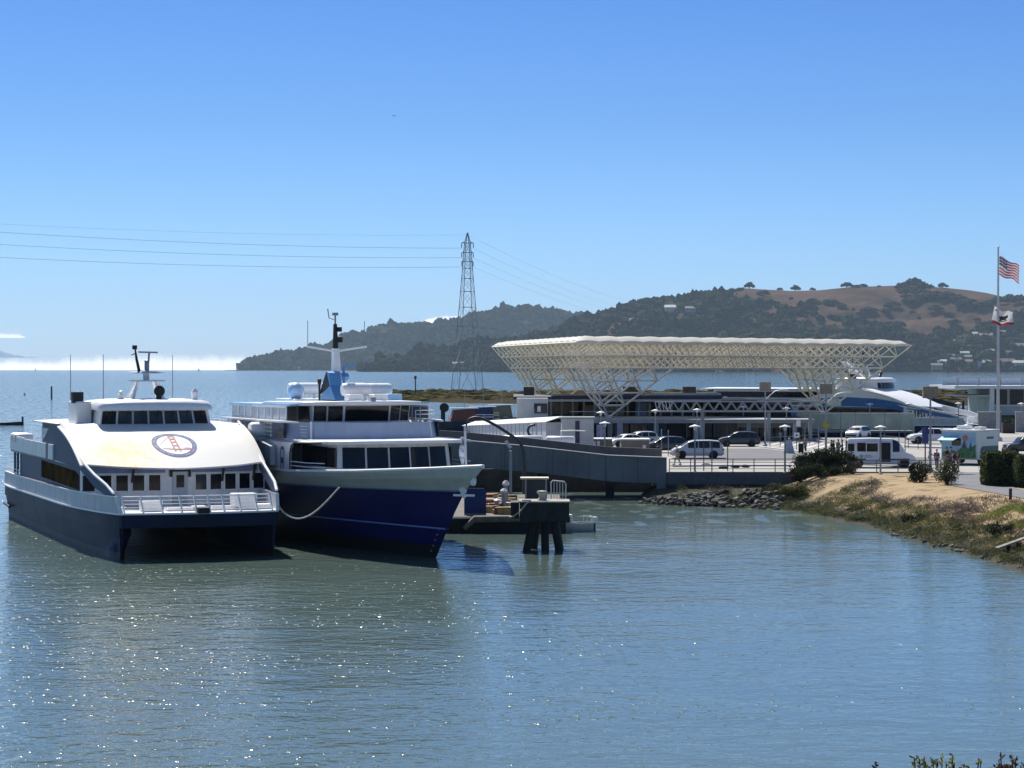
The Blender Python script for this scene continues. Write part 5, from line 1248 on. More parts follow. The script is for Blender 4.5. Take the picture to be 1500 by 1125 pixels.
for i, (px, Y) in enumerate(((1400,402),(1432,398),(1385,420))):
    r = thing('small_boat', ('white small boat between the dark pilings', 'white small boat right of the dark pilings', 'white small boat in front of the dark shed')[i], 'boat', px_on(px, Y, 0), R(20*i-10), 'small white boats at the pilings')
    MB().loft([[(x,-b,z),(x,-b*.6,-.2),(x,b*.6,-.2),(x,b,z)] for x, b, z in ((-2.6,1,.9),(0,1.1,.9),(1.8,.7,1.1),(2.9,.03,1.3))]).build('hull', whiteclean, r, fixn=True); MB().box(-1,.8,-.7,.7,.9,1.7).build('cabin', whiteclean, r, bevel=.1)
# white building on the right
wb = thing('white_building', 'white flat roofed harbour building with a white rail along its roof, at the right edge', 'building', (66*345/322, 345, 11-(11-Z0)*345/322)); wb.scale = (345/322,)*3; ow = Vector((66, 322, Z0))
def bw_(name, x0, x1, y0, y1, z0, z1, m, par=wb): return MB().box(x0-ow.x, x1-ow.x, y0-ow.y, y1-ow.y, z0-ow.z, z1-ow.z).build(name, m, par)
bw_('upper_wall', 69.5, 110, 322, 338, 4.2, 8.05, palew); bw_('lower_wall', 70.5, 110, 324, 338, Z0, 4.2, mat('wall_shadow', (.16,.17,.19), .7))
bw_('eave', 63.8, 112, 319.5, 339, 8.05, 8.5, lampm); bw_('side_roof', 64.8, 69.5, 320, 332, 6.9, 7.15, palew)
for i in range(10):
    bw_('window', 69.9+i*2.4, 71.9+i*2.4, 321.9, 322.02, 5.75, 7.9, glass)
bw_('sill', 69.5, 110, 321.8, 321.99, 5.5, 5.68, lampm)
bw_('column', 69.0, 69.6, 319.9, 320.5, Z0, 8.05, lampm); bw_('column', 78, 78.6, 320.4, 321, Z0, 8.05, lampm)
for i in range(10): bw_('rail_post', 64.2+i*3.1, 64.35+i*3.1, 319.9, 320.05, 8.5, 9.55, polem)
bw_('roof_rail', 63.8, 112, 319.85, 320.1, 9.55, 9.8, lampm)
bw_('rail_panel', 64, 112, 330, 330.1, 8.5, 9.6, mat('panel_paleblue', (.42,.52,.62), .5))
for i, (px0, px1, y0, y1, c, lab) in enumerate(((1433,1467,604,626,(.30,.31,.32),'grey concrete block wall in front of the white building'),(1469,1487,611,626,(.05,.09,.03),'clipped green planter box right of the flagpole'),(1488,1520,604,624,(.36,.37,.36),'pale screen wall at the right edge by the white building'))):
    Y = 305 if i != 1 else 300; o = thing('block_wall' if i != 1 else 'planter_box', lab, 'wall' if i != 1 else 'planter', (Xat((px0+px1)/2, Y), Y, Z0)); hw = (Xat(px1,Y)-Xat(px0,Y))/2; zt0 = Zat(y0,Y)-Z0
    MB().box(-hw, hw, 0, .4 if i != 1 else 1.2, 0, zt0*(1 if i != 1 else .62)).build('wall', mat('bw_%d' % i, c if i != 1 else (.06,.05,.045), .85, var=.15), o)
    if i == 1: leaves(MB(), (0,.6,zt0*.75), (hw,.7,.55), 260, .22, 5).build('hedge', mat('planter_leaf', (.06,.10,.03), .8, var=.3, scale=2), o)
    else: MB().box(-hw-.05, hw+.05, -.06, .46, zt0, zt0+.09).build('coping', kerbm, o)
# ================================================================ vehicles
def paintm(name, c, rough=.3): return mat(name, c, rough, var=.03, scale=1, coat=.5)
cwhite = paintm('car_white', (.70,.71,.72)); csilver = paintm('car_silver', (.52,.54,.57)); cnavy = paintm('car_navy', (.018,.026,.05)); cblack = paintm('car_black', (.012,.012,.014))
cglass = mat('car_glass', (.012,.014,.018), .07, var=.2, scale=1, spec=.5)
tyrem = mat('tyre', (.016,.016,.016), .8); rimm = mat('rim_alloy', (.38,.39,.40), .35, metal=.6); tail = mat('tail_lamp', (.35,.02,.02), .3); headm = mat('head_lamp', (.70,.72,.74), .15)
trimm = mat('trim_dark', (.03,.03,.032), .6)
def wheel(par, x, y, r):
    w = thing('wheel', None, None); w.parent = par; w.location = (x, y, r); s = 1 if y > 0 else -1
    MB().lathe([(r*.62,-.11),(r*.95,-.11),(r,-.06),(r,.06),(r*.95,.11),(r*.62,.11)], n=18, axis='y').build('tyre', tyrem, w, smooth=40)
    MB().lathe([(0,.07*s),(r*.2,.09*s),(r*.55,.06*s),(r*.64,.1*s),(r*.64,-.05*s),(0,-.05*s)], n=14, axis='y').build('rim', rimm, w)
def car(name, label, cat, loc, rot, body, L, W, prof, belt, panes, scr, rear, wheels, r=.34, gc=.24, inset=.17, group=None, sill=None):
    """prof: top line from tail to nose; panes: side glass x ranges; scr, rear: x ranges of the windscreen and rear glass"""
    root = thing(name, label, cat, loc, rot, group)
    H = max(z for x, z in prof)
    top = lambda x: interp(prof, x)
    def half(x): 
        e = max(0, (abs(x)-L*.36)/(L*.14)); return W/2*(1-.10*e*e)
    def side(x, z):
        w = half(x)
        return w if z <= belt else w-inset*(z-belt)/(H-belt)
    xs = sorted(set([p[0] for p in prof]+[-L/2+L*i/22 for i in range(23)]))
    rings = []
    for x in xs:
        zt = top(x); w = half(x); b = min(belt, zt-.05); st = side(x, zt)-.03
        g = gc+(.10 if abs(x) > L*.46 else 0)
        ring = [(w*.9,g),(w-.015,g+.14),(w,b*.7),(side(x,b)-.01,b),(st,zt-.05),(st*.86,zt),(0,zt+.02)]
        rings.append([(x,-y,z) for y, z in ring]+[(x,y,z) for y, z in ring[::-1][1:]])
    MB().loft(rings).build('body', body, root, smooth=38, fixn=True)
    for s in (1, -1):
        for (a, b) in panes:
            st = [a+(b-a)*i/5 for i in range(6)]; ring = []
            for x in st:
                z1 = top(x)-.10; z0 = belt+.03
                if z1 < z0+.02: z1 = z0+.02
                ring.append([(x, s*(side(x,z0)-.004), z0), (x, s*(side(x,z1)-.004), z1), (x, s*(side(x,z1)+.014), z1), (x, s*(side(x,z0)+.014), z0)])
            MB().loft(ring).build('side_window', cglass, root, fixn=True)
        for x in wheels:
            MB().lathe([(0,-.02),(r+.075,-.02),(r+.075,.012),(0,.012)], (x, s*(half(x)+.002), r+.03), 18, axis='y').build('wheel_arch', trimm, root)
            wheel(root, x, s*(half(x)-.075), r)
        hx = L/2-.16
        MB().ball((hx, s*W*.36, top(hx)-.22), .16, 2, sq=(.9,1.1,.6)).build('headlight', headm, root, smooth=True)
        MB().box(-L/2+.0, -L/2+.16, s*W*.42-.1, s*W*.42+.1, belt-.25, belt-.02).build('tail_light', tail, root, bevel=.02)
        MB().box(scr[0]-.25, scr[0]-.05, s*(W/2+.08)-.1, s*(W/2+.08)+.1, belt+.0, belt+.17).build('mirror', body, root, bevel=.04)
    for nm, (a, b) in (('windscreen', scr), ('rear_window', rear)):
        ring = []
        for i in range(5):
            x = a+(b-a)*i/4; k = side(x, top(x))*.84
            ring.append([(x,-k,top(x)+.025),(x,0,top(x)+.04),(x,k,top(x)+.025),(x,k,top(x)-.02),(x,-k,top(x)-.02)])
        MB().loft(ring).build(nm, cglass, root, fixn=True)
    MB().box(L/2-.12, L/2+.03, -W*.38, W*.38, gc+.08, gc+.3).build('bumper', trimm, root, bevel=.03)
    MB().box(-L/2-.02, -L/2+.12, -W*.38, W*.38, gc+.1, gc+.3).build('bumper', trimm, root, bevel=.03)
    if sill: MB().box(-L*.4, L*.4, -W/2-.006, W/2+.006, sill[0], sill[1]).build('stripe', sill[2], root)
    return root
def on(px, py, z=Z0): p = gp(px, py, z); p.z += .012; return p
MV = [(-2.55,.62),(-2.5,1.0),(-2.3,1.45),(-2.05,1.70),(-1.2,1.78),(.3,1.76),(.9,1.62),(1.7,1.12),(2.2,.98),(2.5,.78),(2.57,.5)]
car('minivan', 'silver white minivan parked side on behind the waterfront railing', 'minivan', on(1021,671), R(181), csilver, 5.14, 1.95, MV, .98, [(-2.15,-1.25),(-1.15,-.1),(0,.95)], (1.62,.92), (-2.28,-2.12), (-1.55,1.55), .34)
SV = [(-2.35,.7),(-2.3,1.0),(-2.1,1.35),(-1.75,1.62),(-1.0,1.70),(.1,1.68),(.6,1.52),(1.2,1.12),(1.9,1.0),(2.25,.82),(2.36,.5)]
car('sport_utility_car', 'dark navy sport utility car on the plaza behind the silver minivan', 'car', on(1082,654), R(179), cnavy, 4.72, 1.9, SV, 1.0, [(-1.95,-1.1),(-1.0,-.05),(.05,.85)], (1.15,.62), (-2.18,-1.85), (-1.42,1.42), .36)
HB = [(-2.0,.65),(-1.95,1.0),(-1.7,1.4),(-1.3,1.55),(-.5,1.58),(.2,1.55),(.7,1.38),(1.2,1.02),(1.7,.92),(1.95,.75),(2.03,.5)]
car('small_car', 'small white hatchback turned towards the camera beyond the shuttle van', 'car', on(1257,642.5), R(236), cwhite, 4.1, 1.78, HB, .95, [(-1.6,-.75),(-.65,.1),(.2,.85)], (1.15,.72), (-1.8,-1.45), (-1.25,1.25), .32)
PK = [(-2.75,.75),(-2.7,1.15),(-2.6,1.70),(-2.3,1.80),(-1.0,1.80),(.4,1.82),(.8,1.66),(1.35,1.2),(2.2,1.1),(2.6,.95),(2.76,.6)]
car('pickup_truck', 'big white pickup with dark tinted rear canopy, left of the food truck', 'pickup', on(1364,650), R(184), cwhite, 5.5, 1.98, PK, 1.12, [(-2.5,-1.25),(-1.05,-.1),(0,.9)], (1.3,.82), (-2.68,-2.55), (-1.7,1.72), .40, .34)
SD = [(-2.3,.6),(-2.25,.95),(-1.7,1.05),(-1.1,1.38),(-.5,1.46),(.2,1.44),(.6,1.3),(1.15,.98),(1.9,.88),(2.25,.7),(2.32,.45)]
car('parked_car', 'white saloon car parked behind the smaller bin enclosure', 'car', on(917,655), R(205), cwhite, 4.64, 1.8, SD, .92, [(-1.35,-.5),(-.4,.35),(.42,.9)], (1.1,.62), (-1.65,-1.15), (-1.4,1.4), .33, group='cars parked by the bin enclosures')
car('parked_car', 'silver hatchback between the white saloon and the terminal columns', 'car', on(938,652), R(200), csilver, 4.1, 1.78, HB, .95, [(-1.6,-.75),(-.65,.1),(.2,.85)], (1.15,.72), (-1.8,-1.45), (-1.25,1.25), .32, group='cars parked by the bin enclosures')
car('parked_car', 'dark blue sport utility car half hidden by the larger bin enclosure', 'car', on(973,663), R(190), cnavy, 4.72, 1.9, SV, 1.0, [(-1.95,-1.1),(-1.0,-.05),(.05,.85)], (1.15,.62), (-2.18,-1.85), (-1.42,1.42), .36, group='cars parked by the bin enclosures')
car('parked_car', 'white saloon car parked beyond the food truck near the flagpole', 'car', on(1419,637), R(180), cwhite, 4.64, 1.8, SD, .92, [(-1.35,-.5),(-.4,.35),(.42,.9)], (1.1,.62), (-1.65,-1.15), (-1.4,1.4), .33)
JP = [(-2.0,.8),(-1.98,1.2),(-1.92,1.78),(-1.8,1.84),(0,1.84),(.35,1.82),(.6,1.62),(.85,1.22),(1.7,1.16),(1.95,1.05),(2.0,.6)]
car('off_road_car', 'black boxy off road car at the right edge behind the hedge', 'car', on(1500,667), R(186), cblack, 4.1, 1.85, JP, 1.18, [(-1.8,-.9),(-.8,-.1),(0,.5)], (.84,.4), (-1.97,-1.9), (-1.25,1.3), .41, .42, .08)
# shuttle van
VN = [(-3.05,.6),(-3.0,1.2),(-2.95,2.35),(-2.8,2.56),(-1.0,2.62),(1.0,2.58),(1.45,2.42),(2.15,1.42),(2.75,1.18),(3.0,.95),(3.08,.55)]
vn = car('shuttle_van', 'white high roofed shuttle van with open sliding door and blue stripe', 'van', on(1289,684.5), R(-3), cwhite, 6.2, 2.05, VN, 1.36, [(1.02,1.62)], (2.12,1.5), (-3.0,-2.95), (-2.0,2.05), .36, .32, .14, sill=(.66,.80, mat('van_stripe', (.02,.04,.17), .4)))
for s in (-1,):
    MB().box(-2.1, -.62, s*1.0-.03, s*1.0+.03, 1.42, 2.18).build('side_window', cglass, vn, bevel=.02)
    MB().box(-.10, .82, s*1.02-.03, s*1.02+.012, .52, 2.2).build('door_opening', mat('van_inside', (.012,.012,.014), .8), vn)
    MB().box(-2.92, -2.35, s*.985-.03, s*.985+.03, 1.45, 2.1).build('side_window', cglass, vn, bevel=.02)
    MB().box(-1.35, -.2, s*1.04-.03, s*1.04+.03, .56, 2.28).build('sliding_door', cwhite, vn, bevel=.03)
    MB().box(-1.28, -.3, s*1.075-.02, s*1.075+.02, 1.42, 2.15).build('side_window', cglass, vn, bevel=.02)
    MB().lathe([(0,-.012),(.17,-.012),(.17,.0),(0,.0)], (-1.75, s*1.05, 1.0), 14, axis='y').build('emblem', mat('van_green', (.18,.45,.25), .4), vn)
    MB().box(-1.45,-.75, s*1.078-.005, s*1.078+.005, .9, .97).box(-1.45,-.9, s*1.078-.005, s*1.078+.005, 1.04, 1.1).build('lettering', mat('van_letter', (.18,.30,.45), .5), vn)
# food truck (a corner turned to the camera)
ft = thing('food_truck', 'pale teal food truck with landscape mural, serving hatch and small blue awning', 'food truck', on(1431,682), R(-40))
mint = mat('truck_mint', (.52,.62,.60), .4, var=.04, scale=.6, coat=.2); murl = mat('mural_sky', (.30,.50,.66), .5, var=.15, scale=1.2); murg = mat('mural_green', (.06,.20,.08), .5, var=.35, scale=1.6); murt = mat('mural_teal', (.035,.11,.11), .5, var=.3, scale=1)
MB().box(-3.6, 0, 0, 4.2, .5, 3.1).build('body', mint, ft, bevel=.08)
MB().box(-3.7, .08, -.08, 4.3, 3.08, 3.2).build('roof', lampm, ft, bevel=.04)
MB().box(-3.5, -.1, -.015, .02, .62, 2.95).build('mural', murl, ft); MB().prism([(-3.5,.62),(-.1,.62),(-.1,1.9),(-.7,1.45),(-1.3,1.75),(-2.1,1.2),(-2.8,1.4),(-3.5,1.1)], lambda x, z, t: Vector((x, -.03+.02*t, z)), 0, 1).build('mural_hills', murg, ft, fixn=True)
MB().prism([(-1.55,1.5),(-1.25,2.3),(-1.0,1.5)], lambda x, z, t: Vector((x, -.045+.02*t, z)), 0, 1).prism([(-.85,1.3),(-.6,2.1),(-.35,1.3)], lambda x, z, t: Vector((x, -.045+.02*t, z)), 0, 1).build('mural_trees', murt, ft, fixn=True)
MB().lathe([(0,-.03),(.26,-.03),(.26,0),(0,0)], (-1.15,-.03,2.45), 16, axis='y').build('mural_sun', mat('mural_orange', (.50,.16,.07), .5), ft)
MB().box(-2.5, -1.6, -.05, .0, 1.75, 2.4).build('serving_hatch', glass, ft); MB().hexa([(-3.5,-.05,2.5),(-1.7,-.05,2.5),(-1.9,-.95,2.2),(-3.5,-.95,2.2)], [(-3.5,-.05,2.56),(-1.7,-.05,2.56),(-1.9,-.95,2.26),(-3.5,-.95,2.26)]).build('awning', mat('awning_blue', (.35,.58,.72), .6), ft)
MB().box(-.02, .02, .1, 4.1, .62, 1.7).build('side_panel', murt, ft); MB().box(-.015, .025, .9, 2.6, .5, 1.0).build('side_green', murg, ft)
MB().prism([(.0,.5),(.5,.5),(.62,1.5),(1.2,1.9),(1.2,2.0),(.0,2.0)], lambda y, z, t: Vector((.02+.03*t, y, z)), 0, 1).build('side_arch', mint, ft, fixn=True)
MB().box(0.0,.04,1.9,3.1,2.35,2.55).build('vent', murt, ft)
for x, y in ((-.2,1.2),(-.2,3.4),(-3.4,1.2),(-3.4,3.4)): wheel(ft, x, y, .36)
MB().box(-2.6,-1.6,1,2.2,3.2,3.55).box(-1.2,-.4,1.6,2.6,3.2,3.45).build('roof_unit', lampm, ft, bevel=.05)

# ================================================================ people
skin = mat('skin', (.42,.26,.19), .6)
def cloth(n, c): return mat(n, c, .85, var=.15, scale=6)
def skinned(name, verts, edges_, radii, m, par, sub=1):
    me = bpy.data.meshes.new(name); me.from_pydata([tuple(v) for v in verts], edges_, []); me.materials.append(m)
    o = bpy.data.objects.new(name, me); COL.objects.link(o); o.parent = par
    md = o.modifiers.new('skin', 'SKIN'); md.use_smooth_shade = True
    if not me.skin_vertices: 
        bpy.context.view_layer.update()
    for i, r in enumerate(radii): me.skin_vertices[0].data[i].radius = (r, r) if not isinstance(r, tuple) else r
    me.skin_vertices[0].data[0].use_root = True
    s = o.modifiers.new('sub', 'SUBSURF'); s.levels = sub; s.render_levels = sub
    return o
def person(label, loc, rot, topc, legc, hairc, pose='stand', hold=None, h=1.0, long=False, group='people on the plaza'):
    st = {'stand': (.03,-.03,.10,.06), 'walk': (.26,-.24,.28,-.22), 'wait': (.06,-.02,.34,.28)}[pose]
    V = [(0,0,.94),(0,0,1.12),(.01,0,1.34),(.01,0,1.47),(.03,0,1.56),(.04,0,1.66),(.03,0,1.74)]; E = [(0,1),(1,2),(2,3),(3,4),(4,5),(5,6)]
    Rr = [(.10,.15),(.095,.135),(.11,.165),.05,(.085,.07),(.095,.08),.055]
    T = [list(x) for x in (V[:4], E[:3], Rr[:4])]; Lg = [[V[0]], [], [(.12,.16)]]
    def add(S, v, pa, r): S[0].append(v); S[1].append((pa, len(S[0])-1)); S[2].append(r); return len(S[0])-1
    B = [V, E, Rr]
    # nose and chin give the head a face side
    add(B, (.145,0,1.63), 5, .022)
    for s, fw, aw in ((1, st[0], st[2]), (-1, st[1], st[3])):
        sh = (.0, s*.185, 1.42); el = (-.03+aw*.5, s*.235, 1.13); wr = (aw*1.1+.04, s*.225, .90+abs(aw)*.25)
        i = add(B, sh, 2, .058); i = add(B, el, i, .044); i = add(B, wr, i, .03); pm = (wr[0]+.03, wr[1], wr[2]-.08); i = add(B, pm, i, .032)
        for k in range(4): 
            f = add(B, (pm[0]+.022*(k-1.5)+.01, pm[1], pm[2]-.05-.01*(k in (1,2))), i, .009); add(B, (pm[0]+.022*(k-1.5)+.025, pm[1]-s*.012, pm[2]-.095), f, .008)
        add(B, (pm[0]+.05, pm[1]-s*.03, pm[2]-.02), i, .01)
        j = add(T, sh, 2, .07); j = add(T, el, j, .056); add(T, (lerp(el[0],wr[0],.9), wr[1], lerp(el[2],wr[2],.9)), j, .045)
        hp = (0, s*.09, .88); kn = (fw*.55+.03, s*.10, .50); an = (fw-.04 if fw > 0 else fw-.08, s*.10, .09); to = (an[0]+.16, s*.12, .045)
        i = add(B, hp, 0, .085); i = add(B, kn, i, .058); i = add(B, an, i, .04); add(B, to, i, .035)
        j = add(Lg, hp, 0, .10); j = add(Lg, kn, j, .075 if not long else .09); add(Lg, (lerp(kn[0],an[0],.9), an[1], lerp(kn[2],an[2],.9)), j, .062)
    p = thing('person', label, 'person', loc, rot, group); p.scale = (h, h, h)
    skinned('body', *B, skin, p); skinned('jacket', *T, topc, p); skinned('trousers', *Lg, legc, p)
    MB().ball((.0,0,1.70), .105, 2, sq=(1.0,.9,.95), jit=.08).build('hair', hairc, p, smooth=True)
    for s, fw in ((1, st[0]), (-1, st[1])):
        an = (fw-.04 if fw > 0 else fw-.08, s*.11)
        MB().box(an[0]-.07, an[0]+.2, an[1]-.05, an[1]+.05, 0, .1).build('shoe', trimm, p, bevel=.03)
    if hold: hold(p)
    return p
hdark = mat('hair_dark', (.03,.02,.015), .7); hgrey = mat('hair_grey', (.30,.28,.26), .8); hcap = mat('cap_white', (.65,.65,.63), .8)
blk = cloth('cloth_black', (.016,.016,.018)); dnv = cloth('cloth_navy', (.03,.04,.07)); jean = cloth('cloth_denim', (.05,.07,.12)); tan = cloth('cloth_tan', (.36,.29,.20)); grn = cloth('cloth_olive', (.14,.14,.09)); pur = cloth('cloth_purple', (.12,.05,.18)); wht = cloth('cloth_white', (.60,.60,.60)); kh = cloth('cloth_khaki', (.30,.25,.18)); tealc = cloth('cloth_teal', (.08,.20,.22))
person('person in tan top and dark trousers standing beside a black suitcase', on(1180,663), R(215), tan, dnv, hdark, 'stand')
sc = thing('suitcase', 'upright black suitcase standing beside the person in tan', 'suitcase', on(1173.5,664)); MB().box(-.27,.27,-.17,.17,.08,1.02).build('shell', blk, sc, bevel=.06); MB().tube([(-.18,0,1.0),(-.18,0,1.15),(.18,0,1.15),(.18,0,1.0)], .02, 5).build('handle', polem, sc)
for x in (-.2,.2): MB().lathe([(.06,-.03),(.06,.03)], (x,0,.06), 8, axis='y').build('wheel', tyrem, sc)
person('person in black coat facing a companion by the shuttle van tail', on(1218,671), R(20), blk, blk, hdark, 'wait', long=True)
person('person all in black talking on the kerb, right one of the pair', on(1221.5,671), R(190), blk, dnv, hgrey, 'wait', long=True)
person('person in grey green jacket waiting behind the shuttle van', on(1228,670), R(-60), grn, dnv, hdark, 'stand')
person('person in dark blue standing right at the shuttle van rear corner', on(1234,671), R(170), dnv, blk, hdark, 'wait')
person('person in navy jacket beside the blue banner post', on(1362,684), R(0), dnv, blk, hdark, 'wait', long=True)
person('person in purple jacket walking past the food truck', on(1372.5,688), R(-110), pur, jean, hdark, 'walk')
person('person in black jacket queueing nearest the food truck hatch', on(1387,684), R(40), blk, blk, hdark, 'wait', long=True)
person('person in khaki sitting low in front of the queue', on(1385,690), R(60), kh, kh, hdark, 'stand', h=.82)
person('person in black with bare arms at the front of the food queue', on(1397,691), R(30), blk, blk, hdark, 'stand')
person('person in teal top behind the queue by the mural', on(1393,683), R(30), tealc, dnv, hdark, 'stand')
person('person in dark red brown jacket and shorts at the right of the queue', on(1404,691), R(200), cloth('cloth_maroon', (.10,.04,.035)), kh, hdark, 'wait')
person('person in light clothes strolling behind the waterfront railing', on(992,681), R(170), grn, kh, hcap, 'walk')
person('person in black crouched over a trolley by the bin enclosure', on(964,672), R(90), blk, blk, hdark, 'wait', h=.8)
person('person in pale trousers in the terminal doorway', on(1143,646), R(250), blk, wht, hdark, 'walk')
# folding sign, pedestal, bags on the plaza
o = thing('a_frame_sign', 'white A frame sign board standing on the plaza kerb', 'sign', on(1156,664), R(20))
MB().hexa([(-.5,-.3,0),(.5,-.3,0),(.5,-.26,0),(-.5,-.26,0)], [(-.26,-.03,1.35),(.26,-.03,1.35),(.26,.0,1.35),(-.26,.0,1.35)]).hexa([(-.5,.26,0),(.5,.26,0),(.5,.3,0),(-.5,.3,0)], [(-.26,.0,1.35),(.26,.0,1.35),(.26,.03,1.35),(-.26,.03,1.35)]).build('board', mat('sign_grey', (.45,.48,.50), .6, var=.1), o)
MB().ball((0,0,1.45), .13, 2).build('knob', polem, o, smooth=True)
for i, (px, py) in enumerate(((1068,692),(1043,688),(1086,690.5),(1100,690))):
    o = tag(MB().ball((0,0,.12), .28, 2, sq=(1.6,.8,.5), jit=.3).build('kit_bag', (blk, dnv, blk, dnv)[i], loc=on(px-8, py-5), smooth=True), ('black bag lying behind the railing below the navy car', 'navy bag lying leftmost behind the railing', 'small black bag right of the larger black bag behind the railing', 'rightmost navy bag lying behind the railing')[i], 'bag', 'bags behind the railing')

# ================================================================ railings, lamps, posts
def railing(name, label, a, b, n, group, h=1.1, nr=4):
    a, b = Vector(a), Vector(b); r = thing(name, label, 'railing', a, 0, group); d = b-a
    for i in range(n+1): MB().bar(d*(i/n), d*(i/n)+Vector((0,0,h)), .07).build('post', railm, r)
    for k in range(nr): z = h*(k+1)/nr-.02; MB().bar(Vector((0,0,z)), d+Vector((0,0,z)), .045 if k < nr-1 else .06).build('rail', railm, r)
    return r
railing('railing', 'dark four bar railing along the quay edge from the ramp to the big bush', (13.3,187.15,Z0+.06), (24.0,187.15,Z0+.06), 6, 'railings on the plaza')
railing('railing', 'dark railing along the quay edge in front of the shuttle van', (27.2,187.2,Z0+.06), (36.2,187.2,Z0+.06), 5, 'railings on the plaza', 1.0, 3)
railing('railing', 'thin railing along the bus island in front of the green screens', on(1128,655.5), on(1200,650), 5, 'railings on the plaza', 1.1, 2)
railing('railing', 'thin railing beside the small white hatchback', on(1290,652), on(1345,658), 4, 'railings on the plaza', 1.1, 2)
def ped_lamp(h=4.0):
    r = thing('pedestrian_lamp', 'x', 'lamp', (0,0,0), 0, 'mushroom headed pedestrian lamps')
    MB().tube([(0,0,0),(0,0,h*.35),(0,0,h-.35)], [.085,.075,.06], 8).build('pole', polem, r)
    MB().lathe([(.17,0),(.17,.08),(.1,.14)], n=8).build('base', polem, r)
    MB().lathe([(0,h-.42),(.10,h-.42),(.14,h-.15),(0,h-.14)], n=10).build('globe', mat('lamp_globe', (.72,.74,.74), .3), r)
    MB().lathe([(.10,h-.16),(.50,h-.14),(.46,h-.07),(.2,h+.0),(.08,h+.06),(0,h+.07)], n=16).build('lamp_shade', lampm, r, smooth=40)
    return r
L_ = [((1018,692.5),'on the quay edge left of the navy car'),((1150,693),'on the quay edge just left of the big bush'),((1290,694.5),'on the quay edge in front of the shuttle van door'),
      ((885,668),'beside the ramp parapet, nearer of two'),((880,656),'behind the smaller bin enclosure, further of two'),((1021,648.5),'by the truss girder end above the minivan'),((1089,641.5),'before the terminal doors above the navy car'),
      ((1152,645),'in front of the terminal, behind the quay lamp by the bush'),((1274,634),'on the far side above the small hatchback'),((1331,633),'at the right end of the green screens'),((1404,632),'between the third ferry bow and the flagpole'),((1496,633),'in front of the white building at the right edge'),((960,651),'behind the larger bin enclosure near the terminal columns')]
pl = ped_lamp()
for i, ((px, py), s) in enumerate(L_):
    o = pl if i == 0 else dup(pl); z = Z0 if i != 3 else 3.5
    o.location = gp(px, py, z) if i != 3 else Vector((Xat(886,193.6), 193.6, 2.3)); o['label'] = 'white mushroom topped lamp '+s
def banner_lamp():
    r = thing('banner_lamp', 'x', 'street lamp', (0,0,0), 0, 'street lamps with boxed banners')
    MB().tube([(0,0,0),(0,0,3.2),(0,0,7.0)], [.12,.10,.07], 8).build('pole', polem, r)
    MB().lathe([(.25,0),(.25,.2),(.14,.3)], n=8).build('base', polem, r)
    MB().box(-.66,.62,-.22,.22,6.25,7.25).build('banner_box', mat('banner_tan', (.33,.29,.22), .8, var=.35, scale=3.5, rgb2=(.20,.17,.13)), r, bevel=.02)
    MB().tube([(0,0,5.3),(.5,-.05,5.75),(1.1,-.1,6.25),(1.8,-.1,6.4),(2.3,-.1,6.38)], .05, 6).build('arm', lampm, r, smooth=60)
    MB().box(1.9,2.6,-.22,.02,6.33,6.45).build('lamp_head', lampm, r, bevel=.04)
    return r
bl_ = banner_lamp()
for i, (px, py, s) in enumerate(((1121,654.5,'street lamp with tan banner box and curved arm, by the navy car'),(1210,669,'street lamp with tan banner box and yellow diamond sign on its pole'),(1363,691,'street lamp with tan banner box in front of the white pickup'))):
    o = bl_ if i == 0 else dup(bl_); o.location = on(px, py); o['label'] = s
    if i == 2:
        for ch_ in list(o.children):
            if ch_.name.split('.')[0] in ('arm', 'lamp_head'): bpy.data.objects.remove(ch_)
    if i == 1:
        MB().prism([(-.42,0),(0,-.42),(.42,0),(0,.42)], lambda x, z, t: Vector((x, -.14+.03*t, 3.1+z)), 0, 1).build('warning_sign', mat('sign_yellow', (.50,.42,.05), .5, var=.2, scale=4), o, fixn=True)
bp_ = thing('blue_post', 'dark post carrying a blue pennant banner left of the food truck queue', 'post', on(1355.5,690))
MB().tube([(0,0,0),(0,0,3.9)], .06, 8).build('pole', poled, bp_); MB().box(-.28,.28,-.04,.04,2.35,3.7).build('banner', mat('banner_blue', (.06,.08,.32), .7, var=.25, scale=2), bp_)
for i, (px, py, h_) in enumerate(((1167,659,2.7),)):
    o = thing('sign_post', 'slim post with two small white parking signs near the suitcase', 'sign', on(px, py))
    MB().tube([(0,0,0),(0,0,3.2)], .04, 6).build('pole', poled, o); MB().box(-.05,.42,-.05,-.02,2.5,3.2).build('sign_plate', lampm, o); MB().box(-.3,.3,-.05,-.02,1.3,1.85).build('sign_plate', lampm, o); MB().prism([(-.18,1.45),(.18,1.5),(.0,1.72)], lambda x, z, t: Vector((x, -.06+.008*t, z)), 0, 1).build('arrow', poled, o, fixn=True)
for i, (px, py, h_, s) in enumerate(((1199,670,2.9,'thin grey post between the suitcase and the pair in black'),(1066,690,2.3,'thin dark post behind the railing right of the quay lamp'),(1031,690,2.3,'thin dark post next to the quay lamp by the minivan'),(1043,690,2.5,'thin dark post in front of the minivan tail'),(1179,648,1.7,'short pale post near the green screens'),(1233,645,1.6,'short pale post left of the small hatchback'),(969,668,2.6,'thin grey post left of the minivan'),(979,668,2.5,'thin grey post just in front of the minivan nose'),(1326,664,2.4,'thin dark post above the shuttle van roof'),(1380,674,3.2,'thin dark post at the left side of the food truck'))):
    o = tag(MB().tube([(0,0,0),(0,0,h_)], .045, 6).lathe([(.07,h_-.02),(.07,h_+.05),(0,h_+.06)], n=6).build('thin_post', polem if 'grey' in s or 'pale' in s else poled, loc=on(px, py)), s, 'post', 'thin posts on the plaza')
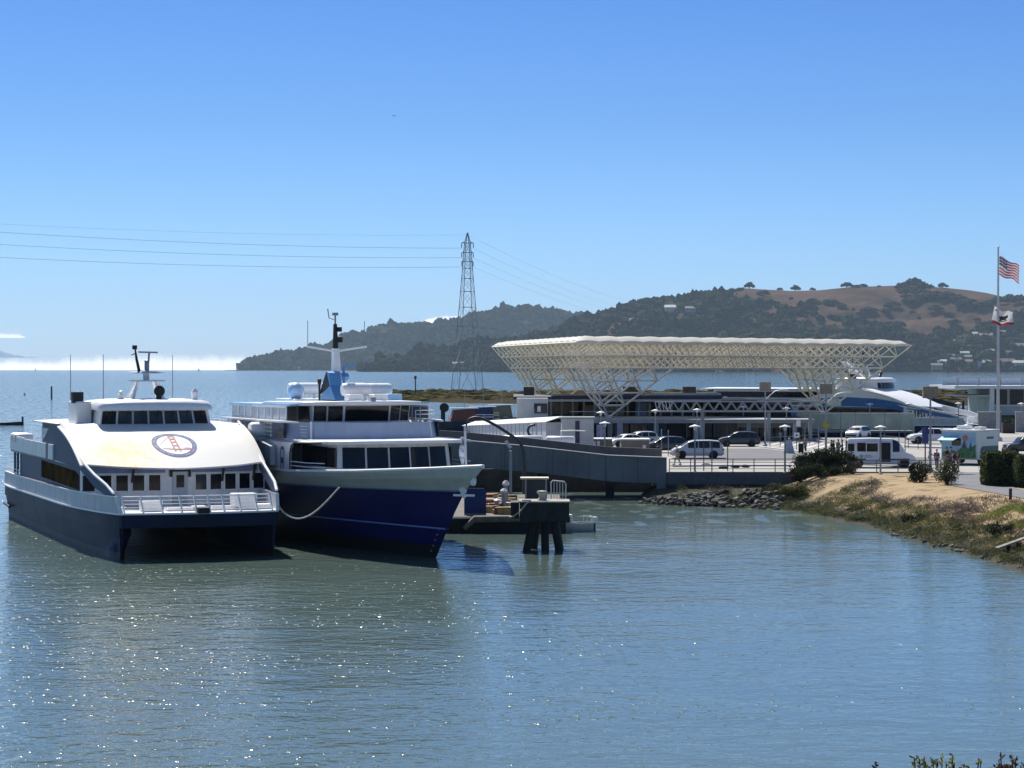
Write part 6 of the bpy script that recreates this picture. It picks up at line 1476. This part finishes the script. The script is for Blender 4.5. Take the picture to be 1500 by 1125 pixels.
tag(MB().lathe([(.11,0),(.11,.72),(.09,.76),(0,.77)], n=8).build('bollard', mat('bollard_maroon', (.06,.03,.035), .6), loc=Vector((33.4,148.5,Z0))), 'short dark red bollard on the path edge at the right', 'bollard')

# ================================================================ flagpole with two flags
fpY = 268; fp = thing('flagpole', 'tall pale flagpole with gilt ball rising above the food truck', 'flagpole', (Xat(1462,fpY), fpY, Z0))
hp_ = Zat(364, fpY)-Z0
MB().tube([(0,0,0),(0,0,hp_*.5),(0,0,hp_)], [.22,.16,.09], 10).build('pole', mat('pole_pale', (.50,.51,.52), .4, var=.05), fp, smooth=60); MB().ball((0,0,hp_+.12), .17, 2).build('ball', lampm, fp, smooth=True); MB().lathe([(.55,0),(.55,.3),(.4,.5)], n=12).build('base', kerbm, fp)
def flag(name, label, shape, cell, mats, nu, nv, zt):
    mb = MB(); vs = [shape(i/nu, j/nv) for i in range(nu+1) for j in range(nv+1)]
    mb.v = vs
    for i in range(nu):
        for j in range(nv): a = i*(nv+1)+j; mb.f.append((a, a+nv+1, a+nv+2, a+1)); mb.m.append(cell((i+.5)/nu, (j+.5)/nv, i, j))
    o = mb.build(name, mats, loc=(Xat(1462,fpY), fpY, 0), smooth=180); return tag(o, label, 'flag', 'flags on the flagpole')
fr_ = mat('flag_red', (.30,.035,.05), .8, trans=.35); fw_ = mat('flag_white', (.62,.62,.64), .8, trans=.35); fb_ = mat('flag_blue', (.02,.03,.10), .8, trans=.25); fbr = mat('flag_bear', (.07,.05,.035), .8); fg_ = mat('flag_green', (.03,.10,.06), .8)
zt1 = Zat(375, fpY)
flag('flag', 'red and white striped flag with blue starred corner at the top of the pole', lambda a, b: Vector((.12+2.45*a, .32*math.sin(a*6.5+b*1.2)*a**.5, zt1-2.35*b*(1-.15*a)-1.25*a**1.1+.12*math.sin(a*9+b*2))),
     lambda a, b, i, j: (1 if (i+j) % 2 == 0 and i % 2 == 0 else 2) if a < .4 and b < 7/13 else (0 if j % 2 == 0 else 1), [fr_, fw_, fb_], 26, 13, zt1)
zt2 = Zat(449, fpY)
def calc(a, b, i, j):
    if b > .83: return 0
    if (a-.5)**2/.05+(b-.48)**2/.022 < 1 or ((a-.66)**2/.008+(b-.42)**2/.01 < 1) or (.52 < b < .68 and (.33 < a < .40 or .58 < a < .64)): return 2
    if (a-.14)**2/.003+(b-.17)**2/.006 < 1: return 0
    if .68 < b < .73 and .28 < a < .72: return 3
    return 1
flag('flag', 'white flag with dark bear and red lower band, half furled below the striped flag', lambda a, b: Vector((-.45+2.3*a-.35*b*(1-a), .30*math.sin(a*8+b*2)*(.4+a), zt2-2.0*b*(1-.25*a)-.55*a+.55*math.sin(a*3.1)*-.5+.1*math.sin(a*11))), calc, [fr_, fw_, fbr, fg_], 28, 18, zt2)

# ================================================================ pylon and its lines
PY = 909; py_ = thing('power_pylon', 'tall steel lattice power pylon standing on the far marsh spit', 'pylon', (Xat(684.8,PY), PY, .4)); px0 = Xat(684.8, PY)
steelp = mat('pylon_steel', (.42,.43,.45), .6, metal=.0, var=.05)
lv = [(577,27.5),(541,22.8),(508,19.6),(478,16.6),(450,13.6),(427,11.4),(408,9.7),(393,8.4),(383,7.6),(370,6.4),(356,4.8),(341,.5)]
lv = [(Zat(y, PY)-.4, w/F*PY) for y, w in lv]
rot_ = R(28)
def cor(k, z, w): a = rot_+k*math.pi/2; return Vector((w*math.cos(a), w*math.sin(a), z))
mb = MB()
for (z0, w0), (z1, w1) in zip(lv, lv[1:]):
    for k in range(4): mb.bar(cor(k,z0,w0), cor(k,z1,w1), .26)
mb.build('leg', steelp, py_)
mb = MB()
for (z0, w0), (z1, w1) in zip(lv[1:-1], lv[2:]):
    for k in range(4):
        mb.bar(cor(k,z0,w0), cor(k+1,z1,w1), .11).bar(cor(k+1,z0,w0), cor(k,z1,w1), .11).bar(cor(k,z0,w0), cor(k+1,z0,w0), .17)
for k in range(4): m_ = (cor(k,lv[1][0],lv[1][1])+cor(k+1,lv[1][0],lv[1][1]))/2; mb.bar(cor(k,0,lv[0][1]), m_, .11).bar(cor(k+1,0,lv[0][1]), m_, .11)
mb.build('lattice', steelp, py_)
for y, w in ((383,8.2),(370,8.4),(356,8.6)):
    z = Zat(y, PY)-.4; hw = w/F*PY
    MB().bar((-hw,-.5,z),(hw,.5,z),.5,.35).bar((-hw,-.5,z),(0,0,z+1.2),.15).bar((hw,.5,z),(0,0,z+1.2),.15).build('cross_arm', steelp, py_)
    for s in (-1, 1): MB().tube([(s*hw,s*.5,z-.2),(s*hw,s*.5,z-2.0)], .16, 6).build('insulator', poled, py_)
wirem = mat('wire_grey', (.42,.45,.50), .6)
def wire(label, a, b, sag, r=.075):
    a, b = Vector(a), Vector(b); n = 28
    pts = [a.lerp(b, i/n)-Vector((0,0,sag*4*(i/n)*(1-i/n))) for i in range(n+1)]
    tag(MB().tube(pts, r, 4).build('power_line', wirem), label, 'power line', 'lines from the pylon')
for (y, xo), lab, yl in zip(((344,0),(358.5,-1),(372.5,-1),(386,-1)), ('earth wire','upper conductor','middle conductor','lowest conductor'), (316,328,346,365)):
    z = Zat(y+5 if xo else y, PY); A = Vector((px0+xo*2.3, PY, z)); Yb = 760; Bm = Vector((Xat(0,Yb), Yb, Zat(yl,Yb))); d = Bm-A
    wire('%s running left from the pylon over the bay' % lab, A, A+d*1.5, 3.2,   .03 if xo == 0 else .055)
    Yc = 1900; C_ = Vector((Xat(960+12*xo,Yc), Yc, Zat(449+(y-344)*.45, Yc)))
    wire('%s running right from the pylon towards the hills' % lab, A+Vector((-xo*4.6,0,0)), C_, 5, .035)

# ================================================================ small things out on the bay and in the sky
def boatlet(px, Y, lab, s=1.):
    r = thing('sailboat', lab, 'sailboat', (Xat(px,Y), Y, 0), R(rnd.uniform(0,180)), 'tiny sails on the horizon'); r.scale = (s,s,s)
    MB().loft([[(x,-b,z),(x,-b*.5,-.3),(x,b*.5,-.3),(x,b,z)] for x, b, z in ((-5,1.2,1.1),(0,1.7,1.0),(5.5,.05,1.5))]).build('hull', whiteclean, r, fixn=True)
    MB().bar((.4,0,1),(.4,0,14),.25).build('mast', polem, r); MB().plate([(.2,0,1.8),(-4.6,0,1.8),(.3,0,13.5)], .06).plate([(.7,0,1.5),(5,0,1.6),(.5,0,11.5)], .06).build('sail', mat('sail_white', (.7,.7,.7), .8, trans=.3), r)
for px, Y, lab in ((52,9500,'tiny sailboat on the horizon, leftmost under the fog'),(99,9000,'tiny sailboat on the horizon between two whip aerials'),(291,9300,'tiny sailboat on the horizon right of the catamaran masts'),(347,8800,'tiny sailboat just off the tip of the far headland')): boatlet(px, Y, lab, 1.0)
def marker(lab, px, Y, z0, z1, r, m, cap=True):
    o = thing('channel_marker', lab, 'marker post', (Xat(px,Y), Y, z0)); MB().tube([(0,0,-1),(0,0,z1-z0)], [r,r*.8], 8).build('pile', m, o)
    if cap: MB().lathe([(0,z1-z0),(r*2.2,z1-z0),(r*1.6,z1-z0+r*4),(0,z1-z0+r*5)], n=8).build('lantern', m, o)
marker('dark marker pile standing in the open bay at far left', 75.5, 790, 0, 4.6, .35, pilem, False)
marker('dark marker with lantern head rising beyond the blue ferry wheelhouse', 608.5, 860, .4, 7.0, .28, poled)
o = thing('buoy', 'small dark buoy floating in the bay at far left', 'buoy', gp(36,579,0)); o.scale = (.45,.45,.45); MB().lathe([(0,-.5),(1.1,-.3),(1.2,.5),(.5,.9),(.3,2.0),(0,2.1)], n=10).build('float', mat('buoy_rust', (.10,.05,.03), .7), o, smooth=40); MB().lathe([(0,2.1),(.25,2.1),(.2,2.5),(0,2.55)], n=8).build('lamp', poled, o)
o = thing('low_jetty', 'low dark breakwater with end post at the left edge of the bay', 'jetty', gp(14,623,0)); MB().loft([[(x,-.7,-.5),(x,-.5,z),(x,.5,z),(x,.7,-.5)] for x, z in ((-9,.1),(-6,.35),(-2,.45),(2.6,.75))]).build('wall', pilem, o, fixn=True); MB().bar((2.5,0,0),(2.5,0,1.7),.3).build('post', pilem, o)
ap = thing('airplane', 'tiny aeroplane high in the blue sky', 'airplane', wp(577,170,6000), R(190)); MB().loft([[(x, r*math.cos(a), r*math.sin(a)) for a in [2*math.pi*k/8 for k in range(8)]] for x, r in ((-6,.15),(-3,.6),(1,.95),(4,.8),(5.2,.15))]).build('fuselage', poled, ap, fixn=True); MB().box(-.2,1.6,-7,7,.7,.95).build('wing', poled, ap); MB().box(-6,-5,-2.2,2.2,.1,.25).build('tailplane', poled, ap); MB().prism([(-6.2,0),(-4.8,0),(-5.8,2.0),(-6.3,2.0)], lambda x, z, t: Vector((x, -.08+.16*t, z)), 0, 1).build('fin', poled, ap, fixn=True)
# ================================================================ plants on the shore
lf_dark = mat('leaf_dark', (.040,.058,.020), .7, var=.4, scale=1.2, spec=.3, trans=.22); lf_mid = mat('leaf_mid', (.085,.115,.036), .7, var=.35, scale=1.0, spec=.3, trans=.2); lf_olive = mat('leaf_olive', (.165,.165,.055), .8, var=.3, scale=1.0, spec=.2, trans=.2)
lf_dry = mat('twig_dry', (.21,.165,.14), .9, var=.3, scale=1.5); lf_grass = mat('grass_green', (.25,.30,.06), .8, var=.3, scale=.8, trans=.25); barkm = mat('bark', (.07,.05,.035), .9, var=.3, scale=4); lf_tan = mat('grass_dry', (.32,.25,.13), .9, var=.25, scale=1)
def bush(name, label, cat, loc, rad, n, size, m, seed, group=None, shell=.5, clump=1.1, lobes=3):
    r = thing(name, label, cat, loc, 0, group); g = random.Random(seed)
    st = MB()
    for k in range(6):
        a = g.uniform(0, 6.28); q = Vector((math.cos(a)*rad[0]*.55, math.sin(a)*rad[1]*.55, rad[2]*g.uniform(.9,1.6)))
        st.tube([(0,0,-.15), (q.x*.4,q.y*.4,q.z*.5), q], [.06,.04,.015], 5)
    st.build('stem', barkm, r)
    mb = MB(); leaves(mb, (0,0,rad[2]), rad, int(n*.5), size, seed, shell, clump=clump, zmin=.02)
    for k in range(lobes):
        a = g.uniform(0, 6.28); rr = g.uniform(.4,.62)
        leaves(mb, (math.cos(a)*rad[0]*.62, math.sin(a)*rad[1]*.5, rad[2]*g.uniform(.45,1.3)), (rad[0]*rr, rad[1]*rr, rad[2]*rr), int(n*.5/lobes), size, seed*7+k, .4, clump=clump, zmin=.02)
    mb.build('foliage', m, r); return r
def gz(px, py, Y):  # ground point under a pixel column at depth Y
    x = Xat(px, Y); return Vector((x, Y, max(.05, land_z(x, Y))-.05))
bush('shore_bush', 'big dark bush overhanging the quay wall between the railings', 'bush', gz(1212,0,185.6), (2.6,1.0,1.15), 13000, .13, lf_dark, 3, lobes=6)
bush('shore_bush', 'dark skirt of low bush below the big dark bush, on the slope', 'bush', gz(1206,0,182.5), (2.3,1.0,.62), 5200, .13, lf_dark, 23, lobes=5)
bush('shore_bush', 'brownish thinning bush at the left flank of the big dark bush', 'bush', gz(1172,0,184.6), (.95,.8,1.15), 3000, .13, mat('leaf_brown', (.075,.06,.034), .8, var=.35, scale=1, trans=.1), 5)
bush('shore_bush', 'grey brown twiggy bush at the right end of the big dark bush', 'bush', gz(1248,0,185), (.8,.6,.75), 700, .16, lf_dry, 6)
bush('shore_bush', 'round dark green bush at the head of the sandy slope', 'bush', gz(1349,0,172), (.95,.9,.86), 4200, .11, lf_dark, 7)
bush('shore_shrub', 'loose olive green shrub with sky gaps beside the path', 'bush', gz(1387,0,168), (1.0,.8,.95), 2800, .11, lf_mid, 8, shell=.3, clump=1.6, lobes=5)
bush('shore_bush', 'yellow green bush on the waterline right of the rocks', 'bush', gz(1166,0,177), (1.25,.9,.62), 2200, .15, lf_olive, 9)
bush('shore_bush', 'low olive bush left of the yellow green bush above the rocks', 'bush', gz(1132,0,181), (1.1,.7,.45), 1200, .14, lf_mid, 19)
bush('shore_bush', 'dark low bush in the middle of the bank scrub', 'bush', gz(1337,0,150.5), (.85,.8,.42), 1500, .12, lf_dark, 10)
bush('shore_bush', 'dark bush low on the bank at the right edge', 'bush', gz(1464,0,135), (.8,.8,.4), 1300, .11, lf_dark, 11)
for i, (cx, cy, rx, ry, h_, lab) in enumerate(((1466,165.7,1.3,1.15,2.4,'clipped dark hedge block beside the path, left one'),(1516,163.5,1.45,1.2,2.25,'clipped dark hedge block cut by the right edge'))):
    r = thing('hedge', lab, 'hedge', (Xat(cx,cy+1.2), cy+1.2, Z0), 0, 'clipped hedge blocks by the path')
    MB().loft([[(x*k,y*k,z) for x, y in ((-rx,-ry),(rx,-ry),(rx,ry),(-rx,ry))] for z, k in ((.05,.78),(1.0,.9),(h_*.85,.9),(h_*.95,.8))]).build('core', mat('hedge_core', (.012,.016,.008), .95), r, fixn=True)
    mb = MB(); g = random.Random(40+i)
    for k in range(9000):
        f = g.random(); z = g.uniform(.05, h_); bul = .86+.14*math.sin(math.pi*min(1, z/h_*.8+.15))+.06*noise.noise(Vector((z*1.5, f*9, i)))
        if f < .8:
            a = g.uniform(0, 4); s_, t = int(a), a-int(a)
            x, y = [(lerp(-rx,rx,t),-ry),(rx,lerp(-ry,ry,t)),(lerp(rx,-rx,t),ry),(-rx,lerp(ry,-ry,t))][s_]; p = Vector((x*bul, y*bul, z))+Vector((g.gauss(0,.07),g.gauss(0,.07),0))
            if abs(x) > rx*.85 and abs(y) > ry*.85: p.x *= .93; p.y *= .93
        else: p = Vector((g.uniform(-rx,rx)*.93, g.uniform(-ry,ry)*.93, h_+g.gauss(0,.07)))
        a = Vector((g.gauss(0,1),g.gauss(0,1),g.gauss(0,1))).normalized(); u_ = a.orthogonal().normalized()*.085; v_ = a.cross(u_).normalized()*.055
        mb.add([p-u_,p+v_,p+u_,p-v_], [(0,1,2,3)])
    mb.build('foliage', [lf_mid], r)
# ground cover
g = random.Random(77); mb = MB(); cnt = 0
def tuft(x, y, z, w, h, n, size, m, spread=.6):
    for k in range(n):
        a = g.uniform(0, 6.28); rr = w*math.sqrt(g.random()); hz = h*(1-(rr/w)**2*.7)*g.random()**.6
        p = Vector((x+rr*math.cos(a), y+rr*math.sin(a), z+hz)); d = Vector((g.gauss(0,1)*spread, g.gauss(0,1)*spread, g.random()+.15)).normalized()*size*g.uniform(.6,1.4); s_ = d.orthogonal().normalized()*size*.28
        mb.add([p-d*.5-s_*.5, p-d*.5+s_*.5, p+d*.5+s_*.25, p+d*.5-s_*.25], [(0,1,2,3)], m)
def along(dmin, dmax, t0, t1):
    segs = [(math.dist(a, b), a, b) for a, b in zip(SHORE, SHORE[1:])]; tot = sum(s[0] for s in segs); t = lerp(t0, t1, g.random())*tot
    for L0, a, b in segs:
        if t <= L0: break
        t -= L0
    dx, dy = (b[0]-a[0])/L0, (b[1]-a[1])/L0; d = g.uniform(dmin, dmax)
    return a[0]+dx*t-dy*d, a[1]+dy*t+dx*d, d
for k in range(3000):
    x, y, d = along(.3, 8.4, .12, .96)
    if y > 186 or y < 98: continue
    nz_ = noise.noise(Vector((x*.3, y*.22, 5)))
    lim = interp([(98,5.6),(126,5.2),(140,5.2),(150,5.8),(158,5.8),(166,5.6),(172,8.0),(186,9)], y)
    if d > lim+nz_*1.4: continue
    m = 0 if nz_ < .05 else 1 if nz_ < .36 else 2
    if d > lim-1.6+.6*nz_ and g.random() < .85: m = 3
    tuft(x, y, land_z(x, y), g.uniform(.35,.7), g.uniform(.28,.58)*(1 if d > 1 else .7)*(.6 if y < 148 and d > 3.6 else 1), 62, .115, m)
for k in range(120):
    px = g.uniform(985, 1160); b_ = gp(px, interp([(938,737),(1000,741),(1060,743),(1148,747)], px), 0); d = g.uniform(3.0, 8.5)
    x, y = b_.x+d*.12, b_.y+d
    if y < 186.3: tuft(x, y, max(.3, land_z(x, y)), .45, .55, 30, .14, g.choice((0,1,1,3)))
tag(mb.build('shore_scrub', [lf_mid, lf_olive, lf_dark, lf_dry]), kind='stuff')
mb = MB()
for k in range(1500):
    x, y, d = along(4.4, 10.2, .45, .97)
    if y > 154 or y < 98 or noise.noise(Vector((x*.4, y*.25, 8))) < -.25: continue
    if PW and 33.0+(158-y)*.09 < x-.35 and y < 166: continue
    tuft(x, y, land_z(x, y),   .5, .42, 34, .14, 0 if g.random() < .8 else 1, .35)
tag(mb.build('grass', [lf_grass, lf_tan]), kind='stuff')
mb = MB()
for k in range(1000):
    x, y, d = along(3.5, 9.2, .35, .93)
    if y > 178 or y < 98 or 33.0+(158-y)*.09 < x+.1: continue
    tuft(x, y, land_z(x, y), .35, .28, 16, .13, 0 if g.random() < .4 else 1, .4)
tag(mb.build('dry_grass', [lf_tan, lf_dry]), kind='stuff')
# riprap: every rock its own object
rockm = [mat('rock_grey', (.10,.10,.092), .9, var=.35, scale=1.6, bump=.03, bscale=6), mat('rock_pale', (.20,.185,.16), .9, var=.3, scale=1.6, bump=.03, bscale=6), mat('rock_dark', (.045,.045,.043), .9, var=.35, scale=1.6, bump=.03, bscale=6)]
protos = []
g = random.Random(9)
for k in range(7):
    vs, fs = ICO[2]; sq = (g.uniform(.85,1.3), g.uniform(.7,1), g.uniform(.5,.75)); out = []
    for v in vs:
        p = Vector(v); q = 1+.30*noise.noise(p*1.3+Vector((k*5, 0, 0)))
        p = p*q
        for ax in range(3): p[ax] = max(-.72, min(.72, p[ax]))
        out.append((p.x*sq[0], p.y*sq[1], p.z*sq[2]))
    me = bpy.data.meshes.new('rock'); me.from_pydata(out, [], fs); me.materials.append(rockm[k % 3]); protos.append(me)
kinds = ['grey','pale','dark grey']
def rock(x, y, z, s, k, label, group):
    o = bpy.data.objects.new('rock', protos[k]); COL.objects.link(o); o.location = (x, y, z); o.scale = (s, s, s); o.rotation_euler = (g.uniform(-.5,.5), g.uniform(-.5,.5), g.uniform(0,6.28))
    return tag(o, label, 'rock', group)
for k in range(222):
    t = g.random(); px = lerp(938, 1148, t); wdt = interp([(938,.5),(1000,3.0),(1060,5.0),(1148,5.5)], px)
    yy = interp([(938,737),(1000,741),(1060,743),(1148,747)], px); b_ = gp(px, yy, 0); d = g.uniform(-.5, wdt)
    x, y = b_.x+d*.12, b_.y+d
    if y > 186.3: continue
    z = .12+max(0, d)*.17; kk = g.randrange(7)
    rock(x, y, z+g.uniform(-.1,.15), g.uniform(.16,.36)*(1 if d > .3 else .85), kk, kinds[kk % 3]+' boulder in the riprap heap under the quay railing', 'boulders of the riprap heap')
for k in range(74):
    x, y, d = along(-.25, .6, .36, .93)
    if y < 100: continue
    kk = g.choice((0,1,1,3,4,4)); rock(x, y, max(0, d*.2)+.02, g.uniform(.10,.26), kk, kinds[kk % 3]+' stone lying along the muddy waterline of the bank', 'stones along the waterline')
o = thing('weathered_plank', 'weathered grey plank propped on the bank at the right edge', 'plank', gz(1478,0,127.5)); MB().bar((-.7,0,.35),(1.1,.3,.95),.5,.09).build('board', mat('plank_grey', (.26,.25,.23), .9, var=.25, scale=3), o); MB().box(.5,.75,0,.4,-.3,.65).box(-.1,.1,0,.3,-.4,.5).build('prop', pilem, o)
# bank below the viewpoint, with the plants that just show at the bottom edge
xs = [-40+i*4 for i in range(26)]; ys = [-30,0,5,7,9,12,15,18,21,24,27,30]
vz = lambda y: interp([(-30,9.4),(5,9.4),(7,9.2),(12,7.95),(26,-.4),(30,-1.5)], y)
vs = [(x, y, vz(y)+.15*noise.noise(Vector((x*.3,y*.3,1)))) for x in xs for y in ys]; n = len(ys)
struct('near_bank', MB().add(vs, [(i*n+k, (i+1)*n+k, (i+1)*n+k+1, i*n+k+1) for i in range(len(xs)-1) for k in range(n-1)]), landm, smooth=180)
for i, (px, py, Y, n_, w_, lab, mm) in enumerate(((1384,1101,12.2,44,.10,'green shrub tip with upright stems at the bottom edge', mat('leaf_sage', (.34,.36,.15), .8, var=.25, scale=4, trans=.4)),(1488,1106,12.0,26,.075,'brown shrub tips in the bottom right corner', mat('leaf_rust', (.22,.15,.075), .8, var=.3, scale=3)),(1291,1119,12.1,6,.03,'tiny dark shrub tip at the bottom edge, left of the green one', lf_dry))):
    x = Xat(px, Y); zt_2 = Zat(py, Y); r = thing('near_shrub', lab, 'shrub', (x, Y, vz(Y)-.05)); H_ = zt_2-vz(Y)+.05; g = random.Random(60+i)
    st = MB(); lv_ = MB()
    for k in range(n_):
        a = g.uniform(0,6.28); q = Vector((g.gauss(0,w_), g.gauss(0,w_), H_*g.uniform(.86,1.0)-abs(g.gauss(0,.01))))
        st.tube([(q.x*.3,q.y*.3,0),(q.x*.7,q.y*.7,H_*.5),q], [.008,.006,.003], 4)
        for j in range(80):
            t = g.uniform(.25, 1.0); b_ = Vector((q.x*(.3+.7*t), q.y*(.3+.7*t), q.z*t)); d = Vector((g.gauss(0,1),g.gauss(0,1),.9)).normalized()*g.uniform(.018,.04); s_ = d.orthogonal().normalized()*.009
            lv_.add([b_, b_+d*.5+s_, b_+d, b_+d*.5-s_], [(0,1,2,3)])
    st.build('stem', barkm, r); lv_.build('foliage', mm, r)
# ================================================================ trees and houses on the far hills
oakm = [mat('oak_crown_dark', (.020,.030,.014), .9, var=.3, scale=.06, spec=.1), mat('oak_crown_mid', (.032,.042,.019), .9, var=.3, scale=.06, spec=.1)]
trunkm = mat('oak_trunk', (.05,.04,.03), .9)
def oak(label, p, w, h, seed, group):
    r = thing('oak_tree', label, 'tree', p, 0, group); g = random.Random(seed)
    MB().tube([(0,0,-4),(0,0,h*.35)], [w*.05+.6, w*.03+.4], 6).build('trunk', trunkm, r)
    mb = MB(); n = int(26+w*1.0)
    for k in range(n):
        a = g.uniform(0,6.28); q = math.sqrt(g.random()); x, y = q*w*.5*math.cos(a), q*w*.32*math.sin(a); z = h*(.30+.55*(1-q*q)*g.random()**.5)
        blob(mb, (x, y, z), w*g.uniform(.07,.15)+1.2, h*g.uniform(.10,.2)+1.0, 0, g)
    mb.build('crown', oakm[seed % 2], r)
spots = [(1165,422,14,9,'on the skyline'),(1190,423,8,5,'on the skyline'),(1240,420,16,9,'on the skyline'),(1254,420,10,5,'on the skyline'),(1264,419,12,5,'on the skyline'),(1288,419,6,3,'on the skyline'),
 (1322,424,22,13,'in the crest grove'),(1338,421,26,16,'in the crest grove'),(1352,424,20,13,'in the crest grove'),(1328,432,24,10,'in the crest grove'),(1345,432,22,9,'in the crest grove'),(1363,420,10,5,'on the skyline'),(1381,420,15,8,'on the skyline'),
 (1118,432,18,9,'on the left shoulder'),(1098,420,14,10,'on the skyline'),(1073,427,12,7,'on the skyline'),(1142,424,8,5,'on the skyline'),(1159,438,6,4,'alone in the grass'),(1191,444,20,9,'in the dry grass'),(1216,446,26,11,'in the dry grass'),(1232,449,14,6,'in the dry grass'),
 (1274,456,24,9,'below the crest'),(1262,462,16,7,'below the crest'),(1250,454,4,3,'alone in the grass'),(1307,450,22,10,'in the middle band'),(1297,456,14,6,'in the middle band'),(1335,441,26,8,'in the long grove'),(1352,438,24,9,'in the long grove'),(1370,436,26,10,'in the long grove'),(1388,437,26,11,'in the long grove'),(1404,441,24,10,'in the long grove'),(1420,442,18,7,'in the long grove'),
 (1336,457,9,4,'alone in the grass'),(1371,456,22,10,'in the lower grass'),(1346,467,5,4,'alone in the grass'),(1390,462,14,6,'in the lower grass'),(1297,483,30,13,'below the grass'),(1315,481,24,12,'below the grass'),(1283,478,18,8,'below the grass'),(1411,448,22,12,'on the right slope'),(1432,451,18,9,'on the right slope'),(1445,448,22,10,'on the right slope'),(1462,444,24,12,'on the right slope'),(1480,440,24,10,'on the right slope'),(1494,442,24,12,'on the right slope'),(1431,470,10,5,'on the right slope'),(1398,474,18,8,'on the right slope'),
 (1035,432,14,6,'on the left skyline'),(1008,436,12,6,'on the left skyline'),(970,438,12,6,'on the left skyline'),(911,452,14,7,'on the left skyline'),(842,460,8,7,'in the saddle'),(880,458,8,5,'on the left skyline')]
for i, (px, py, w, h, s) in enumerate(spots):
    p = hr_hit(px, py+1.5); k = p.y/F
    pos = 'dark oak %s, %s' % (s, 'above the canopy left end' if px < 930 else 'left of the bare summit' if px < 1150 else 'under the bare summit' if px < 1280 else 'right of the bare summit' if px < 1360 else 'towards the flagpole' if px < 1440 else 'behind the flags')
    pos = pos+', %s crown' % ('broad' if w > 21 else 'mid sized' if w > 11 else 'small')
    oak(pos, (p.x, p.y, p.z-2), w*k, h*k*1.0, i, 'oaks on the dry hill')
for i, (px, py, w, h) in enumerate(((405,523,17,12),(416,522,15,11),(432,521,13,7),(758,452,14,5),(740,454,12,4),(667,472,6,4),(800,454,9,4))):
    p = hl_hit(px, py+1.5); k = p.y/F
    oak(('leftmost broad tree','second broad tree','third lower tree','crest tree above the pylon right side','crest tree nearer the pylon','tiny crest tree behind the pylon','crest tree right of the summit')[i]+' on the far blue hill skyline', (p.x, p.y, p.z-2), w*k, h*k, 100+i, 'trees on the far blue hill')
hw_ = [mat('house_white', (.62,.62,.60), .7), mat('house_grey', (.30,.30,.30), .8), mat('house_tan2', (.34,.29,.23), .8)]; hr_ = [mat('roof_grey', (.17,.17,.18), .8), mat('roof_pale', (.42,.42,.42), .7), mat('roof_brown', (.15,.11,.09), .8)]
def house(label, p, wpx, k, seed):
    g = random.Random(seed); r = thing('hill_house', label, 'house', p, g.uniform(-.4,.4), 'houses on the far hills'); w = wpx*k; d = w*.6; h = min(w*.38, 9)
    wm = hw_[seed % 3]; rm = hr_[(seed*2+1) % 3]
    MB().box(-w/2,w/2,-d/2,d/2,-5,h).build('wall', wm, r)
    MB().prism([(-d*.58,h),(d*.58,h),(0,h+w*.20)], lambda y, z, t: Vector((lerp(-w*.54,w*.54,t), y, z)), 0, 1).build('roof', rm, r, fixn=True)
    for j in (-.28, .05, .3): MB().box(w*j-w*.05,w*j+w*.05,-d/2-.1,-d/2,h*.3,h*.75).build('window', glass, r)
H_ = [(917,477,8),(931,475.5,13),(944,475,9),(984,456,15),(1012,458,12),(1404,506,12),(1426,496,12),(1444,498,14),(1467,493,9),(1361,525,6),(1332,535,8),(1409,517,14),(1413,523,10),(1417,530,10),(1421,537,12),(1440,538,16),(1392,527,9),(1400,534,12),(1380,536,10),(1460,538,14),(1475,536,18),(1490,538,14),(1495,513,14),(1478,522,10),(1450,520,9),(1432,510,9),(1385,515,8),(1183,540,7),(1150,541,8),(1213,541,8),(1098,541,9),(1250,541,7),(1060,540,7),(1482,505,10),(1372,542,12),(1350,541,8)]
for i, (px, py, w) in enumerate(H_):
    p = hr_hit(px, py); k = p.y/F
    where = 'high above the canopy' if px < 1020 and py < 480 else 'on the far shore' if px < 1260 else 'at the far shoreline' if py > 532 else 'among lower trees' if py > 510 else 'in the upper row'
    side = 'left of the flagpole' if 1260 < px < 1455 else 'right of the flagpole' if px >= 1455 else 'left of the canopy middle' if px < 1030 else 'right of the canopy middle'
    w *= 1.3; p.z += 3
    house('%s %s house %s, %s' % ('wide' if w > 12 else 'mid sized' if w > 8 else 'small', ('white','grey','tan')[i % 3], where, side), (p.x, p.y, p.z), w, k, i)
for i, (px, py, w) in enumerate(((447,524,6),(528,518,8),(463,539,13),(440,541,6),(585,541,8))):
    p = hl_hit(px, py); house(('small pale house on the far blue hill left slope','pale house on the far blue hill behind the ferry mast','wide shore building under the far blue hill','tiny shore house at the left of the far hill','shore house at the right foot of the far blue hill')[i], (p.x, p.y, p.z), w, p.y/F, 50+i)
for i, (px, py, w) in enumerate(((615,519,11),(660,508,14),(716,513,9),(672,538,18),(600,541,9),(700,541,10))):
    p = hm_hit(px, py); house(('pale roofed house left of the pylon on the middle hill','wide pale roofed house just left of the pylon','white roofed house beside the canopy left tip','long low building below the pylon on the far shore','small shore house left of the pylon','small shore house between pylon and canopy tip')[i], (p.x, p.y, p.z), w, p.y/F, 3*i+60)
